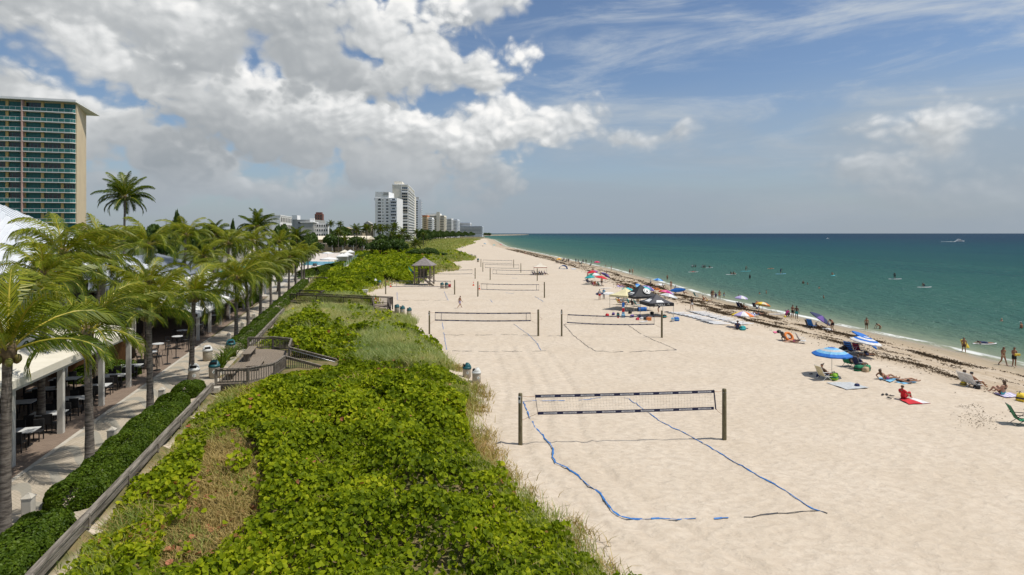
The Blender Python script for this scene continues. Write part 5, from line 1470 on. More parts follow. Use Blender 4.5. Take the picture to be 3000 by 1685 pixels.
for k in range(17):
    z = 53.5 - 3.1 * k
    window(o, 2.6, z, 4.0, 2.0, M_DKGL, frame=M_TOWB, nx=2)
    bbox('side_balcony', M_TOWW, o, L + .05, L + 1.6, 1, 69, z - 1.7, z - .7); window(o, 35, z + .3, 66, 1.8, M_BLGL, face='side', L=L, frame=M_TOWB, nx=14, off=.02)
def condo(name, label, u0, u1, v, y, depth, mat, bal, glass, fl=3.2, x0f=0.0, x1f=1.0, roof=None, dy=0.0):
    z1 = CAMZ + (HV - v) / F * y
    o, L = building(name, label, ((u0 - CX) / F * y, y), ((u1 - CX) / F * y, y + dy), depth, .5, z1, mat, 'condominiums in the distance')
    n = int((z1 - 6) / fl)
    for k in range(n):
        z = z1 - 2.2 - k * fl
        window(o, L * (x0f + x1f) / 2, z, L * (x1f - x0f) - .6, fl * .46, glass, frame=mat, nx=6)
        bbox('balcony', bal, o, L * x0f + .2, L * x1f - .2, -1.6, -.05, z - fl * .5, z - fl * .5 + .95)
        bbox('side_balcony', bal, o, L + .05, L + 1.6, 1, depth * .9, z - fl * .5, z - fl * .5 + .95)
    if roof: bbox('roof', roof, o, -.5, L + .5, -1, depth, z1 + .05, z1 + 2.4)
    return o, L
condo('condo_block', 'small orange-roofed condominium just right of the blue tower', 1237, 1251, 635, 950, 25, M_PEACH, M_PEACH, M_DKGL, 3.2, .25, 1, M_ORNG)
condo('condo_block', 'rounded white condominium beside the orange-roofed one', 1251, 1266, 637, 955, 22, M_TOWW, M_TOWW, M_BLGL, 3.2)
o, L = condo('condo_block', 'wide cream condominium with dark window bands on both wings', 1240, 1301, 631, 1150, 40, M_TOWC, M_TOWC, M_DKGL, 3.3)
bbox('core_wall', M_TOWC, o, L * .64, L * .80, -3, -.05, .5, 53.0); bbox('roof', M_TOWW, o, 4, L * .8, 2, 30, 46.6, 50.0)
condo('condo_block', 'bright white condominium with stacked long balconies', 1301, 1323, 640, 1350, 60, M_TOWW, M_TOWW, M_BLGL, 3.4)
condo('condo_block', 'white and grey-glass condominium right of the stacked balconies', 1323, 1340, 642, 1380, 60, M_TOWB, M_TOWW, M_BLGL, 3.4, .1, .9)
condo('condo_block', 'hazy grey condominium, left and taller of the last pair', 1341, 1377, 652, 1800, 60, M_TOWB, M_TOWC, M_BLGL, 4.0)  # distance haze is put into the bluish wall colour, not into the air
condo('condo_block', 'hazy long low condominium, last building on the shore', 1348, 1413, 662, 1760, 60, M_TOWB, M_TOWW, M_BLGL, 4.0, .0, 1.0)  # bluish wall tone again stands in for distance haze
# inland buildings at the left
o, L = building('slab_building', 'white windowless slab building with gridded end above the palms', (-145.5, 327), (-131.8, 330), 42, .8, 20.6, M_TOWW)
bbox('parapet', M_TOWW, o, -.2, L + .2, -.2, 42.2, 20.65, 21.2)
for k in range(5): bbox('wall_rib', M_GREYR, o, 2.2 + k * 2.4, 2.3 + k * 2.4, -.06, -.01, .8, 20.6)
for r_ in range(4):
    for c in range(7): window(o, 3.2 + c * 5.9, 18.6 - r_ * 4.1, 4.2, 2.6, M_DKGL, face='side', L=L, frame=M_TOWC, nx=2, off=.03)
o, L = building('grey_block', 'plain grey block behind the white slab building', (-163, 430), (-148, 430), 30, .8, 20.8, M_GREYR)
bbox('stair_tower', M_TOWW, o, 0, 4, -.5, 6, 20.85, 24.0)
for r_ in range(3): window(o, 9, 18.5 - r_ * 3.6, 9, 1.4, M_DKGL, frame=M_GREYR, nx=4)
o, L = building('grey_hotel', 'grey and white mid-rise with rooftop box, right of the white slab', (-144.7, 398), (-136.7, 400), 36, .8, 18.0, M_GREYR)
bbox('roof', M_TOWW, o, -.6, L + .6, -.6, 36.5, 18.05, 18.6); bbox('penthouse', M_TOWW, o, 5.5, L - .2, 3, 12, 18.65, 21.2)
bbox('side_wall', M_TOWW, o, L - .05, L + 8, 20, 36, .8, 18.0)
for r_ in range(4):
    for c in range(5): window(o, L + .9 + c * 1.6, 16.2 - r_ * 3.3, 1.0, 1.6, M_DKGL, frame=M_TOWW, nx=1, off=-19.98)
    window(o, 12, 16.2 - r_ * 3.3, 12, 1.5, M_DKGL, face='side', L=L, frame=M_TOWW, nx=5, off=.02)
o, L = building('red_brown_tower', 'distant red-brown tower peeking over the grey and white mid-rise', (-306, 900), (-294.5, 902), 14, .8, 41.0, M_REDR)
bbox('roof_cap', M_REDR, o, 1.5, L - 1.5, 1, 12, 41.05, 43.5)
for r_ in range(6):
    for c in range(3): window(o, 2.2 + c * 3.6, 37.8 - r_ * 3.6, 2.2, 2.0, M_DKGL, frame=M_TAN, nx=1)
def gable(name, label, u0, u1, v_e, v_r, y, d, mat, roofm, cat_g=None):
    y *= 1.9
    ze, zr = CAMZ + (HV - v_e) / F * y, CAMZ + (HV - v_r) / F * y
    o, L = building(name, label, ((u0 - CX) / F * y, y), ((u1 - CX) / F * y, y), d, .6, ze, mat)
    mb = MB(); e = .6
    mb.add([(-e, -e, ze), (L + e, -e, ze), (L / 2, -e, zr), (-e, d + e, ze), (L + e, d + e, ze), (L / 2, d + e, zr)], [(0, 1, 2), (1, 4, 5, 2), (3, 0, 2, 5), (4, 3, 5), (0, 3, 4, 1)])
    mb.build('roof', roofm, o)
    for k in range(2): window(o, L * (.3 + .4 * k), ze - 1.8, L * .2, 1.8, M_DKGL, frame=M_TOWW, nx=1)
    return o
gable('gabled_house', 'tan house with small pitched roof left of the white arched tower', 1066, 1087, 656, 648, 330, 10, M_TAN, M_GREYR)
gable('gabled_house', 'low tan house among far trees, left of the pitched roof', 1001, 1027, 672, 665, 320, 12, M_TAN, M_TAN)
gable('gabled_house', 'brown shingled house below the far trees', 1028, 1062, 678, 671, 280, 10, M_TAN, M_GREYR)
gable('gabled_house', 'small pale house right at the foot of the arched tower', 1088, 1122, 667, 660, 380, 10, M_TOWC, M_TAN)
cl = thing('beach_club', 'long low club building with cream sheet roof behind the garden palms', 'building', (-113, 330, 0), .03)
cl.scale = (1.66, 1.66, .88)
M_CREAMR = pmat('cream_sheet_roof', (.74, .66, .52), (.68, .60, .47), .4, .7)
mb = MB(); mb.add([(0, -1.5, 8.1), (18.8, -1.5, 8.1), (18.8, 4.5, 10.4), (0, 4.5, 10.4), (0, 11, 8.1), (18.8, 11, 8.1)], [(0, 1, 2, 3), (3, 2, 5, 4), (0, 3, 4), (1, 5, 2), (0, 4, 5, 1)]); mb.build('roof', M_CREAMR, cl)
for k in range(4):
    bbox('roof_seam', M_TAN, cl, 3.5 + k * 3.9, 3.62 + k * 3.9, -1.55, -1.45, 7.9, 8.12)
bbox('wall', M_PEACH, cl, .8, 18, 0, 9.5, .8, 8.0)
for k in range(5): window(cl, 2.8 + k * 3.4, 4.6, 2.4, 2.8, M_DKGL, frame=M_TOWC, nx=2, off=-.0)
bbox('veranda_roof', M_CREAMR, cl, 4, 18.5, -5, -1.6, 5.4, 5.6)
for k in range(5): bbox('veranda_post', M_TOWW, cl, 4.2 + k * 3.5, 4.4 + k * 3.5, -4.9, -4.7, .8, 5.38)
o, L = building('low_white_house', 'low white house with grey roof left behind the back palms', ((640 - CX) / F * 140, 140), ((720 - CX) / F * 140, 140), 8, .8, 9.3, M_TOWC)
bbox('roof', M_GREYR, o, -.6, L + .6, -.8, 8.8, 9.35, 9.9)
for k in range(2): window(o, 1.8 + 3 * k, 6.5, 1.4, 1.6, M_DKGL, frame=M_TOWW)
# street poles on the skyline
for i, (u, v, y) in enumerate(((487, 640, 180), (742, 645, 200), (792, 652, 230))):
    x, yy, z = at(u, v, y); o = thing('utility_pole', 'thin utility pole on the skyline, %s' % ('above the left palms', 'left of the white slab', 'in front of the white slab')[i], 'pole', (x, yy, .8))
    mb = MB(); mb.tube([(0, 0, 0), (0, 0, z - .8)], .14, 6); mb.build('pole', M_GREYR, o)
    mb = MB(); mb.box((0, 0, z - 1.6), (1.8, .12, .12)); mb.build('crossarm', M_GREYR, o)
# the far rocky point
mb = MB(); rr = random.Random(5)
pl = [(-150, 3000), (-40, 3300), (90, 4300), (150, 5200), (60, 5300), (-200, 4200), (-300, 3200)]
mb.prism(pl, WATER_Z - 2, WATER_Z + 2.2); o = mb.build('far_sand_point', pmat('far_sand', (.5, .40, .30), (.3, .22, .16), .02, .9)); tag(o, kind='structure')
# ------------------------------------------------------------------ volleyball courts
M_NAVY = pmat('navy_webbing', (.018, .022, .075), (.014, .018, .06), 3, .7)
M_PANEL = pmat('printed_panel', (.62, .62, .64), (.52, .52, .55), 9, .7)
M_PANELD = pmat('faded_panel', (.30, .31, .36), (.24, .25, .31), 9, .7)
M_CORD = pmat('net_cord', (.58, .54, .46), (.5, .46, .39), 4, .8)
M_ROPE = pmat('orange_rope', (.45, .18, .06), (.3, .14, .07), 9, .8)
M_TAPE = pmat('blue_tape', (.04, .20, .52), (.025, .13, .38), 5, .6)
M_TAPED = pmat('dark_tape', (.045, .05, .07), (.09, .08, .07), 2.5, .7)
def text_mesh(txt, size, mat):
    cu = bpy.data.curves.new('lettering', 'FONT'); cu.body = txt; cu.size = size; cu.align_x = 'CENTER'; cu.align_y = 'CENTER'; cu.resolution_u = 1
    ob = bpy.data.objects.new('lettering', cu); COL.objects.link(ob)
    dg = bpy.context.evaluated_depsgraph_get(); me = bpy.data.meshes.new_from_object(ob.evaluated_get(dg))
    bpy.data.objects.remove(ob); bpy.data.curves.remove(cu)
    me.materials.clear(); me.materials.append(mat); return me
TXT = text_mesh('DEERFIELD BEACH', .072, M_NAVY)
def net_post(p, h, label, sign=False, r=.085):
    o = thing('net_post', label, 'net post', p, random.uniform(0, 1), 'timber volleyball net posts')
    mb = MB(); mb.lathe([(r * 1.04, -.4), (r * 1.03, .2), (r, h * .6), (r * .97, h - .04), (r * .85, h)], 12); mb.build('shaft', M_POST, o, smooth=True)
    if sign:
        mb = MB(); mb.box((0, 0, 0), (.015, .13, .34)); mb.box((.009, 0, .05), (.004, .10, .12), mi=1)
        a = R(-118); s = mb.build('court_plate', [M_WHITE, M_BLKM], o, (r * 1.0 * math.cos(a) * 1.06, r * math.sin(a) * 1.06, h - .30), (0, 0, a))
        s.rotation_euler = (0, 0, a - o.rotation_euler.z); s.location = (r * 1.06 * math.cos(a - o.rotation_euler.z), r * 1.06 * math.sin(a - o.rotation_euler.z), h - .30)
    k = MB(); k.tube([(-r * 1.1, 0, h - .18), (0, -r * 1.15, h - .17), (r * 1.1, 0, h - .18)], .012, 5); k.build('ring_bolt', M_STEEL, o)
    return o
def vnet(P, Q, inL, inR, top, bot, label, panels=9, mesh=True, text=False, ant=(), slump=(0, 0), sag=.05, tw=.075, faded=False, ropes=True, zt=(0, 0)):
    """P, Q post feet; the net hangs between inL and inR metres from them"""
    P, Q = Vector(P), Vector(Q); d = (Q - P); d.z = 0; L = d.length
    o = thing('volleyball_net', label, 'volleyball net', P, math.atan2(d.y, d.x), 'beach volleyball nets')
    x0, x1 = inL, L - inR; wd = x1 - x0
    zt_ = lambda f: top + zt[0] * (1 - f) + zt[1] * f - sag * math.sin(math.pi * f)
    zb_ = lambda f: bot + zt[0] * (1 - f) + zt[1] * f - sag * math.sin(math.pi * f) * 1.3
    N = 24
    for nm, zf, sh in (('top_tape', zt_, 0), ('bottom_tape', zb_, 1)):
        mb = MB()
        for k in range(N):
            f0, f1 = k / N, (k + 1) / N
            dx = slump[0] * (1 - f0) * sh if sh else 0; dx1 = slump[0] * (1 - f1) * sh
            mb.beam((x0 + wd * f0 + dx, 0, zf(f0)), (x0 + wd * f1 + dx1, 0, zf(f1)), .012, tw)
        tp = mb.build(nm, M_NAVY, o)
        pn = panels
        for k in range(pn):
            fc = (k + .63) / (pn + .12); hw = .34 / pn; pm = MB()
            for (fa, fb) in ((fc - hw, fc), (fc, fc + hw)):
                dx = slump[0] * (1 - fa) * sh; dx1 = slump[0] * (1 - fb) * sh
                pm.beam((x0 + wd * fa + dx, -.010, zf(fa)), (x0 + wd * fb + dx1, -.010, zf(fb)), .003, tw * .5)
            pm.build('printed_panel', M_PANELD if faded else M_PANEL, tp)
            if text:
                q = obj('lettering', TXT, tp, (x0 + wd * fc + slump[0] * (1 - fc) * sh, -.0135, zf(fc)), (R(90), 0, 0)); q.scale = (wd * .66 / pn / .78, .85, 1)
    for f, sl in ((0, slump[0]), (1, slump[1])):
        mb = MB(); mb.beam((x0 + wd * f, 0, zt_(f) + tw * .5), (x0 + wd * f + sl, 0, zb_(f) - tw * .5), .014, tw); mb.build('side_tape', M_NAVY, o)
    for f in ant:
        mb = MB(); mb.box((x0 + wd * f, -.012, (zt_(f) + zb_(f)) / 2), (.05, .012, zt_(f) - zb_(f))); mb.build('boundary_band', M_NAVY, o)
    if mesh:
        mb = MB(); n = int(wd / .155); m = 6
        for k in range(1, n):
            f = k / n; mb.beam((x0 + wd * f, 0, zt_(f)), (x0 + wd * f + slump[0] * (1 - f), 0, zb_(f)), .0055, .0055)
        for j in range(1, m):
            for k in range(N):
                f0, f1 = k / N, (k + 1) / N; g = j / m
                mb.beam((x0 + wd * f0 + slump[0] * (1 - f0) * g, 0, zt_(f0) * (1 - g) + zb_(f0) * g), (x0 + wd * f1 + slump[0] * (1 - f1) * g, 0, zt_(f1) * (1 - g) + zb_(f1) * g), .0055, .0055)
        mb.build('netting', M_CORD, o)
    if ropes:
        for (px, nx, f, sl) in ((0.06, x0, 0, slump[0]), (L - .06, x1, 1, slump[1])):
            mb = MB(); mb.tube([(px, 0, zt_(f) + .02), ((px + nx) / 2, .02, zt_(f) - .03), (nx, 0, zt_(f))], .009, 4); mb.build('rope', M_ROPE, o)
            mb = MB(); mb.tube([(px, 0, zb_(f) - .35), ((px + nx) / 2, .02, zb_(f) - .2), (nx + sl, 0, zb_(f))], .009, 4); mb.build('rope', M_ROPE, o)
    return o
def court_line(pix, label, mat, w=.05, wob=.05, seed=0, gaps=(), cat='court line'):
    """flat webbing lying loosely on the sand; gaps are where sand buries it"""
    r = random.Random(seed); pts = []
    P = [G(u, v) for u, v in pix]
    for a, b in zip(P[:-1], P[1:]):
        n = max(2, int((b - a).length / .28))
        for k in range(n): pts.append(a.lerp(b, k / n))
    pts.append(P[-1])
    q = []
    for i, p in enumerate(pts):
        x = p.x + r.uniform(-1, 1) * wob * .5; y = p.y + r.uniform(-1, 1) * wob
        q.append(Vector((x, y, float(H(x, y)) + (float(dimple(x, y)) if y < 110 else 0) + .018 + .012 * r.random())))
    mb = MB(); n = len(q)
    for i in range(n - 1):
        f = i / n
        if any(a <= f <= b for a, b in gaps): continue
        mb.beam(q[i], q[i + 1] + (q[i + 1] - q[i]) * .05, w * r.uniform(.45, 1.15), .012, up=(r.uniform(-.6, .6), r.uniform(-.6, .6), 1))
    o = mb.build('boundary_line', mat); tag(o, label, cat, 'court boundary lines'); return o
def foot(u, v): p = G(u, v); return p
# near court
cp, cq = foot(1524.5, 1301), foot(2122, 1287)
net_post(cp, 2.56, 'timber post with small white plate, left end of the nearest net', True, .105)
net_post(cq, 2.60, 'thick timber post at the right end of the nearest net', False, .11)
vnet(cp, cq, .75, .55, 2.42, 1.56, 'nearest volleyball net with navy tapes and white printed panels', 9, True, True, (), (.14, .10), .02, .15, zt=(-.03, .05))
court_line([(1526, 1176), (1560, 1174), (1640, 1176), (1760, 1168), (1842, 1168), (1930, 1232), (2020, 1276), (2100, 1322), (2200, 1385), (2300, 1440), (2385, 1492), (2415, 1503)], 'blue webbing running from behind the nearest net to its right front corner', M_TAPE, .06, .06, 3, ((.11, .14), (.21, .27)))
court_line([(1534, 1178), (1552, 1225), (1572, 1258), (1584, 1268), (1600, 1290), (1622, 1316), (1618, 1340), (1628, 1354), (1660, 1370), (1695, 1393), (1725, 1425), (1760, 1445), (1780, 1480), (1805, 1510), (1823, 1519), (1880, 1524), (1960, 1521), (2040, 1522)], 'blue webbing trailing from the left post round the left front corner of the nearest court', M_TAPE, .075, .05, 4, ((.10, .115), (.18, .20)))
court_line([(2092, 1522), (2135, 1519)], 'short stray piece of blue webbing in front of the nearest court', M_TAPE, .07, .05, 5)
court_line([(2180, 1516), (2250, 1508), (2330, 1502), (2400, 1496), (2422, 1504)], 'dark end line at the right front corner of the nearest court', M_TAPED, .055, .04, 6)
# second row
c2, c2b = foot(1258, 979), foot(1577, 985)
net_post(c2, 2.45, 'timber post at the left end of the left middle net', True); net_post(c2b, 2.75, 'timber post at the right end of the left middle net', False, .10)
vnet(c2, c2b, .62, .80, 2.30, 1.52, 'left middle net with striped navy tapes and two upright bands', 9, True, False, (.065, .955), (0, .04), .05, .12, zt=(-.03, .07), faded=True)
court_line([(1296, 945), (1302, 985), (1308, 1025)], 'left side line of the left middle court', M_TAPE, .05, .05, 7, ((.3, .42),))
court_line([(1505, 950), (1540, 975), (1553, 985), (1575, 1008), (1585, 1028)], 'right side line of the left middle court', M_TAPE, .045, .05, 8)
court_line([(1300, 981), (1400, 982), (1500, 980), (1575, 984)], 'faint mid line under the left middle net', M_TAPED, .04, .05, 9, ((.2, .3), (.5, .56), (.75, .8)))
court_line([(1325, 1029), (1420, 1030), (1520, 1030), (1600, 1029)], 'end line of the left middle court', M_TAPED, .05, .05, 10, ((.2, .25), (.45, .5), (.7, .8)))
c3, c3b = foot(1645.6, 985), foot(1939, 989)
net_post(c3, 2.75, 'timber post at the left end of the right middle net', True); net_post(c3b, 2.75, 'timber post at the right end of the right middle net, before the black tent', False, .10)
vnet(c3, c3b, .62, .78, 2.17, 1.37, 'right middle net in front of the black tents, tapes striped navy', 12, True, False, (), (-.07, .02), .09, .11, zt=(.05, -.02), faded=True)
court_line([(1652, 951), (1680, 983), (1708, 1005), (1728, 1020), (1745, 1029)], 'left side line of the right middle court', M_TAPED, .055, .05, 11)
court_line([(1745, 1029), (1800, 1032), (1880, 1030), (1940, 1028), (1982, 1025)], 'end line of the right middle court', M_TAPED, .055, .05, 12, ((.3, .36),))
court_line([(1840, 953), (1880, 980), (1915, 997), (1950, 1011), (1982, 1025)], 'right side line of the right middle court', M_TAPED, .055, .05, 13, ((.4, .44),))
court_line([(1652, 951), (1700, 952), (1770, 951), (1840, 953)], 'far end line of the right middle court', M_TAPED, .04, .04, 14)
# far courts
def far_court(pl, pr, inL, inR, top, bot, label, pn, ant=(), hs=(2.6, 2.6), sag=.06, tw=.09, posts=('', ''), slump=(0, 0)):
    a, b = foot(*pl), foot(*pr)
    net_post(a, hs[0], 'timber left post of ' + label, False, .10); net_post(b, hs[1], 'timber right post of ' + label, False, .10)
    vnet(a, b, inL, inR, top, bot, 'net of ' + label if False else label.replace('the ', '', 1), pn, False, False, ant, slump, sag, tw, True)
far_court((1130, 862), (1332, 863), 1.0, .7, 2.30, 1.35, 'the slack net in front of the lifeguard hut', 9, (.09, .91), (2.55, 2.55), .0)
far_court((1400, 869), (1595, 872.6), .58, .92, 2.15, 1.25, 'the net with the cones, right of the walking man', 10, (.1, .96), (2.55, 2.6))
far_court((1263, 817), (1392, 817), .9, .7, 2.1, 1.2, 'the net half hidden behind the lifeguard hut', 8, (), (2.3, 2.5))
far_court((1436, 820), (1574, 823), .62, .85, 2.3, 1.4, 'the net beside the beige tent', 9, (.09, .94), (2.7, 2.8))
far_court((1414.6, 796), (1526, 798.6), .7, .55, 2.05, 1.15, 'the second farthest net on the sand', 8, (), (2.5, 2.5))
far_court((1409, 782), (1505, 784), .72, .55, 2.2, 1.3, 'the farthest net of all courts', 8, (), (2.5, 2.5))
court_line([(1163, 856), (1164, 880)], 'left side line before the lifeguard hut net', M_TAPE, .06, .05, 15); court_line([(1301, 855), (1313, 880)], 'right side line before the lifeguard hut net', M_TAPE, .06, .05, 16)
court_line([(1165, 881), (1310, 880)], 'end line before the lifeguard hut net', M_TAPED, .04, .05, 17, ((.2, .3), (.6, .7)))
court_line([(1436, 878), (1443, 887)], 'short left side line of the cone court', M_TAPE, .06, .05, 18); court_line([(1567, 869), (1592, 884)], 'right side line of the cone court', M_TAPE, .06, .05, 19)
court_line([(1482, 859), (1505, 860)], 'far end line of the cone court', M_TAPE, .05, .05, 20); court_line([(1500, 815), (1515, 815.5)], 'line of the court beside the beige tent', M_TAPE, .07, .05, 22)
court_line([(1575, 925), (1590, 935), (1576, 940)], 'loose rope end by the right post of the left middle net', M_ROPE, .02, .05, 21)

# ------------------------------------------------------------------ cones
M_CONE = pmat('orange_cone', (.75, .10, .02), (.68, .09, .02), 3, .5)
cn = thing('traffic_cone', 'x', 'traffic cone', group='orange traffic cones')
mb = MB(); mb.box((0, 0, .02), (.38, .38, .04)); mb.build('base', M_CONE, cn)
mb = MB(); mb.lathe([(.15, .04), (.105, .32)], 12, cap0=False, cap1=False); mb.lathe([(.078, .50), (.03, .78)], 12, cap0=False); mb.build('cone_body', M_CONE, cn)
mb = MB(); mb.lathe([(.105, .32), (.078, .50)], 12, cap0=False, cap1=False); mb.build('reflective_band', M_WHITE, cn)
for i, (u, v, lab) in enumerate(((1144, 841, 'orange cone left of the slack net by the hut'), (1133.8, 834, 'orange cone touching the left post of the hut net'), (1387, 837, 'orange cone standing alone between the hut and the right nets'),
                                 (1404.5, 848, 'orange cone beside the left post of the cone court net'), (1100, 888, 'orange cone behind the slats of the boardwalk ramp'))):
    o = cn if i == 0 else dup(cn)
    o.location = G(u, v); o.scale = (1.05,) * 3; o['label'] = lab
# ------------------------------------------------------------------ lifeguard hut
hp = G(1243, 834); hut = thing('lifeguard_hut', 'timber lifeguard hut with grey shingled pyramid roof on posts', 'lifeguard hut', hp, -.12)
M_SHING = pmat('grey_shingles', (.27, .24, .225), (.17, .15, .145), 1.8, .9, bump=.5, stretch=(1, 1, 6))
M_HUTW = pmat('hut_timber', (.22, .185, .14), (.14, .115, .085), 2, .88, bump=.4, stretch=(4, 4, 1))
w2 = 1.62
mb = MB(); mb.lathe([(2.95, 3.95), (2.98, 4.07), (.10, 5.62)], 4, a0=math.pi / 4); mb.build('roof', M_SHING, hut)
mb = MB(); mb.lathe([(.16, 5.5), (.16, 5.75), (.02, 5.85)], 8); mb.build('roof_cap', M_SHING, hut)
for a in (-1, 1):
    for b in (-1, 1):
        mb = MB(); mb.box((a * w2, b * w2, 1.9), (.24, .24, 4.2)); mb.build('post', M_HUTW, hut)
for a in (-.35, .35):
    mb = MB(); mb.box((a, -w2, 2.6), (.14, .14, 2.7)); mb.build('stud', M_HUTW, hut)
mb = MB(); mb.box((0, 0, 1.55), (3.5, 3.5, .16)); mb.build('floor', M_HUTW, hut)
mb = MB(); mb.box((-.7, w2, 2.4), (1.7, .06, 1.5)); mb.build('back_panel', M_HUTW, hut)
for (p, q) in (((-w2, -w2), (-.35, -w2)), ((-w2, -w2), (-w2, w2)), ((w2, -w2 + 1.2), (w2, w2)), ((-w2, w2), (w2, w2))):
    for zz in (2.05, 2.5):
        mb = MB(); mb.beam((p[0], p[1], zz), (q[0], q[1], zz), .06, .10); mb.build('rail', M_HUTW, hut)
for a in (-1, 1):
    mb = MB(); mb.beam((a * w2, -w2, .1), (a * .1, -w2, 1.45), .12, .12); mb.build('brace', M_HUTW, hut)
    mb = MB(); mb.beam((a * w2, w2, .1), (a * .1, w2, 1.45), .12, .12); mb.build('brace', M_HUTW, hut)
mb = MB(); mb.beam((.15, -w2 - .1, 1.55), (2.7, -w2 - .75, -.05), .07, .2); mb.beam((.15, -w2 - .9, 1.55), (2.7, -w2 - 1.4, -.05), .07, .2); mb.build('stair_stringers', M_HUTW, hut)
for k in range(6):
    f = (k + .5) / 6; mb = MB(); mb.box((.15 + 2.55 * f, -w2 - .5 - .55 * f, 1.55 - 1.6 * f + .1), (.28, .75, .05)); mb.build('step', M_HUTW, hut)
mb = MB(); mb.beam((1.0, -w2 - .3, 2.2), (3.3, -w2 - .9, .9), .05, .07); mb.build('handrail', M_HUTW, hut)
hr = Matrix.Rotation(-.12, 3, 'Z')
# flag: flies from the hut's left side
fg = thing('warning_flag', 'green and navy flag on a slanted stick at the left side of the hut', 'flag', hp + hr @ Vector((-w2, -w2, 2.6)), -.12)
mb = MB(); mb.tube([(0, 0, 0), (-1.35, 0, 1.35)], .022, 6); mb.build('flagstick', M_HUTW, fg)
M_FLG = pmat('flag_green', (.02, .42, .28), (.02, .38, .25), 2, .6); M_FLN = pmat('flag_navy', (.03, .07, .12), (.025, .06, .10), 2, .6)
mb = MB()
wv = lambda u, v: .05 * math.sin(5 * u + 3 * v)
mb.sheet([(-1.35, 0, 1.35), (-.75, .05, .75), (-.55, .1, .05), (-1.15, .05, .65)], 8, 4, wv, .012, 0); mb.sheet([(-.75, .05, .75), (-.15, .1, .15), (.05, .15, -.55), (-.55, .1, .05)], 8, 4, wv, .012, 1); mb.build('cloth', [M_FLG, M_FLN], fg)
bk = thing('red_bucket', 'red bucket beside the bin pair at the lifeguard hut', 'bucket', G(1317, 842)); M_RED = pmat('red_plastic', (.55, .03, .03), (.45, .025, .03), 2, .5)
mb = MB(); mb.lathe([(.24, 0), (.32, .55), (.33, .60), (.30, .60), (.24, .08)], 14, cap1=False); mb.build('shell', M_RED, bk, smooth=True); mb = MB(); mb.tube([(-.32, 0, .58), (-.2, .1, .72), (.2, .1, .72), (.32, 0, .58)], .015, 5); mb.build('handle', M_STEEL, bk)
for i, (u, v, lab) in enumerate(((1381.7, 749, 'small grey crate on the sand at the tip of the far dune, left one'), (1392, 752, 'small grey crate on the sand at the tip of the far dune, right one'), (1354.7, 726, 'small dark crate on the upper sand by the far grass'), (1351, 738, 'small dark crate at the edge of the far grass'))):
    o = thing('slatted_crate', lab, 'crate', G(u, v), .4 * i, 'small dark boxes on the far sand')
    mb = MB(); mb.box((0, 0, .08), (.9, .7, .16)); mb.build('base', M_BLKM, o)
    for k in range(3):
        mb = MB(); mb.box((0, -.35, .26 + k * .2), (.9, .05, .13)); mb.box((0, .35, .26 + k * .2), (.9, .05, .13)); mb.box((-.45, 0, .26 + k * .2), (.05, .7, .13)); mb.box((.45, 0, .26 + k * .2), (.05, .7, .13)); mb.build('slat_row', M_GREYR, o)
# ------------------------------------------------------------------ sea weed line
r = np.random.default_rng(5); n = 120000
y = np.concatenate([r.uniform(20, 140, n), r.uniform(140, 420, n // 5)]); m = len(y)
kind = r.random(m)
base = np.where(kind < .28, 5.4, np.where(kind < .58, 12.3, 9.0)) + 1.6 * (fbm(y / 9, y * 0, 3, 3) - .5) * 2
s = base + np.where(kind < .58, r.normal(0, .5, m), r.normal(0, 2.6, m))
keep = r.random(m) < np.where(kind < .58, .75 * sstep(.40, .62, fbm(y / 5.5, s * .35 + np.where(kind < .28, 40, 0), 8, 3)), .55 * sstep(.47, .66, fbm(y / 2.2, s / .8, 12, 3)))
y, s = y[keep], s[keep]; x = shore_x(y) - s
P = np.stack([x, y, H(x, y) + .035], 1)
M_WEED = leaf_mat('seaweed_scrap', [(0, (.05, .033, .018)), (.5, (.12, .082, .045)), (1, (.24, .17, .09))], rough=.8, transl=.0)
tag(obj('seaweed', leaves_mesh('seaweed', P, .17 * (np.maximum(y, 40) / 50) ** .6, M_WEED, tilt=.42, aspect=.20, fold=.2, seed=9)), 'dark brown seaweed washed up in lines along the water', 'seaweed', kind='stuff')
P = np.array([G(2867 + r.normal(0, 36), 1228 + r.normal(0, 13)) for _ in range(190)] + [G(2840 + r.normal(0, 20), 1193 + r.normal(0, 5)) for _ in range(50)]); P[:, 2] += .03
tag(obj('dead_seaweed', leaves_mesh('dead_seaweed', P, .085, M_WEED, tilt=.2, aspect=.35, seed=10)), 'scattered dry weed on the sand at the right edge of the photo', 'seaweed', kind='stuff')
# ------------------------------------------------------------------ people: one skinned body per pose, clothes lifted off the body
SKIN = [pmat('skin_pale', (.50, .29, .20), (.45, .25, .17), 6, .55), pmat('skin_tanned', (.34, .17, .095), (.29, .14, .08), 6, .55), pmat('skin_dark', (.13, .065, .04), (.10, .05, .03), 6, .55)]
M_EYE = pmat('eye_dark', (.02, .015, .012), (.02, .015, .012), 2, .3)
M_LIP = pmat('lip', (.28, .10, .08), (.25, .09, .07), 2, .5)
_CC = {'white': (.72, .72, .72), 'navy': (.02, .03, .10), 'blue': (.02, .16, .55), 'sky': (.20, .48, .72), 'teal': (.02, .33, .34), 'green': (.015, .20, .09), 'lime': (.25, .50, .03), 'red': (.58, .02, .03), 'magenta': (.50, .03, .22),
       'pink': (.75, .14, .28), 'orange': (.75, .22, .04), 'yellow': (.80, .58, .05), 'black': (.015, .015, .017), 'grey': (.25, .25, .26), 'charcoal': (.055, .055, .062), 'purple': (.13, .07, .30), 'brown': (.10, .055, .03), 'tan': (.48, .36, .22), 'lilac': (.42, .36, .62),
       'cream': (.70, .62, .40), 'blond': (.38, .25, .10), 'silver': (.5, .52, .54), 'aqua': (.08, .50, .58), 'palegrey': (.5, .52, .53)}
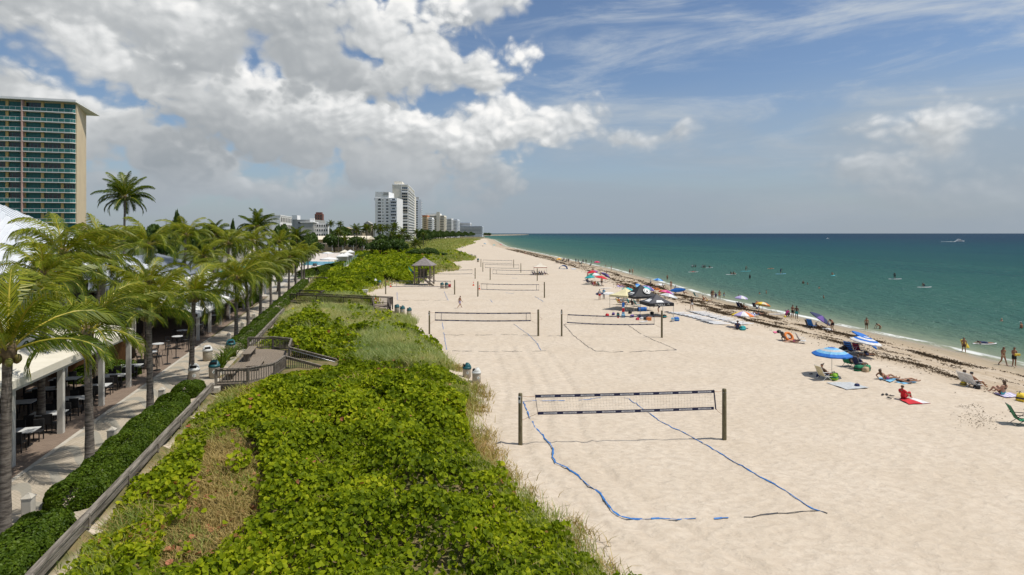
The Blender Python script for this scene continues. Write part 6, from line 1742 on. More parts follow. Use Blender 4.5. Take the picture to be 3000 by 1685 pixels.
def cm(c, kind='fabric'):
    return pmat('%s_%s' % (c, kind), _CC[c], tuple(v * .8 for v in _CC[c]), 5, .75 if kind == 'fabric' else .4)

def mkpose(pelvis, tdir, hdir, arms, legs, ax=(1, 0, 0), fdir=None):
    V, E, Rd, bones = [], [], [], []
    def add(p, r, parent=None, tagn=None):
        V.append(Vector(p)); Rd.append(r); i = len(V) - 1
        if parent is not None: E.append((parent, i)); bones.append((V[parent].copy(), V[i].copy(), tagn))
        return i
    pl, t, a = Vector(pelvis), Vector(tdir).normalized(), Vector(ax).normalized()
    h = Vector(hdir).normalized(); f = Vector(fdir).normalized() if fdir else a.cross(t) * -1
    p0 = add(pl, .125); p1 = add(pl + t * .16, .108, p0, 'belly'); p2 = add(pl + t * .36, .128, p1, 'chest'); p3 = add(pl + t * .51, .055, p2, 'neck')
    nb = V[p3]
    h0 = add(nb + h * .09 + f * .01, .062, p3, 'neck'); h1 = add(nb + h * .17 + f * .025, .092, h0, 'head'); h2 = add(nb + h * .255 + f * .01, .062, h1, 'head')
    hc = V[h1]
    for s, (el, wr) in zip((-1, 1), arms):
        sh = add(V[p2] + t * .10 + a * s * .175, .062, p2, 'shoulder')
        e = add(el, .042, sh, 'uparm'); w = add(wr, .029, e, 'loarm')
        d = (Vector(wr) - Vector(el)).normalized(); pm = add(Vector(wr) + d * .065, .036, w, 'hand')
        sd_ = d.cross(Vector((0, 0, 1)));  sd_ = sd_.normalized() if sd_.length > .1 else Vector((0, 1, 0))
        cu = d.cross(sd_) * .35
        for k, ln in enumerate((.075, .085, .080, .060)):
            q = add(V[pm] + d * .035 + sd_ * (k - 1.5) * .021, .010, pm, 'hand'); add(V[q] + (d + cu * s) * ln, .008, q, 'hand')
        q = add(V[w] + d * .03 + sd_ * -.04, .011, w, 'hand'); add(V[q] + d * .05 - sd_ * .02, .009, q, 'hand')
    for s, (kn, an, to) in zip((-1, 1), legs):
        hp_ = add(pl + a * s * .09 - t * .05, .096, p0, 'hip'); k_ = add(kn, .058, hp_, 'thigh'); m_ = Vector(kn).lerp(Vector(an), .3)
        c = add(m_, .056, k_, 'calf'); n_ = add(an, .038, c, 'calf'); add(to, .032, n_, 'foot')
    return V, E, Rd, bones, hc, h, f, a
S = .98
POSES = {
 'stand': mkpose((0, 0, .95), (0, 0, 1), (0, .05, 1), [((-.24, -.03, 1.14), (-.25, .06, .91)), ((.24, -.03, 1.14), (.25, .06, .91))], [((-.10, .02, .50), (-.11, -.03, .08), (-.12, .13, .03)), ((.10, .02, .50), (.11, -.03, .08), (.12, .13, .03))]),
 'walk': mkpose((0, 0, .93), (0, .08, 1), (0, .12, 1), [((-.23, -.12, 1.13), (-.23, -.10, .89)), ((.23, .10, 1.13), (.22, .26, .95))], [((-.09, .16, .52), (-.10, .30, .10), (-.10, .45, .07)), ((.09, -.06, .49), (.10, -.38, .14), (.10, -.26, .04))]),
 'hold': mkpose((0, 0, .95), (0, 0, 1), (0, .15, 1), [((-.23, .05, 1.13), (-.10, .28, 1.10)), ((.23, .05, 1.13), (.10, .28, 1.10))], [((-.11, .03, .50), (-.13, -.02, .08), (-.14, .14, .03)), ((.11, .03, .50), (.13, -.02, .08), (.14, .14, .03))]),
 'bend': mkpose((0, -.12, .92), (0, .75, .72), (0, .85, .35), [((-.20, .50, 1.02), (-.16, .60, .76)), ((.20, .50, 1.02), (.16, .60, .76))], [((-.10, .06, .50), (-.11, -.06, .08), (-.11, .10, .03)), ((.10, .06, .50), (.11, -.06, .08), (.11, .10, .03))]),
 'sit': mkpose((0, 0, .13), (0, -.28, 1), (0, .12, 1), [((-.27, -.02, .34), (-.20, .26, .30)), ((.27, -.02, .34), (.20, .26, .30))], [((-.14, .40, .40), (-.13, .62, .07), (-.13, .76, .05)), ((.14, .36, .44), (.12, .52, .07), (.12, .66, .05))]),
 'recline': mkpose((0, 0, .12), (0, -.85, .60), (0, -.35, 1), [((-.27, -.50, .22), (-.28, -.34, .05)), ((.27, -.50, .22), (.28, -.34, .05))], [((-.11, .42, .26), (-.11, .82, .07), (-.11, .90, .16)), ((.11, .44, .12), (.12, .88, .07), (.12, .93, .17))]),
 'chair': mkpose((0, -.02, .34), (0, -.50, 1), (0, .02, 1), [((-.29, .02, .50), (-.28, .28, .45)), ((.29, .02, .50), (.28, .28, .45))], [((-.13, .40, .46), (-.14, .66, .09), (-.14, .80, .05)), ((.13, .42, .44), (.14, .74, .08), (.14, .88, .05))]),
 'lie': mkpose((0, 0, .12), (0, -1, .02), (0, -1, .10), [((-.30, -.26, .08), (-.33, -.02, .06)), ((.30, -.26, .08), (.33, -.02, .06))], [((-.10, .44, .20), (-.11, .85, .07), (-.13, .94, .15)), ((.10, .45, .09), (.11, .88, .06), (.14, .96, .14))], fdir=(0, 0, 1)),
 'paddle': mkpose((0, 0, .93), (0, .15, 1), (0, .2, 1), [((-.22, .14, 1.22), (-.05, .33, 1.28)), ((.22, .16, 1.10), (.16, .36, .90))], [((-.14, .08, .49), (-.16, -.03, .08), (-.17, .12, .03)), ((.14, .08, .49), (.16, -.03, .08), (.17, .12, .03))]),
 'crouch': mkpose((0, -.08, .34), (0, .55, .85), (0, .75, .7), [((-.22, .34, .58), (-.16, .44, .34)), ((.22, .34, .58), (.16, .44, .34))], [((-.15, .34, .44), (-.13, .08, .08), (-.14, .22, .04)), ((.15, .34, .44), (.13, .08, .08), (.14, .22, .04))]),
 'prone': mkpose((0, 0, .11), (0, 1, .10), (0, .8, .5), [((-.30, .62, .10), (-.18, .86, .05)), ((.30, .62, .10), (.18, .86, .05))], [((-.10, -.46, .09), (-.11, -.88, .08), (-.11, -1.0, .04)), ((.10, -.46, .09), (.11, -.88, .08), (.11, -1.0, .04))], fdir=(0, .5, -1)),
}
_body, _wear = {}, {}
def body_mesh(pose):
    if pose in _body: return _body[pose]
    V, E, Rd, bones, hc, hd, fd, ax = POSES[pose]
    me = bpy.data.meshes.new('skeleton'); me.from_pydata([tuple(v) for v in V], E, [])
    ob = bpy.data.objects.new('skeleton', me); COL.objects.link(ob)
    ob.modifiers.new('Skin', 'SKIN').use_smooth_shade = True
    if not me.skin_vertices: me.attributes
    for i, sv in enumerate(me.skin_vertices[0].data):
        sv.radius = (Rd[i], Rd[i]); sv.use_root = (i == 0)
    ob.modifiers.new('Subdivision', 'SUBSURF').levels = 1
    dg = bpy.context.evaluated_depsgraph_get()
    out = bpy.data.meshes.new_from_object(ob.evaluated_get(dg)); out.name = 'person_body'
    bpy.data.objects.remove(ob); bpy.data.meshes.remove(me)
    # facial features joined into the same mesh
    bm = bmesh.new(); bm.from_mesh(out)
    for s in (-1, 1):
        c = hc + fd * .088 + ax * s * .032 + hd * .012
        r_ = bmesh.ops.create_icosphere(bm, subdivisions=1, radius=.013, matrix=Matrix.Translation(c))
        for fcs in {f for v in r_['verts'] for f in v.link_faces}: fcs.material_index = 1
        bmesh.ops.create_icosphere(bm, subdivisions=1, radius=.022, matrix=Matrix.Translation(hc + ax * s * .092 - hd * .01) @ Matrix.Diagonal((.5, 1, 1.4, 1)))
    bmesh.ops.create_icosphere(bm, subdivisions=1, radius=.018, matrix=Matrix.Translation(hc + fd * .098 - hd * .022))
    r_ = bmesh.ops.create_icosphere(bm, subdivisions=1, radius=.016, matrix=Matrix.Translation(hc + fd * .084 - hd * .055) @ Matrix.Diagonal((1.5, 1, .5, 1)))
    for fcs in {f for v in r_['verts'] for f in v.link_faces}: fcs.material_index = 2
    bm.to_mesh(out); bm.free()
    out.materials.clear()
    for ma in (SKIN[0], M_EYE, M_LIP): out.materials.append(ma)
    _body[pose] = out
    return out
def wear_mesh(pose, kind):
    if (pose, kind) in _wear: return _wear[(pose, kind)]
    me = body_mesh(pose); V, E, Rd, bones, hc, hd, fd, ax = POSES[pose]
    P = np.array([p.center[:] for p in me.polygons]); best = np.full(len(P), 9.0); tg = np.zeros(len(P), int); tt = np.zeros(len(P))
    for i, (a, b, t) in enumerate(bones):
        a_, d = np.array(a), np.array(b - a); L2 = d @ d
        u = np.clip(((P - a_) @ d) / L2, 0, 1); dist = np.linalg.norm(P - a_ - u[:, None] * d, axis=1)
        k = dist < best; best[k] = dist[k]; tg[k] = i; tt[k] = u[k]
    names = np.array([b[2] for b in bones]); tn = names[tg]
    rel = (P - np.array(hc)); up = rel @ np.array(hd); fw = rel @ np.array(fd)
    pel = ((tn == 'hip') | ((tn == 'belly') & (tt < .35)))
    sel = {'shorts': pel | ((tn == 'thigh') & (tt < .62)), 'briefs': pel | ((tn == 'thigh') & (tt < .10)), 'bra': (tn == 'chest') & (tt > .45) | ((tn == 'shoulder') & (tt < .25)),
           'shirt': pel | (tn == 'belly') | (tn == 'chest') | (tn == 'shoulder') | ((tn == 'uparm') & (tt < .55)) | ((tn == 'neck') & (tt < .3)),
           'trousers': pel | (tn == 'thigh') | ((tn == 'calf') & (tt < .9)),
           'hair': (tn == 'head') & ((up > .045) | ((fw < .03) & (up > -.06))), 'long_hair': ((tn == 'head') & ((up > .045) | (fw < .03))) | ((tn == 'neck') & (((P - np.array(hc)) @ np.array(fd)) < -.02)) | ((tn == 'chest') & (tt > .55) & (fw < -.10)),
           'cap': (tn == 'head') & (up > .02)}[kind]
    off = {'shorts': .018, 'briefs': .007, 'bra': .008, 'shirt': .016, 'trousers': .016, 'hair': .016, 'long_hair': .020, 'cap': .020}[kind]
    bm = bmesh.new(); bm.from_mesh(me); bm.faces.ensure_lookup_table()
    bmesh.ops.delete(bm, geom=[f for f in bm.faces if not sel[f.index] or f.material_index], context='FACES')
    bm.normal_update()
    for v in bm.verts: v.co += v.normal * off
    if kind == 'cap':
        c = hc + fd * .10 + hd * .045; q = [c - ax * .07, c + ax * .07, c + fd * .09 + ax * .05, c + fd * .09 - ax * .05]
        bm.faces.new([bm.verts.new(x) for x in q]); 
    out = bpy.data.meshes.new(kind); bm.to_mesh(out); bm.free(); out.materials.clear(); out.materials.append(cm('navy'))
    _wear[(pose, kind)] = out
    return out
def person(pose, loc, rz, label, skin=1, wear=None, hair='brown', long=False, sc=1.0, group=None):
    o = obj('person', body_mesh(pose), None, loc, (0, 0, R(rz)))
    o.scale = (sc,) * 3
    tag(o, label, 'person', group)
    o.material_slots[0].link = 'OBJECT'; o.material_slots[0].material = SKIN[skin]
    for kind, col in (wear or {}).items():
        w = obj(kind, wear_mesh(pose, kind), o); w.material_slots[0].link = 'OBJECT'; w.material_slots[0].material = cm(col)
    if hair and 'cap' not in (wear or {}):
        w = obj('hair', wear_mesh(pose, 'long_hair' if long else 'hair'), o); w.material_slots[0].link = 'OBJECT'; w.material_slots[0].material = cm(hair, 'hair')
    return o
def up(p, dz): return Vector((p.x, p.y, p.z + dz))

# ------------------------------------------------------------------ beach things
def umbrella(p, label, cols, r=1.05, h=2.05, tilt=(0, 0), rz=0.0, pat='panel', drop=.42, sk=.10):
    """cols: colour names; panel = alternating wedges, ring = bands from rim to top"""
    o = thing('beach_umbrella', label, 'beach umbrella', p, 0, 'beach umbrellas')
    o.rotation_euler = (R(tilt[0]), R(tilt[1]), rz)
    mb = MB(); n = 8; rings = 5; vs = []
    for j in range(rings + 1):
        f = j / rings
        for k in range(n * 2):
            a = 2 * math.pi * k / (n * 2); mid = k % 2
            rr = r * (1 - f) * (1 - (.05 if mid else 0)); z = h - drop * (1 - f) ** 1.7 + (.0 if not mid else -.02 * (1 - f))
            vs.append((rr * math.cos(a), rr * math.sin(a), z))
    fs, mi = [], []
    for j in range(rings):
        for k in range(n * 2):
            k2 = (k + 1) % (n * 2); fs.append((j * 2 * n + k, j * 2 * n + k2, (j + 1) * 2 * n + k2, (j + 1) * 2 * n + k))
            mi.append(((k + 1) // 2) % n % len(cols) if pat == 'panel' else j % len(cols))
    b = len(mb.v)
    sv = []
    for k in range(n * 2): x, y, z = vs[k]; sv.append((x * 1.005, y * 1.005, z - sk * (1 if k % 2 == 0 else .75)))
    vs2 = vs + sv; N0 = (rings + 1) * 2 * n
    for k in range(n * 2): fs.append((N0 + k, N0 + (k + 1) % (n * 2), (k + 1) % (n * 2), k)); mi.append(((k + 1) // 2) % n % len(cols) if pat == 'panel' else 0)
    mb.v, mb.f, mb.m = vs2, fs, mi
    mb.build('canopy', [cm(c) for c in cols], o)
    mb = MB(); mb.tube([(0, 0, -.3), (0, 0, h - .02)], .019, 7); mb.lathe([(.03, h - .02), (.012, h + .07)], 7); mb.build('pole', M_STEEL, o)
    rb = MB()
    for k in range(n):
        a = 2 * math.pi * k / n; rb.beam((.02 * math.cos(a), .02 * math.sin(a), h - .06), (r * .97 * math.cos(a), r * .97 * math.sin(a), h - drop - .01), .010, .012)
    rb.build('ribs', M_STEEL, o)
    return o
def beach_chair(p, rz, label, col, sc=1.0, frame=None, group='beach chairs', striped=None):
    o = thing('beach_chair', label, 'beach chair', p, R(rz), group); o.scale = (sc,) * 3
    fm = frame or M_STEEL; mats = [cm(col), cm(striped or col)]
    mb = MB()
    for k in range(6): mb.sheet([(-.27, -.20 + k * .09, .26 - .004 * k), (.27, -.20 + k * .09, .26 - .004 * k), (.27, -.115 + k * .09, .25), (-.27, -.115 + k * .09, .25)], 2, 1, None, .015, k % 2)
    mb.build('seat', mats, o)
    mb = MB()
    for k in range(8):
        y0, z0 = -.22 - .042 * k, .26 + .082 * k; mb.beam((-.27, y0 - .02, z0 + .04), (.27, y0 - .02, z0 + .04), .02, .086, k % 2, up=(0, -.45, 1))
    mb.build('backrest', mats, o)
    mb = MB()
    for s in (-.29, .29):
        mb.tube([(s, .36, .25), (s, -.22, .26), (s, -.58, .96)], .014, 6); mb.tube([(s, .30, 0), (s, -.38, .52)], .013, 6); mb.tube([(s, -.40, 0), (s, .22, .52)], .013, 6); mb.tube([(s, -.42, .53), (s, .24, .53)], .02, 6)
    mb.tube([(-.29, -.58, .96), (.29, -.58, .96)], .014, 6); mb.tube([(-.29, -.40, .015), (.29, -.40, .015)], .013, 6); mb.build('frame', fm, o)
    return o
def bag(p, rz, label, col, sc=1.0, col2=None, cat='bag', group='beach bags'):
    o = thing('beach_bag', label, cat, p, R(rz), group); o.scale = (sc,) * 3
    mb = MB(); n = 12
    sqr = lambda a, z: .92 / max(abs(math.cos(a)), abs(math.sin(a)), .5) ** .75 * (1 + .05 * math.sin(3 * a + z * 9))
    n = 16; mb.lathe([(.27, 0), (.29, .06), (.27, .24), (.22, .34), (.17, .35)], n, sx=1.0, sy=.62, rfun=sqr); mb.build('body', cm(col), o, smooth=True)
    mb = MB(); mb.tube([(-.16, 0, .33), (-.13, .05, .42), (.13, .05, .42), (.16, 0, .33)], .014, 5); mb.build('handle', cm(col2 or col), o)
    if col2:
        mb = MB(); mb.lathe([(.292, .12), (.284, .20)], n, sx=1, sy=.63, cap0=False, cap1=False, rfun=sqr); mb.build('band', cm(col2), o)
    return o
def towel(pix, label, col, col2=None, seed=1, cat='towel'):
    c = [G(u, v) for u, v in pix]
    for p in c: p.z += .06
    mb = MB(); mb.sheet(c, 10, 14, lambda u, v: .018 * math.sin(9 * u + 3 * v + seed) * math.sin(7 * v + seed), .02)
    if col2:
        mb.m = [1 if ((i // 10) % 14) >= 9 else 0 for i in range(len(mb.f))] if col2[1] == 'end' else [((i // 10) % 14) // 2 % 2 for i in range(len(mb.f))]
    o = mb.build('beach_towel', [cm(col), cm(col2[0] if col2 else col)]); return tag(o, label, cat, 'beach towels')
def towel_at(p, rz, w, l, label, col, seed=1):
    a = R(rz); ex, ey = Vector((math.cos(a), math.sin(a), 0)), Vector((-math.sin(a), math.cos(a), 0))
    c = [p + ex * sx * w / 2 + ey * sy * l / 2 for sx, sy in ((-1, -1), (1, -1), (1, 1), (-1, 1))]
    for q in c: q.z = float(H(q.x, q.y)) + .06
    mb = MB(); mb.sheet(c, 6, 8, lambda u, v: .015 * math.sin(9 * u + 3 * v + seed), .02); o = mb.build('beach_towel', cm(col)); return tag(o, label, 'towel', 'beach towels')
def board_mesh(L, W_, col, col2=None, th=.09, pad=True):
    mb = MB(); n = 16; prof = []
    for i in range(n + 1):
        f = i / n; prof.append((-L / 2 + L * f, W_ / 2 * (math.sin(math.pi * min(1, f * .93 + .045)) ** .55), th + .10 * f ** 4))
    for (x, w, z), (x1, w1, z1) in zip(prof[:-1], prof[1:]):
        mb.add([(x, -w, z - th * .5), (x, 0, z), (x, w, z - th * .5), (x1, -w1, z1 - th * .5), (x1, 0, z1), (x1, w1, z1 - th * .5)], [(0, 3, 4, 1), (1, 4, 5, 2)], 0)
        mb.add([(x, -w, z - th * .5), (x, 0, z - th), (x, w, z - th * .5), (x1, -w1, z1 - th * .5), (x1, 0, z1 - th), (x1, w1, z1 - th * .5)], [(1, 4, 3, 0), (2, 5, 4, 1)], 1)
    return mb.mesh('deck', [cm(col, 'gloss'), cm(col2 or col, 'gloss')])
_bm = {}
def surfboard(p, rz, label, L=2.9, W_=.72, col='white', col2=None, rot=None, group=None, parts=True, name='surfboard'):
    k = (L, W_, col, col2)
    if k not in _bm: _bm[k] = board_mesh(L, W_, col, col2)
    o = thing(name, label, 'surfboard', p, R(rz), group, rot)
    obj('deck', _bm[k], o)
    if parts:
        if 'fin' not in _bm:
            mb = MB(); mb.add([(0, -.01, 0), (.22, -.01, 0), (.02, -.006, -.20), (0, .01, 0), (.22, .01, 0), (.02, .006, -.20)], [(0, 1, 2), (3, 5, 4), (0, 2, 5, 3), (1, 4, 5, 2), (0, 3, 4, 1)]); _bm['fin'] = mb.mesh('fin', M_BLKM)
            mb = MB(); mb.sheet([(-1.18, -.16, .098), (-.72, -.2, .10), (-.72, .2, .10), (-1.18, .16, .098)], 2, 2, None, .015); _bm['pad'] = mb.mesh('grip_pad', M_BLKM)
            mb = MB(); mb.tube([(-1.35 + .05 * math.sin(i * 1.7) + .035 * i, -.05 + .16 * math.cos(i * 1.1), .115 + .03 * (i % 2)) for i in range(14)], .016, 5); _bm['leash'] = mb.mesh('leash', M_BLKM)
        obj('grip_pad', _bm['pad'], o); obj('leash', _bm['leash'], o); obj('fin', _bm['fin'], o, (-1.25, .0, .02))
    return o

# pop-up shelters
M_TENTB = pmat('charcoal_canopy', (.075, .075, .085), (.05, .05, .058), 2, .7)
M_TENTK = pmat('black_canopy', (.022, .024, .028), (.016, .017, .02), 2, .7)
M_TENTY = pmat('pale_yellow_canopy', (.66, .60, .36), (.60, .54, .32), 2, .75)
M_TENTC = pmat('beige_canopy', (.66, .60, .50), (.60, .54, .44), 2, .75)
M_TRIMR = pmat('rusty_trim', (.42, .12, .06), (.36, .10, .05), 2, .7)
def shelter(fl, fr, dep, eave, apex, label, mat, vmat, val=.30, inset=.0, open_front=False):
    P, Q = G(*fl), G(*fr); w = (Q - P).to_2d().length
    o = thing('pop_up_shelter', label, 'pop-up tent', P, math.atan2(Q.y - P.y, Q.x - P.x), 'pop-up shelters on the beach')
    e = .06; n = 6; mb = MB()
    C = [(-e, -e), (w + e, -e), (w + e, dep + e), (-e, dep + e)]; top = Vector((w / 2, dep / 2, apex))
    for i in range(4):
        a, b = Vector((*C[i], eave)), Vector((*C[(i + 1) % 4], eave))
        for j in range(n):
            f0, f1 = j / n, (j + 1) / n
            z = lambda f, p: p.lerp(top, f) - Vector((0, 0, .16 * math.sin(math.pi * f)))
            mb.add([z(f0, a), z(f0, b), z(f1, b), z(f1, a)], [(0, 1, 2, 3)])
    mb.build('canopy', mat, o)
    for i in range(4):
        a, b = C[i], C[(i + 1) % 4]; mb = MB(); mb.beam((a[0], a[1], eave - val / 2 - .01), (b[0], b[1], eave - val / 2 - .01), .02, val); mb.build('valance', vmat, o)
    for (x, y) in ((0, 0), (w, 0), (w, dep), (0, dep)):
        q = o.matrix_basis @ Vector((x, y, 0)); zb = float(H(q.x, q.y)) - P.z
        mb = MB(); mb.box((x, y, (eave + zb) / 2 - .02), (.045, .045, eave - zb - .04)); mb.box((x, y, zb + .01), (.12, .12, .02)); mb.build('leg', M_STEEL, o)
    return o, w
on, w = shelter((1904, 931), (1972.7, 929), 3.0, 1.80, 2.85, 'charcoal pop-up tent with white lettering on its black valance', M_TENTB, M_TENTK, .40)
o = obj('lettering', text_mesh("O'NEILL", .36, M_WHITE), on, (w * .42, -.085, 1.58), (R(90), 0, 0)); o.scale = (1.15, 1, 1)
mb = MB(); mb.tube([(0, 0, 0), (.12, 0, .10), (.26, 0, .02), (.20, 0, -.06)], .022, 4); mb.build('wave_mark', M_WHITE, on, (w * .74, -.09, 1.60))
def slope_patch(o, w, dep, eave, apex, side, u0, u1, f0, f1, mat, name='printed_patch', off=.03):
    C = [Vector((0, 0, eave)), Vector((w, 0, eave)), Vector((w, dep, eave)), Vector((0, dep, eave))]; top = Vector((w / 2, dep / 2, apex))
    a, b = C[side], C[(side + 1) % 4]
    def z(u, f): p = a.lerp(b, u); p = p.lerp(top, f) - Vector((0, 0, .16 * math.sin(math.pi * f))); return p + Vector((0, 0, off))
    mb = MB(); k = 6; vs = [z(u0 + (u1 - u0) * i / k, f0 + (f1 - f0) * j / k) for j in range(k + 1) for i in range(k + 1)]
    mb.add(vs, [(j * (k + 1) + i, j * (k + 1) + i + 1, (j + 1) * (k + 1) + i + 1, (j + 1) * (k + 1) + i) for j in range(k) for i in range(k)]); return mb.build(name, mat, o)
slope_patch(on, w, 3, 1.8, 2.85, 0, .28, .64, .08, .40, M_WHITE); slope_patch(on, w, 3, 1.8, 2.85, 3, .25, .8, .15, .5, M_WHITE); slope_patch(on, w, 3, 1.8, 2.85, 1, .2, .7, .12, .34, M_WHITE)
ok_, w = shelter((1857, 914), (1929, 911), 3.0, 2.05, 3.55, 'black pop-up tent with round white emblem, behind the charcoal one', M_TENTK, M_TENTK, .30)
slope_patch(ok_, w, 3, 2.05, 3.55, 3, .25, .75, .15, .4, M_WHITE)
mb = MB(); n = 18; C0 = Vector((w * .60, .52, 2.66)); uu = Vector((1, 0, 0)); vv = Vector((0, .72, .70))
for rad, mi, of in ((.50, 0, .06), (.40, 1, .075), (.33, 0, .09)):
    nn_ = uu.cross(vv); mb.add([C0 + nn_ * of + uu * rad * math.cos(2 * math.pi * k / n) + vv * rad * math.sin(2 * math.pi * k / n) for k in range(n)], [tuple(range(n))], mi)
mb.add([C0 + uu.cross(vv) * .105 + uu * a + vv * b for a, b in ((-.2, -.15), (.05, -.18), (.22, .02), (.1, .0), (.02, .2), (-.08, .0))], [(0, 1, 2, 3, 4, 5)], 1)
mb.build('emblem', [M_WHITE, M_TENTK], ok_)
shelter((1836, 911), (1876, 902), 2.6, 2.05, 2.95, 'pale yellow pop-up tent left of the black ones', M_TENTY, M_TENTY, .25)
shelter((1565, 806), (1602, 806), 3.2, 2.0, 3.1, 'beige pop-up tent with rusty edging beyond the middle nets', M_TENTC, M_TRIMR, .16)
# rolled mats and gear round the shelters
def gear_roll(p, rz, label, col, L=1.15, r=.29):
    o = thing('rolled_mat', label, 'rolled mat', p, R(rz))
    mb = MB(); mb.tube([(-L / 2, 0, r), (L / 2, 0, r)], r, 18, cap=True); mb.build('roll', cm(col), o, smooth=False)
    mb = MB(); mb.tube([(-L / 2 - .006, 0, r), (-L / 2 + .02, 0, r)], r * .8, 14); mb.build('open_end', M_DARK, o)
    for f in (-.25, .25):
        mb = MB(); mb.tube([(L * f - .02, 0, r), (L * f + .02, 0, r)], r * 1.02, 18); mb.build('strap', cm('navy'), o)
gear_roll(G(1881, 912), 8, 'big bright blue rolled float lying under the black tent', 'blue')
o = thing('stacked_coolers', 'tall blue, white and red banner roll standing left of the tents', 'banner', G(1826, 927), .1)
for (z0, z1, c) in ((0.05, .55, 'sky'), (.56, 1.05, 'red'), (1.06, 1.22, 'white'), (1.23, 1.75, 'blue')):
    mb = MB(); mb.box((0, 0, (z0 + z1) / 2), (.34, .06, z1 - z0)); mb.build('panel', cm(c), o)
mb = MB(); mb.tube([(0, .04, -.2), (0, .04, 1.8)], .02, 6); mb.build('pole', M_STEEL, o)
o.name = 'banner_stand'
for (u, v, c, sc, c2, lab) in ((1779, 926, 'red', .85, None, 'rust red bag lying alone, leftmost by the tents'), (1797, 924, 'purple', 1.0, 'black', 'purple and black bag, second from the left by the tents'), (1811, 925, 'charcoal', 1.1, 'teal', 'dark bag with teal band just left of the banner'),
      (1811, 932, 'red', .7, None, 'small red bag in front of the banner'), (1852, 930, 'purple', .95, 'lilac', 'bright purple bag in the tent shade'), (1874, 930, 'navy', .9, None, 'navy bag in the tent shade'), (1892, 937, 'black', 1.0, None, 'black bag left of the orange box'),
      (1946, 931, 'black', 1.1, 'teal', 'black rucksack by the right tent leg'), (1868, 938, 'red', .8, 'pink', 'red and pink float bag on the sand before the tents'), (1880, 936, 'white', .8, None, 'white bundle on the sand before the tents'), (1910, 922, 'black', 1.1, None, 'black rucksack leaning on the middle tent leg'),
      (1846, 919, 'black', 1.0, None, 'black bag at the back left tent leg')):
    bag(G(u, v), u * 7 % 90, lab, c, sc, c2)
def cooler(p, rz, label, col, lid='white', sc=1.0):
    o = thing('cool_box', label, 'cool box', p, R(rz), 'cool boxes'); o.scale = (sc,) * 3
    mb = MB(); mb.box((0, 0, .18), (.55, .36, .36), bev=.03); mb.build('body', cm(col, 'gloss'), o); mb = MB(); mb.box((0, 0, .40), (.58, .39, .08), bev=.02); mb.build('lid', cm(lid, 'gloss'), o)
    mb = MB(); mb.tube([(-.3, 0, .3), (-.3, 0, .52), (.3, 0, .52), (.3, 0, .3)], .015, 5); mb.build('handle', M_STEEL, o)
cooler(G(1901, 939), 10, 'orange box on the sand in the tent shade', 'orange', 'orange'); cooler(G(1971, 942), 80, 'pale cool box by the right front tent leg', 'white', 'sky', .95); cooler(G(1826, 930), 0, 'small light blue box at the foot of the banner', 'sky', 'sky', .8)
bag(G(1982, 940), 0, 'blue folded bag next to the pale cool box', 'blue', 1.25, 'sky'); bag(G(1968, 941), 30, 'tiny yellow bag behind the pale cool box', 'yellow', .45)
surfboard(G(1885, 944), 20, 'short white board nose down on the sand before the tents', 1.1, .4, 'white', parts=False)

# rows of white boards
g8 = lambda x, y: (1900 + x / 7.234, 900 + y / 7.234)
rA = [(790, 85), (860, 108), (930, 132), (1010, 150), (1085, 175), (1200, 197), (1265, 218), (1330, 240), (1450, 268), (1550, 298), (1650, 320), (1720, 342)]
rB = [(330, 108), (400, 128), (490, 152), (570, 165), (660, 178), (745, 197), (830, 218), (920, 245), (1000, 275), (1090, 303), (1160, 325), (1240, 352)]
ordn = ('first', 'second', 'third', 'fourth', 'fifth', 'sixth', 'seventh', 'eighth', 'ninth', 'tenth', 'eleventh', 'last')
for rw, nm, gr in ((rA, 'sea-side', 'white boards laid in the row nearer the sea'), (rB, 'land-side', 'white boards laid in the row nearer the nets')):
    for i, (x, y) in enumerate(rw):
        p = G(*g8(x, y)); q = p + Vector((1.33, -.30, 0)); q.z = float(H(q.x, q.y)) + .02 + .012 * (i % 3)
        surfboard(q, -12 + random.uniform(-5, 5), 'white surfboard in the %s row of boards, %s from the tents' % (nm, ordn[i]), 2.7, .70, 'white', None, None, gr)

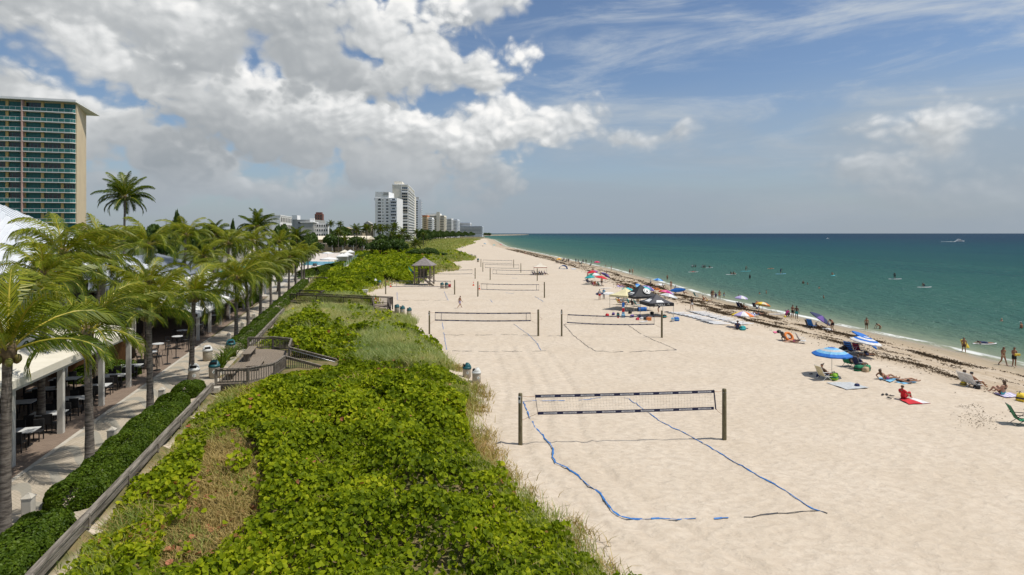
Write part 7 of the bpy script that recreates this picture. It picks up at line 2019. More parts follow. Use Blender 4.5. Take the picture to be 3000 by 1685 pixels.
# ------------------------------------------------------------------ umbrellas
UM = [(1418, 719, ['sky'], 1.3, 2.2, (0, 25), 'light blue umbrella on the far upper beach'), (1447.5, 725, ['teal', 'aqua'], 1.3, 2.2, (0, 0), 'teal umbrella by the far weed line'), (1467, 722, ['red', 'pink'], 1.2, 2.0, (0, 0), 'small red umbrella far off at the water line'),
      (1639, 772, ['orange', 'yellow'], 1.0, 2.0, (0, -10), 'orange and yellow umbrella beside the far water-edge crowd'), (1749, 781, ['magenta', 'red'], 1.2, 2.0, (0, 0), 'bright pink-red umbrella standing alone near the water'),
      (1739, 824, ['red', 'red', 'red', 'purple'], 1.3, 2.5, (0, -8), 'red umbrella topmost in the colourful umbrella cluster'), (1762, 826, ['purple', 'navy'], 1.25, 2.2, (10, 30), 'purple umbrella tilted seaward in the colourful cluster'), (1742, 831, ['green', 'white', 'white', 'teal'], 1.25, 2.3, (0, 0), 'green and white umbrella in the middle of the cluster'),
      (1730, 834, ['teal'], 1.1, 1.95, (0, -6), 'plain teal umbrella on the left of the colourful cluster'), (1757, 836, ['red'], 1.35, 2.0, (0, 10), 'plain red umbrella at the front right of the cluster'),
      (1835, 880, ['teal', 'aqua'], 1.15, 2.05, (0, 14), 'teal umbrella tilted behind the yellow tent'), (1861, 862, ['sky', 'blue'], 1.15, 2.0, (40, 16), 'blue umbrella tipped steeply, behind the tents'), (1890, 868, ['lilac', 'purple'], 1.25, 1.9, (8, 14), 'lilac umbrella behind the black tent'), (1886, 884, ['aqua', 'teal'], 1.2, 2.4, (0, 0), 'aqua umbrella peeking over the yellow tent'),
      (1947, 885, ['sky', 'lime', 'yellow', 'orange', 'red', 'pink', 'magenta', 'lilac'], 1.3, 1.95, (-4, 12), 'rainbow umbrella right of the black tents'), (1954, 893, ['white', 'palegrey'], 1.4, 1.75, (0, 12), 'white umbrella behind the charcoal tent'),
      (1927, 838, ['sky', 'blue'], 1.15, 1.75, (0, 4), 'light blue umbrella at the water edge behind the tents'), (2170, 900, ['white', 'lilac', 'lilac'], 1.05, 1.9, (0, 4), 'white and lilac patterned umbrella near the water'), (2232, 914, ['orange', 'yellow', 'cream'], 1.15, 1.55, (0, 14), 'orange and yellow umbrella near the water'),
      (2176, 961, ['lilac', 'white', 'pink', 'yellow', 'lilac', 'white', 'orange', 'lilac'], 1.25, 1.90, (0, 3), 'pastel patchwork umbrella over the man in blue'), (2384, 957, ['navy', 'navy', 'purple'], 1.4, 1.75, (26, 24), 'navy umbrella with white edge tipped by the wind'),
      (2498, 1033, ['blue'], 1.3, 2.0, (30, 24), 'bright blue umbrella tipped over beside the striped one')]
for (u, v, c, r_, h, t, lab) in UM: umbrella(G(u, v), lab, c, r_, h, t, (u % 7) * .1)
umbrella(G(2527, 1046), 'blue and white ring-striped umbrella', ['white', 'blue'], 1.25, 1.85, (6, 8), .2, 'ring')
umbrella(G(2437, 1101), 'big blue umbrella with pale middle bands over the lone sunbather', ['blue', 'sky', 'palegrey', 'sky', 'blue'], 1.35, 2.12, (0, 0), .2, 'ring', .50)
o = thing('sun_shelter', 'small blue and white dome sun shelter on the open sand', 'sun shelter', G(1650, 788), .2)
mb = MB(); n = 12; m = 5
vs = [(1.25 * math.cos(math.pi * k / n), -.7 + 1.4 * j / m, 1.25 * math.sin(math.pi * k / n) * (1 - .35 * (j / m) ** 2)) for j in range(m + 1) for k in range(n + 1)]
fs = [(j * (n + 1) + k, j * (n + 1) + k + 1, (j + 1) * (n + 1) + k + 1, (j + 1) * (n + 1) + k) for j in range(m) for k in range(n)]
mb.v, mb.f, mb.m = vs, fs, [0 if (i % n) < 7 else 1 for i in range(len(fs))]; mb.build('dome', [cm('blue'), cm('palegrey')], o)
mb = MB(); mb.box((0, 0, .03), (2.4, 1.4, .04)); mb.build('groundsheet', cm('sky'), o)

# ------------------------------------------------------------------ chairs, towels, bags by the water (nearest last)
for i, (u, v) in enumerate(((1370, 697), (1373, 701), (1376, 705))): beach_chair(G(u, v), -90, 'blue beach lounger far up the beach, %s of three' % ('farthest', 'middle', 'nearest')[i], 'navy', 2.0, group='blue loungers far up the beach')
for (u, v, rz, c, lab) in ((1410, 722, -90, 'black', 'dark chair under the far light blue umbrella'), (1444, 725, -90, 'black', 'dark chair under the far teal umbrella'), (1563, 806, -90, 'navy', 'navy chair under the beige tent, leftmost'), (1572, 806, -80, 'charcoal', 'dark chair under the beige tent, second from left'),
      (1583, 805, -80, 'teal', 'teal-grey chair in the middle under the beige tent'), (1592, 806, -70, 'navy', 'navy chair at the right under the beige tent'), (1631, 771, -90, 'black', 'dark chair by the orange and yellow umbrella'), (1724, 831, -60, 'navy', 'navy chair left front of the colourful umbrellas'), (1748, 838, -60, 'orange', 'orange chair before the colourful umbrellas'), (1758, 839, -70, 'green', 'green chair before the colourful umbrellas'),
      (1811, 877, -70, 'blue', 'blue chair left of the yellow tent'), (1832, 880, -80, 'navy', 'navy chair behind the yellow tent'), (1816, 893, -80, 'yellow', 'yellow chair left of the yellow tent'), (1868, 898, -80, 'teal', 'teal chair in the shade of the yellow tent'), (2041, 872, -80, 'teal', 'small teal chair on the weed line'),
      (2168, 903, -70, 'navy', 'navy chair under the white and lilac umbrella'), (2178, 905, -70, 'brown', 'brown chair beside the navy one under the lilac umbrella'), (2214, 904, -60, 'navy', 'small navy chair behind the orange umbrella'), (2313, 927, -70, 'palegrey', 'pale chair in the standing group by the water')):
    beach_chair(G(u, v), rz, lab, c, 1.05)
beach_chair(G(2379, 961), -60, 'royal blue tall-backed chair under the navy umbrella', 'blue', 1.25); beach_chair(G(2372, 958), -70, 'dark chair behind the royal blue one', 'black', 1.0)
beach_chair(G(2350, 1006), -100, 'white-framed pale chair with orange towel, seen from behind', 'palegrey', 1.05, M_WHITE, striped='white')
beach_chair(G(2303, 998), -75, 'low reclined chair under the couple with the orange ring', 'charcoal', 1.0)
beach_chair(G(2494, 1036), -60, 'navy striped beach chair seen from behind, below the tipped blue umbrella', 'navy', 1.25, striped='blue'); beach_chair(G(2517, 1035), -65, 'red and navy beach chair right of the navy striped one', 'red', 1.1, striped='navy')
beach_chair(G(2489, 1074), -70, 'dark green chair left of the green bags', 'green', 1.1, M_BLKM); beach_chair(G(2520, 1081), -75, 'navy chair behind the green bags', 'navy', 1.1)
beach_chair(G(2416, 1112), -75, 'pale yellow chair under the big blue umbrella', 'cream', 1.1, M_WHITE)
beach_chair(G(2834, 1130), -80, 'white reclining beach chair, left of the pair', 'white', 1.1, M_WHITE); beach_chair(G(2855, 1136), -80, 'white reclining beach chair, right of the pair', 'white', 1.1, M_WHITE)
beach_chair(G(2996, 1246), -110, 'dark green folding chair cut by the right photo edge', 'green', 1.15, M_BLKM)
towel([(2421, 1123), (2481, 1143), (2546, 1138), (2491, 1121)], 'pale grey-white blanket spread below the big blue umbrella', 'palegrey', None, 2, 'blanket')
towel([(2570, 1109), (2608, 1121), (2636, 1110), (2600, 1107)], 'bright blue towel under the woman propped on her elbows', 'sky', None, 3)
towel([(2622, 1121), (2648, 1127), (2687, 1121), (2668, 1116)], 'light blue towel under the person lying flat', 'sky', None, 4)
towel([(2635, 1171), (2663, 1186), (2727, 1184), (2675, 1168)], 'red towel with white lettered end', 'red', ('white', 'end'), 5)
towel([(2912, 1153), (2945, 1166), (2990, 1165), (2960, 1152)], 'lilac and white towel under the long-haired woman', 'lilac', ('white', 'st'), 6)
towel([(2408, 964), (2425, 971), (2442, 968), (2427, 962)], 'white towel beside the stooping man', 'white', None, 7); towel([(2200, 917), (2206, 924), (2230, 925), (2222, 919)], 'blue and white striped towel under the reclining man', 'white', ('blue', 'st'), 8)
towel([(2264, 973), (2270, 977), (2280, 976), (2274, 972)], 'small pink towel on the sand', 'pink', None, 9); towel([(1911, 846), (1922, 851), (1938, 850), (1925, 845)], 'orange towel by the water behind the tents', 'orange', None, 10)
towel([(1920, 833), (1936, 837), (1948, 835), (1935, 831)], 'white towel under the water-edge umbrella', 'white', None, 11); towel([(1672, 787), (1678, 790), (1690, 789), (1684, 786)], 'pale towel right of the dome shelter', 'palegrey', None, 12)
towel([(1805, 838), (1815, 842), (1836, 840), (1826, 836)], 'lilac towel of the lying couple', 'lilac', None, 13)
for (u, v, c, sc, c2, lab) in ((2282, 976, 'black', .9, None, 'black bag beside the small pink towel'), (2291, 979, 'navy', .7, None, 'small navy bag beside the black one'), (2444, 1112, 'lime', 1.35, 'green', 'big lime green bag by the pale yellow chair'), (2397, 1104, 'navy', .6, None, 'small blue bundle in the shade of the big blue umbrella'),
      (2517, 1087, 'green', 1.3, 'black', 'green and black cool bag, left of two'), (2540, 1086, 'green', 1.25, 'black', 'green and black cool bag, right of two'), (2536, 1090, 'tan', 1.1, None, 'straw-coloured bag between the green cool bags'), (2470, 1034, 'black', 1.5, 'white', 'big black bag with white cloth on top'), (2536, 1040, 'black', 1.0, None, 'dark bag right of the red chair'),
      (2991, 1174, 'yellow', 1.4, 'charcoal', 'yellow and grey bag at the right photo edge'), (2511, 1133, 'navy', .6, None, 'small navy bag on the pale blanket'), (2823, 1129, 'yellow', .8, 'navy', 'small yellow bag behind the white chairs'), (2862, 1139, 'black', .8, None, 'black bag below the white chairs'),
      (2176, 967, 'teal', 1.25, 'aqua', 'round teal bag beside the man in blue'), (2300, 930, 'yellow', .6, None, 'small yellow bag near the woman in magenta'), (2218, 905, 'navy', .7, None, 'blue bag behind the orange umbrella')):
    bag(G(u, v), u % 50, lab, c, sc, c2)
for i, (u, v) in enumerate(((2376, 1098), (2586, 1159), (2598, 1158), (2605, 1169), (2612, 1162))):
    o = thing('sandal', ('dark sandal alone left of the big blue umbrella', 'dark sandal on the sand left of the red towel, left one', 'dark sandal on the sand left of the red towel, upper one', 'dark sandal on the sand left of the red towel, lower one', 'small dark sandal nearest the person in red')[i], 'sandal', up(G(u, v), .05), i * .7, 'sandals on the sand')
    mb = MB(); mb.lathe([(.16, 0), (.17, .03)], 12, sx=1, sy=.42); mb.build('sole', M_BLACK, o); mb = MB(); mb.tube([(.02, -.07, .03), (.09, 0, .08), (.02, .07, .03)], .014, 5); mb.build('strap', M_BLKM, o)
def ring(p, label, col, r_=.42):
    o = thing('swim_ring', label, 'swim ring', p, 0, None, (R(55), 0, R(20))); mb = MB(); n = 20; k = 8; t = .13
    vs = [((r_ + t * math.cos(b)) * math.cos(a), (r_ + t * math.cos(b)) * math.sin(a), t * math.sin(b)) for a in [2 * math.pi * i / n for i in range(n)] for b in [2 * math.pi * j / k for j in range(k)]]
    mb.add(vs, [(i * k + j, ((i + 1) % n) * k + j, ((i + 1) % n) * k + (j + 1) % k, i * k + (j + 1) % k) for i in range(n) for j in range(k)]); mb.build('tube', cm(col), o, smooth=True)
    mb = MB(); mb.tube([(r_ + .13, 0, 0), (r_ + .16, 0, .02)], .02, 6); mb.build('valve', M_WHITE, o)
ring(up(G(2311, 1000), .45), 'orange swim ring leaning on the reclining couple', 'orange')

# ------------------------------------------------------------------ people on the sand
A = -90
PEOPLE = [
 ('walk', 1347, 903, -60, 'shirtless man in white patterned trunks walking alone across the courts', 1, {'shorts': 'lilac'}, 'brown', 0, 1.03),
 ('stand', 1756.5, 879, 200, 'person in pale shirt and red shorts carrying a board, left of the pair', 0, {'shirt': 'palegrey', 'shorts': 'red'}, 'blond', 0, 1.0), ('stand', 1769, 876, 150, 'person in pale blue shirt and grey trousers, right of the board-carrying pair', 0, {'shirt': 'sky', 'trousers': 'grey'}, 'brown', 0, 1.0),
 ('stand', 1763, 838, 30, 'man in dark shorts standing with his back turned at the colourful umbrellas', 1, {'shorts': 'black'}, 'black', 0, 1.0), ('chair', 1748, 838, -60, 'person in white sitting in the orange chair', 1, {'shirt': 'white'}, 'brown', 0, 1.0), ('chair', 1724, 831, -60, 'person in navy sitting left of the umbrellas', 1, {'shirt': 'navy'}, 'black', 0, 1.0),
 ('sit', 1735, 834, -40, 'person sitting on the sand under the teal umbrella', 0, {'briefs': 'black'}, 'brown', 1, 1.0), ('sit', 1740, 838, -120, 'person in pink sitting under the green and white umbrella', 0, {'shirt': 'pink'}, 'blond', 0, .95), ('stand', 1722, 822, 150, 'person standing at the left of the colourful umbrellas', 1, {'shorts': 'navy'}, 'black', 0, .95),
 ('stand', 1777, 812, 100, 'person in bright yellow shorts standing behind the umbrella cluster', 1, {'shorts': 'yellow'}, 'black', 0, 1.0), ('sit', 1759, 806, -90, 'person sitting just seaward of the umbrella cluster', 1, {'briefs': 'navy'}, 'black', 0, 1.0),
 ('recline', 1813, 837, -80, 'reclining person on a lilac towel, upper body raised', 1, {'briefs': 'pink'}, 'brown', 1, 1.0), ('lie', 1824, 840, -85, 'person lying flat on the lilac towel', 1, {'briefs': 'navy'}, 'brown', 0, 1.0),
 ('stand', 1790.6, 795, -100, 'dark-haired woman in dark swimsuit standing at the weed line', 1, {'briefs': 'black', 'bra': 'black'}, 'black', 1, 1.05), ('stand', 1845, 804, 160, 'person walking the wet sand, left of a pair', 1, {'shorts': 'brown'}, 'brown', 0, .98), ('stand', 1853, 805, 170, 'taller person walking the wet sand, right of a pair', 0, {'briefs': 'tan'}, 'blond', 0, 1.06),
 ('sit', 1538.7, 745, -90, 'person in red sitting alone by the far weed line', 1, {'shirt': 'red'}, 'brown', 0, 1.1), ('sit', 1842, 845, -80, 'person sitting behind the tipped blue umbrella, left', 1, {'shirt': 'brown'}, 'brown', 1, 1.0), ('sit', 1848, 850, -60, 'person in red sitting behind the tipped blue umbrella', 1, {'shirt': 'red'}, 'black', 1, 1.0),
 ('chair', 1811, 877, -70, 'person in the blue chair left of the yellow tent', 1, {'shorts': 'black', 'shirt': 'charcoal'}, 'black', 0, 1.0), ('chair', 1816, 893, -80, 'person in the yellow chair left of the yellow tent', 1, {'shirt': 'orange'}, 'black', 0, 1.0), ('sit', 1828, 894, -70, 'person sitting on the sand at the yellow tent, legs drawn up', 1, {'shorts': 'brown'}, 'black', 0, 1.0),
 ('chair', 1842, 893, -80, 'person in teal sitting under the yellow tent', 1, {'shirt': 'teal'}, 'brown', 0, 1.05), ('stand', 1869, 895, 170, 'person in tan standing in the shade of the black tent', 0, {'shirt': 'tan', 'shorts': 'tan'}, 'brown', 0, 1.0), ('sit', 1852, 894, -60, 'person in dark clothes sitting deep in the tent shade', 2, {'shirt': 'black'}, 'black', 0, 1.0),
 ('bend', 1929, 916, 60, 'person bending forward under the charcoal tent', 0, {'shorts': 'navy', 'shirt': 'navy'}, 'brown', 0, 1.0), ('crouch', 1848, 852, -90, 'person crouching between the umbrellas behind the tents', 1, {'shorts': 'navy'}, 'black', 0, 1.0), ('sit', 1872, 852, -90, 'person in dark top sitting on the weed line behind the tents', 1, {'shirt': 'black'}, 'black', 1, 1.0),
 ('stand', 1906, 836, 0, 'child standing at the water behind the tents', 0, {'shirt': 'palegrey', 'shorts': 'navy'}, 'brown', 0, .75), ('recline', 1919, 846, -80, 'person reclining on the orange towel', 1, {'briefs': 'navy', 'bra': 'navy'}, 'black', 1, 1.05), ('sit', 1943, 842, -90, 'person in white top sitting at the water edge', 2, {'shirt': 'palegrey'}, 'black', 0, .95),
 ('stand', 1966, 847, 160, 'tall woman in orange-tan swimsuit standing at the water edge', 1, {'briefs': 'orange', 'bra': 'orange'}, 'blond', 1, 1.05), ('stand', 1979, 864, 170, 'person in white top carrying the big blue board', 1, {'shirt': 'white', 'shorts': 'navy'}, 'black', 0, 1.05), ('sit', 2004, 862, -100, 'dark-haired person sitting on the wet sand right of the blue board', 1, {'briefs': 'navy'}, 'black', 1, 1.0),
 ('walk', 2026.6, 908, 175, 'man in black shirt and white shorts walking at the board rows', 1, {'shirt': 'black', 'shorts': 'white'}, 'brown', 0, 1.08), ('sit', 2061, 879, -90, 'person sitting on the weed line, left of one lying', 1, {'briefs': 'orange'}, 'black', 0, 1.0), ('prone', 2070, 883, 95, 'person lying face down on the weed line', 1, {'briefs': 'yellow'}, 'black', 0, 1.0),
 ('walk', 2089, 876, 160, 'bather with tanned back walking along the foam, left of the pair', 1, {'briefs': 'tan'}, 'brown', 0, 1.02), ('stand', 2108, 878, 170, 'bather standing in the foam, right of the pair', 1, {'briefs': 'orange'}, 'brown', 0, 1.02), ('walk', 2121, 874, -90, 'child in blue trunks splashing at the water edge', 1, {'shorts': 'blue'}, 'brown', 0, .72),
 ('chair', 2168, 903, -70, 'person in dark blue in the chair under the lilac umbrella', 1, {'shirt': 'navy', 'shorts': 'magenta'}, 'brown', 1, 1.0), ('sit', 2181, 906, -80, 'shirtless person sitting beside the lilac umbrella chairs', 1, {'shorts': 'brown'}, 'black', 0, 1.0),
 ('bend', 2224, 908, 60, 'tanned man stooping behind the orange umbrella', 1, {'shorts': 'brown', 'cap': 'white'}, None, 0, 1.05), ('recline', 2219, 923, -75, 'shirtless man in navy trunks reclining on a striped towel', 1, {'shorts': 'navy'}, 'black', 0, 1.05),
 ('crouch', 2305, 928, -60, 'person in magenta top crouching in the standing group', 1, {'shirt': 'magenta', 'trousers': 'black'}, 'black', 0, 1.1), ('hold', 2322, 931, 190, 'standing person in dark suit holding something yellow', 1, {'shorts': 'black', 'bra': 'charcoal'}, 'black', 0, 1.08), ('stand', 2334, 935, 160, 'slim dark standing person in teal shorts', 2, {'shorts': 'teal'}, 'black', 0, 1.1),
 ('sit', 2161, 966, -20, 'man in blue shirt sitting with his back turned under the pastel umbrella', 1, {'shirt': 'navy', 'shorts': 'charcoal'}, 'black', 0, 1.12), ('recline', 2400, 962, -75, 'dark person reclining by the royal blue chair', 2, {'briefs': 'black', 'shirt': 'brown'}, 'black', 0, 1.05), ('bend', 2438, 970, 120, 'shirtless man in black shorts stooping over the white towel', 1, {'shorts': 'black'}, 'black', 0, 1.08),
 ('recline', 2308, 1000, -85, 'person in dark clothes lying back beside the orange ring', 1, {'shirt': 'charcoal', 'shorts': 'navy'}, 'brown', 0, 1.05), ('lie', 2324, 1004, 100, 'person lying flat with dark hair towards the pale chair', 0, {'briefs': 'pink', 'bra': 'pink'}, 'black', 1, 1.05),
 ('sit', 2477, 1034, -70, 'person sitting beside the big black bag', 2, {'shirt': 'black'}, 'black', 0, 1.0), ('lie', 2534, 1043, -75, 'person stretched out in front of the red chair, bare legs showing', 1, {'shorts': 'navy'}, 'brown', 0, 1.0),
 ('chair', 2489, 1074, -70, 'blond person in black in the dark green chair', 0, {'shirt': 'black'}, 'tan', 0, 1.08), ('chair', 2520, 1081, -75, 'person in navy top in the chair behind the green bags', 1, {'shirt': 'navy'}, 'brown', 0, 1.08), ('chair', 2416, 1112, -75, 'person in dark cap sitting under the big blue umbrella', 1, {'shorts': 'navy', 'shirt': 'brown', 'cap': 'black'}, None, 0, 1.08),
 ('recline', 2596, 1113, -80, 'woman with long brown hair propped on her elbows on the blue towel', 1, {'briefs': 'pink', 'bra': 'brown'}, 'brown', 1, 1.12), ('lie', 2655, 1121, -82, 'person lying flat on the light blue towel in dark swimwear', 1, {'briefs': 'black', 'bra': 'black'}, 'brown', 1, 1.08),
 ('sit', 2647, 1170, -70, 'hunched person in red top sitting on the red towel', 1, {'shirt': 'red', 'trousers': 'red'}, 'brown', 0, .98), ('chair', 2834, 1130, -80, 'brown-haired woman leaning forward in the left white chair', 1, {'shirt': 'white'}, 'brown', 1, 1.1), ('chair', 2855, 1136, -80, 'person with tanned bare legs in the right white chair', 1, {'shorts': 'charcoal'}, 'black', 0, 1.1),
 ('sit', 2937, 1158, 15, 'long-haired woman seen from behind sitting on the lilac and white towel', 0, {'briefs': 'aqua'}, 'brown', 1, 1.15)]
for (po, u, v, rz, lab, sk, we, ha, lo, sc) in PEOPLE:
    p = G(u, v)
    if po in ('sit', 'recline', 'lie', 'prone'): p = up(p, .05)
    person(po, p, rz, lab, sk, we, ha, bool(lo), sc)
for i in range(6): person('chair', G(1562 + i * 7, 806 - .3 * (i % 2)), A, 'person seated in the shade of the beige tent, %s from the left' % ordn[i], i % 3, {'shirt': ('navy', 'teal', 'black', 'blue', 'charcoal', 'purple')[i], 'shorts': 'navy'}, 'black', False, 1.05, 'people under the beige tent')
sc_ = [(1648, 766, 'sit'), (1652, 768, 'stand'), (1657, 769, 'sit'), (1661, 770, 'stand'), (1666, 771, 'stand'), (1687, 771, 'stand'), (1694, 773, 'stand'), (1699, 774, 'sit'), (1703, 774, 'crouch'), (1708, 773, 'stand'), (1717, 772, 'stand'), (1733, 777, 'stand'), (1730, 779, 'sit')]
for i, (u, v, po) in enumerate(sc_):
    person(po, G(u, v), 40 * i, '%s person in the dark far crowd at the water edge' % ('standing' if po == 'stand' else 'low-sitting'), (2, 1, 2, 2, 1)[i % 5], {'shirt': ('black', 'navy', 'charcoal', 'brown')[i % 4], 'shorts': ('navy', 'black', 'teal')[i % 3]}, 'black', False, 1.08, 'far crowd at the water edge, ' + ('standing' if po == 'stand' else 'sitting'))
for i, (u, v) in enumerate(((1630, 771), (1635, 772), (1644, 773))): person('chair' if i == 0 else 'sit', up(G(u, v), .04), A, 'dark seated person by the orange and yellow umbrella, %s of three' % ('left', 'middle', 'right')[i], 2, {'shirt': 'black'}, 'black', False, 1.1)
person('sit', G(1414, 722), A, 'tiny person sitting under the far light blue umbrella', 1, {'shirt': 'brown'}, 'black'); person('sit', up(G(1774, 781), -.15), 60, 'bather sitting in the foam right of the bright pink-red umbrella', 1, {'shorts': 'navy'}, 'black')
# carried boards
p = G(1981, 864); surfboard(up(p, 0.95) + Vector((.25, -.30, 0)), 0, 'big bright blue board carried on its side along the water', 2.95, .80, 'blue', None, (R(82), R(-3), R(6)), None, False, 'paddle_board')
p = G(1760, 878); surfboard(up(p, .95) + Vector((-.3, -.25, 0)), 0, 'dark board under the arm of the left carrier', 1.7, .5, 'navy', None, (R(70), 0, R(40)), None, False); surfboard(up(G(1772, 876), .85) + Vector((.75, -.2, 0)), 0, 'white and aqua board carried by the right carrier, tail out', 2.3, .5, 'white', 'aqua', (R(60), R(2), R(5)), None, False)
surfboard(up(G(1776, 846), .05), 5, 'white board lying behind the board-carrying pair', 2.3, .5, 'white', None, None, None, False)
surfboard(up(G(2276, 922), .03), -8, 'red-edged white board at the foam by the standing group', 2.2, .55, 'white', 'red', None, None, False)
# ------------------------------------------------------------------ in the water
def bather(u, v, depth, pose, rz, label, skin=1, wear=None, hair='brown', sc=1.0, long=False, grp=None):
    p = W(u, v); p.z = WATER_Z - depth * sc; return person(pose, p, rz, label, skin, wear, hair, long, sc, grp)
person('walk', up(W(2824, 1031), -.12), 150, 'child with yellow bodyboard in the shallows', 1, {'shorts': 'brown'}, 'brown', False, .95)
surfboard(up(W(2820, 1021), .30) + Vector((-.1, -.35, .25)), 0, 'yellow bodyboard held by the child in the shallows', 1.1, .55, 'yellow', 'lime', (R(70), R(50), R(-10)), None, False, 'bodyboard')
person('walk', up(W(2939, 1071), -.05), 178, 'woman in pale swimsuit wading ashore, left of the couple', 1, {'briefs': 'tan', 'bra': 'tan'}, 'brown', True, 1.06); person('hold', up(W(2971, 1073), -.05), 182, 'man in black shorts wading ashore with a yellow float', 1, {'shorts': 'black'}, 'brown', False, 1.06)
o = thing('float_toy', 'yellow float held by the man in black shorts', 'float', up(W(2971, 1073), 1.12) + Vector((0, -.36, 0))); mb = MB(); mb.box((0, 0, 0), (.5, .12, .20), bev=.05); mb.build('foam_body', cm('yellow'), o); mb = MB(); mb.tube([(-.26, 0, 0), (-.32, 0, .05), (-.26, 0, .1)], .015, 5); mb.build('loop', M_ROPE, o)
bather(2539, 965, .12, 'stand', 170, 'person standing in the shallows beyond the striped umbrella', 1, {'shorts': 'brown'}, 'brown', .95); bather(2577, 963, .62, 'bend', 90, 'bather bending low in the shallows', 1, {'shorts': 'tan'}, 'black', .9)
bather(1955, 820, .3, 'stand', 200, 'bather standing knee deep behind the water-edge umbrella', 1, {'shorts': 'brown'}, 'black', .95)
bather(2085, 873, .2, 'stand', 20, 'dark bather behind the pair in the foam, left', 2, {'shirt': 'black'}, 'black', .95); bather(2097, 872, .7, 'stand', 20, 'bather in blue crouched in the water behind the pair', 1, {'shirt': 'navy'}, 'black', .95)
bather(2992, 962, .95, 'stand', 20, 'bearded bather with pale cap waist deep at the right edge', 1, {'shorts': 'black', 'cap': 'palegrey'}, None, 1.1); bather(2934, 941, 1.32, 'stand', 190, 'swimmer with wet pale head near the right edge', 0, {'shorts': 'navy'}, 'tan', 1.05)
bather(2225, 861, 1.30, 'stand', 40, 'swimmer with dark head, left of a pair beyond the foam', 1, None, 'black'); bather(2245, 860, 1.02, 'stand', 60, 'swimmer chest deep, right of a pair beyond the foam', 1, None, 'brown'); bather(2353, 831, 1.05, 'stand', 10, 'swimmer in brown top, left of a pair farther out', 1, {'shirt': 'brown'}, 'brown', 1.1); bather(2366, 833, 1.30, 'stand', 90, 'swimmer showing only a dark head, right of a pair farther out', 1, None, 'black', 1.1)
bather(2400, 845, 1.25, 'stand', 30, 'lone dark-headed swimmer in mid water', 1, None, 'black', 1.05); bather(2413, 874, 1.12, 'stand', 80, 'lone red-faced swimmer nearest the shore', 1, None, 'brown'); bather(2197, 816, .65, 'stand', 20, 'bather in black rash shirt standing below the paddlers', 2, {'shirt': 'black'}, 'black', 1.05)
bather(2164, 871, 1.2, 'stand', 20, 'swimmer behind the white and lilac umbrella', 1, None, 'black')
for i, (u, v) in enumerate(((2028, 783), (2033, 783), (2038, 783), (2058, 784), (2062, 784), (2066, 784))):
    bather(u, v, .75, 'stand', 50 * i, 'bather standing in the %s group of three out by the boards' % ('left' if i < 3 else 'right'), 1 if i % 2 else 2, {'shirt': ('palegrey', 'black', 'brown')[i % 3]}, 'black', 1.05, False, 'bathers by the boards, ' + ('left' if i < 3 else 'right') + ' group')
def on_board(u, v, rz, col, pose, label, wear, skin=1, L=3.0, col2=None, paddle=False, prz=None, plabel=None, dz=.08):
    p = W(u, v); surfboard(up(p, -.02), rz, label, L, .75, col, col2, None, None, False, 'paddle_board')
    person(pose, up(p, dz), prz if prz is not None else rz - 90, plabel, skin, wear, 'black')
    if paddle:
        a = R((prz if prz is not None else rz - 90)); q = up(p, 0) + Vector((-math.sin(a) * .45, math.cos(a) * .45, 0)) + Vector((math.cos(a) * .15, math.sin(a) * .15, 0))
        o = thing('paddle', 'paddle of the ' + plabel, 'paddle', q); mb = MB(); mb.tube([(.05, 0, -.35), (-.02, 0, 1.5)], .018, 6); mb.tube([(-.1, 0, 1.5), (.08, 0, 1.5)], .02, 6); mb.build('shaft', M_BLKM, o); mb = MB(); mb.box((.06, 0, -.5), (.03, .2, .4), bev=.01); mb.build('blade', M_BLKM, o)
on_board(2185, 795, 4, 'aqua', 'paddle', 'turquoise paddle board, leftmost of the standing paddlers', {'shorts': 'brown'}, 1, 3.3, None, True, -90, 'man standing on the turquoise board')
on_board(2287, 803, 5, 'sky', 'paddle', 'sky blue paddle board in mid water', {'shirt': 'navy', 'shorts': 'navy'}, 1, 3.2, None, True, -90, 'person in navy standing on the sky blue board')
on_board(2622, 818, -8, 'white', 'paddle', 'white paddle board farther right', {'shirt': 'black', 'shorts': 'black'}, 2, 3.2, None, True, 120, 'person in black standing on the white board')
on_board(2440, 808, 40, 'aqua', 'crouch', 'aqua board seen nearly end on', {'shorts': 'tan'}, 1, 2.8, None, False, 100, 'person kneeling on the aqua board')
on_board(2708, 842, -6, 'white', 'crouch', 'white board, rightmost of the paddlers', {'shorts': 'navy', 'shirt': 'brown'}, 1, 3.0, None, False, 60, 'person kneeling on the rightmost board')
on_board(2031, 797.5, 2, 'white', 'prone', 'white board below the left group of bathers', {'shorts': 'red'}, 1, 3.2, None, False, -88, 'person in red lying on the white board')
on_board(2142, 804.5, 4, 'white', 'sit', 'white board with two riders', {'shirt': 'black'}, 1, 3.2, None, False, -80, 'rider sitting at the front of the shared board'); person('sit', up(W(2150, 804.5), .08), -80, 'rider sitting at the back of the shared board', 1, {'shirt': 'brown'}, 'black')
on_board(2078, 785, 3, 'white', 'sit', 'white board beside the right group of bathers', {'shirt': 'black'}, 2, 2.6, None, False, -80, 'dark person sitting on the board beside the right group'); on_board(2258, 788, 3, 'tan', 'prone', 'tan board with a swimmer lying on it', {'shorts': 'brown'}, 1, 2.4, None, False, -85, 'swimmer lying on the tan board')
on_board(2884, 1008, -8, 'white', 'prone', 'white surfboard in the shallows at the right', {'shirt': 'navy', 'shorts': 'navy'}, 1, 2.4, None, False, 85, 'surfer in navy lying on the white surfboard in the shallows', .06)
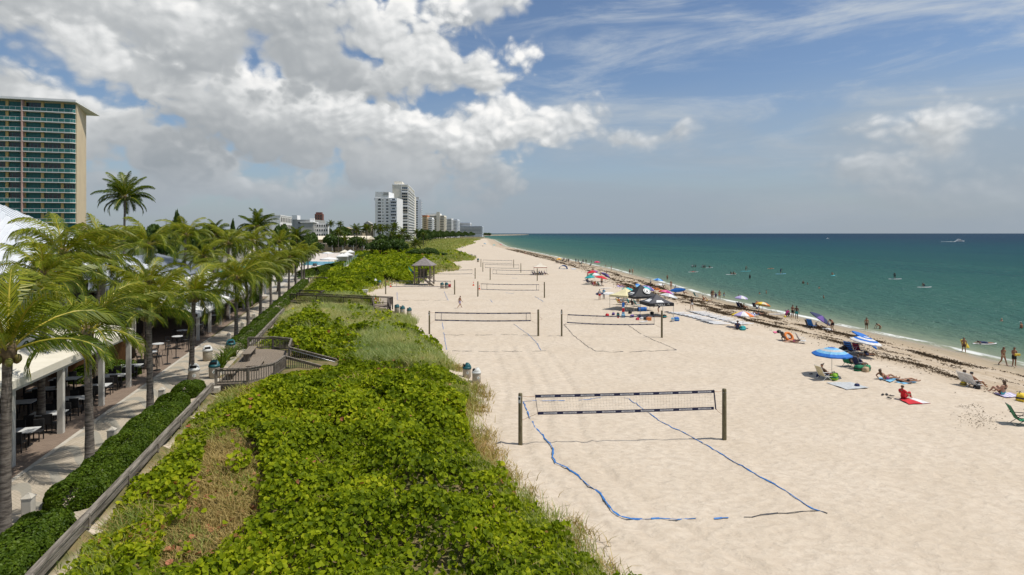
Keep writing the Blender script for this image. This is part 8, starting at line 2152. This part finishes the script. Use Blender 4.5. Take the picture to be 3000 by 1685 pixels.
# ------------------------------------------------------------------ boats
M_HULL = pmat('white_hull', (.78, .78, .77), (.72, .72, .72), .5, .35)
def boat(u, v, L, rz, label, wake):
    p = W(u, v); o = thing('motor_boat', label, 'motor boat', p, R(rz)); b = L * .14
    mb = MB(); n = 10; vs = []
    for i in range(n + 1):
        f = i / n; w_ = b * (1 - max(0, f - .45) ** 2 * 3.2); x = -L / 2 + L * f; s = .10 * L + .05 * L * f
        vs += [(x - .03 * L * (1 - f), -w_ * .6, -.3), (x, -w_, s), (x, w_, s), (x, w_ * .6, -.3)]
    fs = [(i * 4 + k, (i + 1) * 4 + k, (i + 1) * 4 + (k + 1) % 4, i * 4 + (k + 1) % 4) for i in range(n) for k in range(4)] + [(3, 2, 1, 0), (n * 4, n * 4 + 1, n * 4 + 2, n * 4 + 3)]
    mb.add(vs, fs); mb.build('hull', M_HULL, o)
    mb = MB(); mb.prism([(-L * .34, -b * .75), (L * .16, -b * .7), (L * .24, 0), (L * .16, b * .7), (-L * .34, b * .75)], L * .11, L * .21); mb.build('cabin', M_HULL, o)
    mb = MB(); mb.box((-L * .06, -b * .76, L * .165), (L * .40, .04, L * .045)); mb.box((-L * .06, b * .76, L * .165), (L * .40, .04, L * .045)); mb.build('cabin_window', M_DKGL, o)
    mb = MB(); mb.box((-L * .12, 0, L * .255), (L * .3, b * 1.2, L * .07), bev=.1); mb.box((-L * .12, 0, L * .33), (L * .26, b * 1.3, .08)); mb.build('flybridge', M_HULL, o)
    mb = MB(); mb.tube([(-L * .15, 0, L * .33), (-L * .18, 0, L * .46)], .05, 5); mb.build('mast', M_STEEL, o)
    if wake:
        r = np.random.default_rng(3); mb = MB(); a = R(rz); n = 26
        for k in range(n):
            f = k / n; c = p + Vector((-math.cos(a), -math.sin(a), 0)) * (L * .45 + wake * f); w_ = (1.6 + 1.2 * r.random()) * (1 - .6 * f) ; ln = wake / n * (.7 + .5 * r.random())
            if r.random() < .2 + .3 * f: continue
            mb.sheet([(c.x - ln / 2, c.y - w_, WATER_Z + .12), (c.x + ln / 2, c.y - w_ * .8, WATER_Z + .12), (c.x + ln / 2, c.y + w_ * .8, WATER_Z + .14), (c.x - ln / 2, c.y + w_, WATER_Z + .14)], 2, 2, lambda u_, v_: .25 * math.sin(3.14 * u_) * math.sin(3.14 * v_), .05)
        tag(mb.build('boat_wake', pmat('wake_foam', (.75, .77, .77), (.6, .64, .64), .4, .8)), 'white foam wake behind the motor yacht', 'wake', kind='stuff')
boat(2812, 708.5, 13.5, 2, 'white motor yacht speeding along near the horizon', 24)
boat(2425, 699.6, 7.5, 20, 'tiny white boat far out on the horizon', 0)
